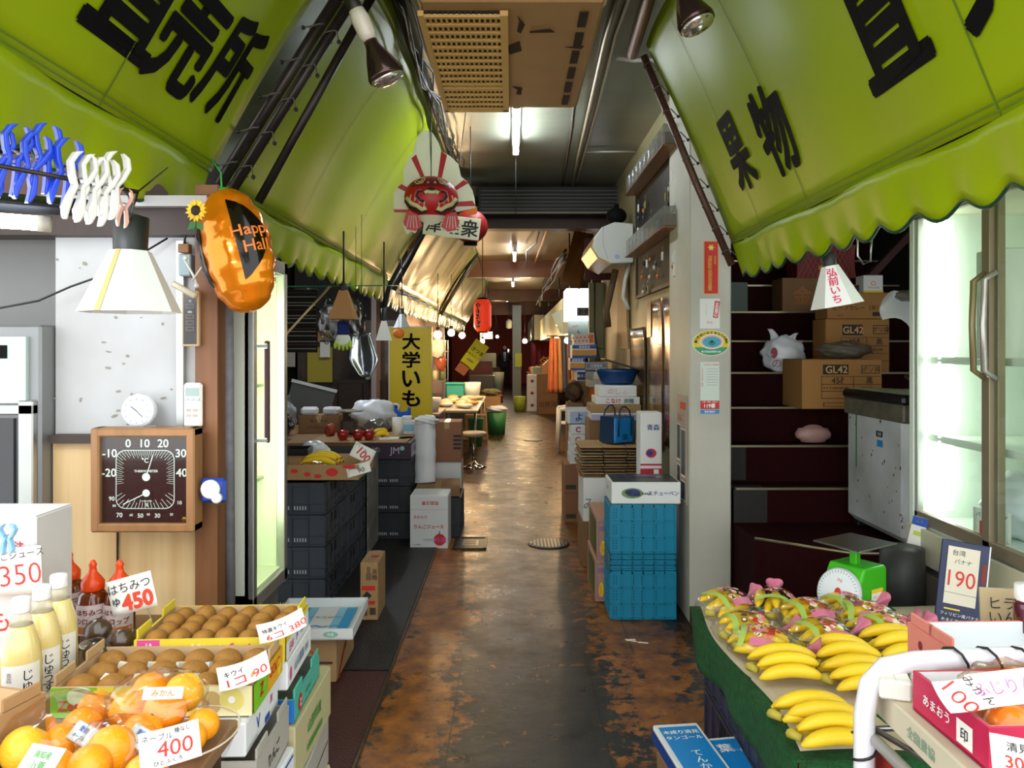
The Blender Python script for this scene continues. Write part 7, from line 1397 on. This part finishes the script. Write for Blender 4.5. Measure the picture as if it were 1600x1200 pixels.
# far person in a dark suit
def person():
    t = thing('person', 'person in dark suit, white shirt and tie, one hand raised, far down the lane', 'person', (-.28,30.0,.001)); SUIT = mat('suit_dark','#0a0b10',.8); SKIN = mat('skin','#b98a6e',.5)
    J = {'pel':(0,0,.92),'wai':(0,0,1.06),'che':(0,-.01,1.26),'nek':(0,0,1.43),'hed':(0,-.01,1.50),'top':(0,-.01,1.60)}
    V_ = [(0,0,.92),(0,0,1.06),(0,-.01,1.27),(0,0,1.42),(0,-.01,1.50),(0,-.015,1.60), (-.10,0,.86),(-.12,-.02,.48),(-.13,.01,.09),(-.14,-.09,.04), (.10,0,.86),(.12,-.03,.48),(.13,.01,.09),(.15,-.09,.04), (-.17,0,1.36),(-.25,.02,1.10),(-.23,-.08,.88),(-.22,-.10,.80), (.17,0,1.36),(.26,-.02,1.12),(.20,-.24,1.28),(.15,-.27,1.37)]
    E_ = [(0,1),(1,2),(2,3),(3,4),(4,5),(0,6),(6,7),(7,8),(8,9),(0,10),(10,11),(11,12),(12,13),(2,14),(14,15),(15,16),(16,17),(2,18),(18,19),(19,20),(20,21)]
    Rr = [.14,.135,.15,.058,.085,.085,.10,.07,.045,.04,.10,.07,.045,.04,.075,.05,.037,.035,.075,.05,.037,.035]
    me = bpy.data.meshes.new('body'); me.from_pydata(V_, E_, []); o = bpy.data.objects.new('body', me); COL.objects.link(o); o.parent = t
    sk = o.modifiers.new('skin','SKIN'); 
    for i, r in enumerate(Rr): me.skin_vertices[0].data[i].radius = (r*(1.3 if i in (0,1,2,6,10,14,18) else 1.15), r*.9)
    me.skin_vertices[0].data[0].use_root = True
    o.modifiers.new('smooth','SUBSURF').render_levels = 2; me.materials.append(SUIT)
    for p in o.modifiers: p.show_render = True
    MB().ball((0,-.012,1.575), (.076,.092,.108), SKIN, 20, 14, fn=lambda d: 1-.12*max(0,-d.z)*abs(d.x)).ball((0,-.10,1.57), (.012,.018,.02), SKIN, 8, 6).ball((-.078,0,1.575),(.012,.02,.03),SKIN,8,6).ball((.078,0,1.575),(.012,.02,.03),SKIN,8,6).ball((-.03,-.09,1.59),(.012,.008,.008),INK,8,6).ball((.03,-.09,1.59),(.012,.008,.008),INK,8,6).box((0,-.097,1.52),(.04,.01,.008),mat('lips','#8a4a42',.5)).cyl((0,0,1.42),(0,-.01,1.52),.05,SKIN,n=14).ob('head', t)
    MB().ball((0,.012,1.61), (.084,.09,.088), mat('hair_dark','#0f0c0b',.6), 18, 12).ob('hair', t)
    MB().prism([(-.045,1.42),(.045,1.42),(.02,1.08),(-.02,1.08)], .01, WHT, frame((0,-.155,0),(1,0,0),(0,0,1))).ob('shirt', t); MB().prism([(-.014,1.41),(.014,1.41),(.02,1.12),(0,1.08),(-.02,1.12)][::-1], .008, mat('tie','#3a3f52',.5), frame((0,-.162,0),(1,0,0),(0,0,1))).ob('tie', t)
    for sx_, c in ((1,(.14,-.28,1.41)),(-1,(-.22,-.105,.76))):
        g = MB().ball(c, (.03,.022,.042), SKIN, 12, 8)
        for k in range(4): g.tube([(c[0]+(-.022+.015*k),c[1]-.005,c[2]+(.03 if sx_ > 0 else -.03)),(c[0]+(-.024+.016*k),c[1]-.02,c[2]+(.06 if sx_ > 0 else -.06)),(c[0]+(-.022+.014*k),c[1]-.035,c[2]+(.07 if sx_ > 0 else -.085))], [.009,.009,.007], SKIN, 6)
        g.tube([(c[0]-.028*sx_,c[1],c[2]),(c[0]-.045*sx_,c[1]-.02,c[2]+.02*sx_)], [.01,.008], SKIN, 6); g.ob('hand', t)
    one('bright_phone', MB().box((0,0,0), (.045,.015,.08), mat('phone_glow','#ffffff',.3,em='#fff1e0',es=6), .004), 'small glowing device in the raised hand of the far person', 'phone', (-.28+.14,30-.325,1.49))
person()
# far pillar, right hand stalls
struct('pillar_far', MB().box((.15,24.0,1.45), (.27,.3,2.9), mat('far_pillar','#8f9488',.5)), 'pale far pillar right of the person', 'pillar')
one('yellow_notice', MB().box((0,0,0), (.2,.02,.42), mat('acid_yellow','#cfd23a',.5)), 'acid yellow notice on the pale far pillar', 'notice', (.2,23.82,1.2))
one('maroon_curtain', MB().grid(lambda u, v: ((u-.5)*.8, .03*math.sin(u*30), (v-.5)*1.75), 40, 4, mat('curtain_maroon','#6a1418',.7), th=.004).text('祭', mat('tan_print'), frame((.1,-.05,.2),(1,0,0),(0,0,1)), h=.5), 'maroon curtain with pale brush marks on the right of the far lane', 'curtain', (.98,23.25,.88))
BEI = mat('fascia_beige','#c6c49a',.4)
t = thing('stall_fascia', 'pale beige stall fascia with leaning board under the right ceiling', 'fascia', (.92,16.5,2.05)); MB().box((.1,0,0), (.5,9.5,.55), BEI, .006).ob('case', t); MB().box((-.10,-4.7,.0), (.35,.04,.32), mat('glossy_board','#a9b38a',.15), .003, R(-.45,'Y')).text('青果', INK, frame((0,-4.757,.13),(1,0,0),(0,0,1)), h=.12).ob('slanted_board', t)
for y in (-4.6,0,4.6): MB().cyl((.1,y,.27),(.1,y,1.06),.012,DKMET,n=6).ob('hanger', t)
t = thing('metal_fascia', 'ribbed shiny metal fascia beyond the beige one on the right', 'fascia', (.72,25,2.15)); g = MB().grid(lambda u, v: (-.12+.015*math.sin(u*220), -3.5+7*u, -.35+.7*v), 160, 3, mat('ribbed_metal','#a8aa98',.22,.8)).box((.1,0,0),(.4,7,.7),mat('ribbed_back','#8a8c7c',.4)); g.ob('sheet', t)
for y in (-3.3,3.3): MB().cyl((.1,y,.34),(.1,y,.97),.012,DKMET,n=6).ob('hanger', t)
for i, (px, m) in enumerate(((864,'#a8582a'),(871,'#b98a5a'),(878,'#3f4f70'),(884,'#8a4a2a'),(890,'#c9a27a'))):
    one('hanging_garment', MB().grid(lambda u, v: ((u-.5)*.16*(.7+.5*v), .02*math.sin(u*14), -.95*v), 10, 10, mat('garment_'+m, m, .7, noise=.3, scale=6), th=.015), f'{["rust","tan","slate blue","brown","sandy"][i]} garment hanging in the right-hand stall', 'garment', at(px,528,13.2+.15*i), group=None)
one('garment_rail', MB().cyl(at(855,525,13.0), at(898,525,13.9), .012, STEEL, n=8), 'steel rail above the hanging garments', 'rail')
t = thing('display_table', 'far right counter heaped with small goods', 'counter', (.85,21.5,0)); MB().box((0,0,.42), (.8,3.0,.84), mat('counter_dim','#3a3530',.6), .004).ob('body', t); MB().box((0,0,.86), (.84,3.1,.03), KRAFTD).ob('top', t)
for i in range(10): one('small_goods', crumple((0,0,.08), (.14,.12,.09), mat(f'goods_{i%4}', ['#c06a4a','#d9c9a0','#8a2a22','#b9b4a4'][i%4], .5), 90+i, 14, 10), f'{["rust","cream","dark red","grey"][i%4]} bundle on the far right counter', 'goods', (.62+.14*(i%4), 20.3+.27*i, .876), group=f'{["rust","cream","dark red","grey"][i%4]} bundles on the far right counter')
one('orange_sack', MB().prism([(-.15,0),(.15,0),(.17,.25),(.10,.42),(-.13,.2)], .2, mat('sack_orange','#c9844e',.5), frame((0,.1,0),(1,0,0),(0,0,1))), 'orange-tan paper sack on the brown cartons of the right side', 'sack', (.86,18.4,.955))
z = .001
for k in range(2):
    carton(f'large brown carton in the far right pair, {"lower one with lettering" if k == 0 else "upper one"}', (.84,18.4,z), (.48,.5,.475), KRAFTD, 0, [('t','front',.5,.5,.14,'出荷用',BROWNP)] if k == 0 else [], tape=False); z += .477
for k in range(3): carton(f'white lidded carton left of the far brown pair, {["bottom","middle","top"][k]} one', (.50,19.2,.001+.3*k), (.26,.3,.297), WCARD, 0, [('t','front',.5,.5,.1,'◆',mat('dull_red'))], tape=False)
one('lime_bin', MB().lathe([(0,0),(.13,0),(.15,.36),(0,.36)], mat('lime_dull','#b5c23a',.5), 18), 'dull lime bin left of the white lidded cartons', 'bin', (.19,19.2,.001))
carton('pale slab of board on the far right counter', (.72,19.9,.877), (.42,.12,.2), mat('slab_pale','#b9c2a8',.5), .3, tape=False)
for px, py, D, lb in ((790,481,24,'far warm ceiling lamp left of the hanging panel'),): pass
struct('beam_3', MB().box((0,13.5,2.95), (5,.12,.3), mat('beam_copper','#6a4426',.3,.2)).box((0,20,2.95), (5,.12,.3), mat('beam_copper')).box((0,26,2.9), (5,.12,.4), mat('beam_copper')), 'brown cross beams in the far ceiling', 'beam')
conduit([(.35,8.2,3.05),(.33,10.5,3.0),(.22,11.5,3.02),(.25,13.3,2.98)], .012, CABLE, 'black bent conduit on the far ceiling right of the second tube')
conduit([(.45,8.2,3.07),(.44,10.8,3.06),(.40,13.3,3.05)], .02, mat('duct_tan','#a8865a',.4), 'tan conduit along the far ceiling')
g = MB(); random.seed(9)
for k in range(4): g.tube([(.62+random.uniform(-.03,.05), 9+i*1.2, 2.73+random.uniform(-.06,.02)-.03*k) for i in range(9)], .014, CABLE, 5)
one('cable_bundle', g, 'sagging black cables along the right side of the far ceiling', 'cables')
one('lantern_lamp', MB().lathe([(.0,-.12),(.08,-.1),(.09,.08),(.05,.14),(0,.16)], mat('lamp_milky','#b9c9c4',.2), 16).cyl((0,0,.15),(0,0,1.0),.006,CABLE,n=6), 'small pale glass lamp hanging in the far lane', 'lamp', at(795,507,21))
one('far_sign', MB().box((0,0,0), (.28,.05,.16), mat('exit_pale','#cfe0cf',.4,em='#d8f0d8',es=.8), .004).cyl((0,0,.07),(0,0,1.25),.005,CABLE,n=6), 'small pale lit sign near the red lantern', 'sign', at(760,524,17))
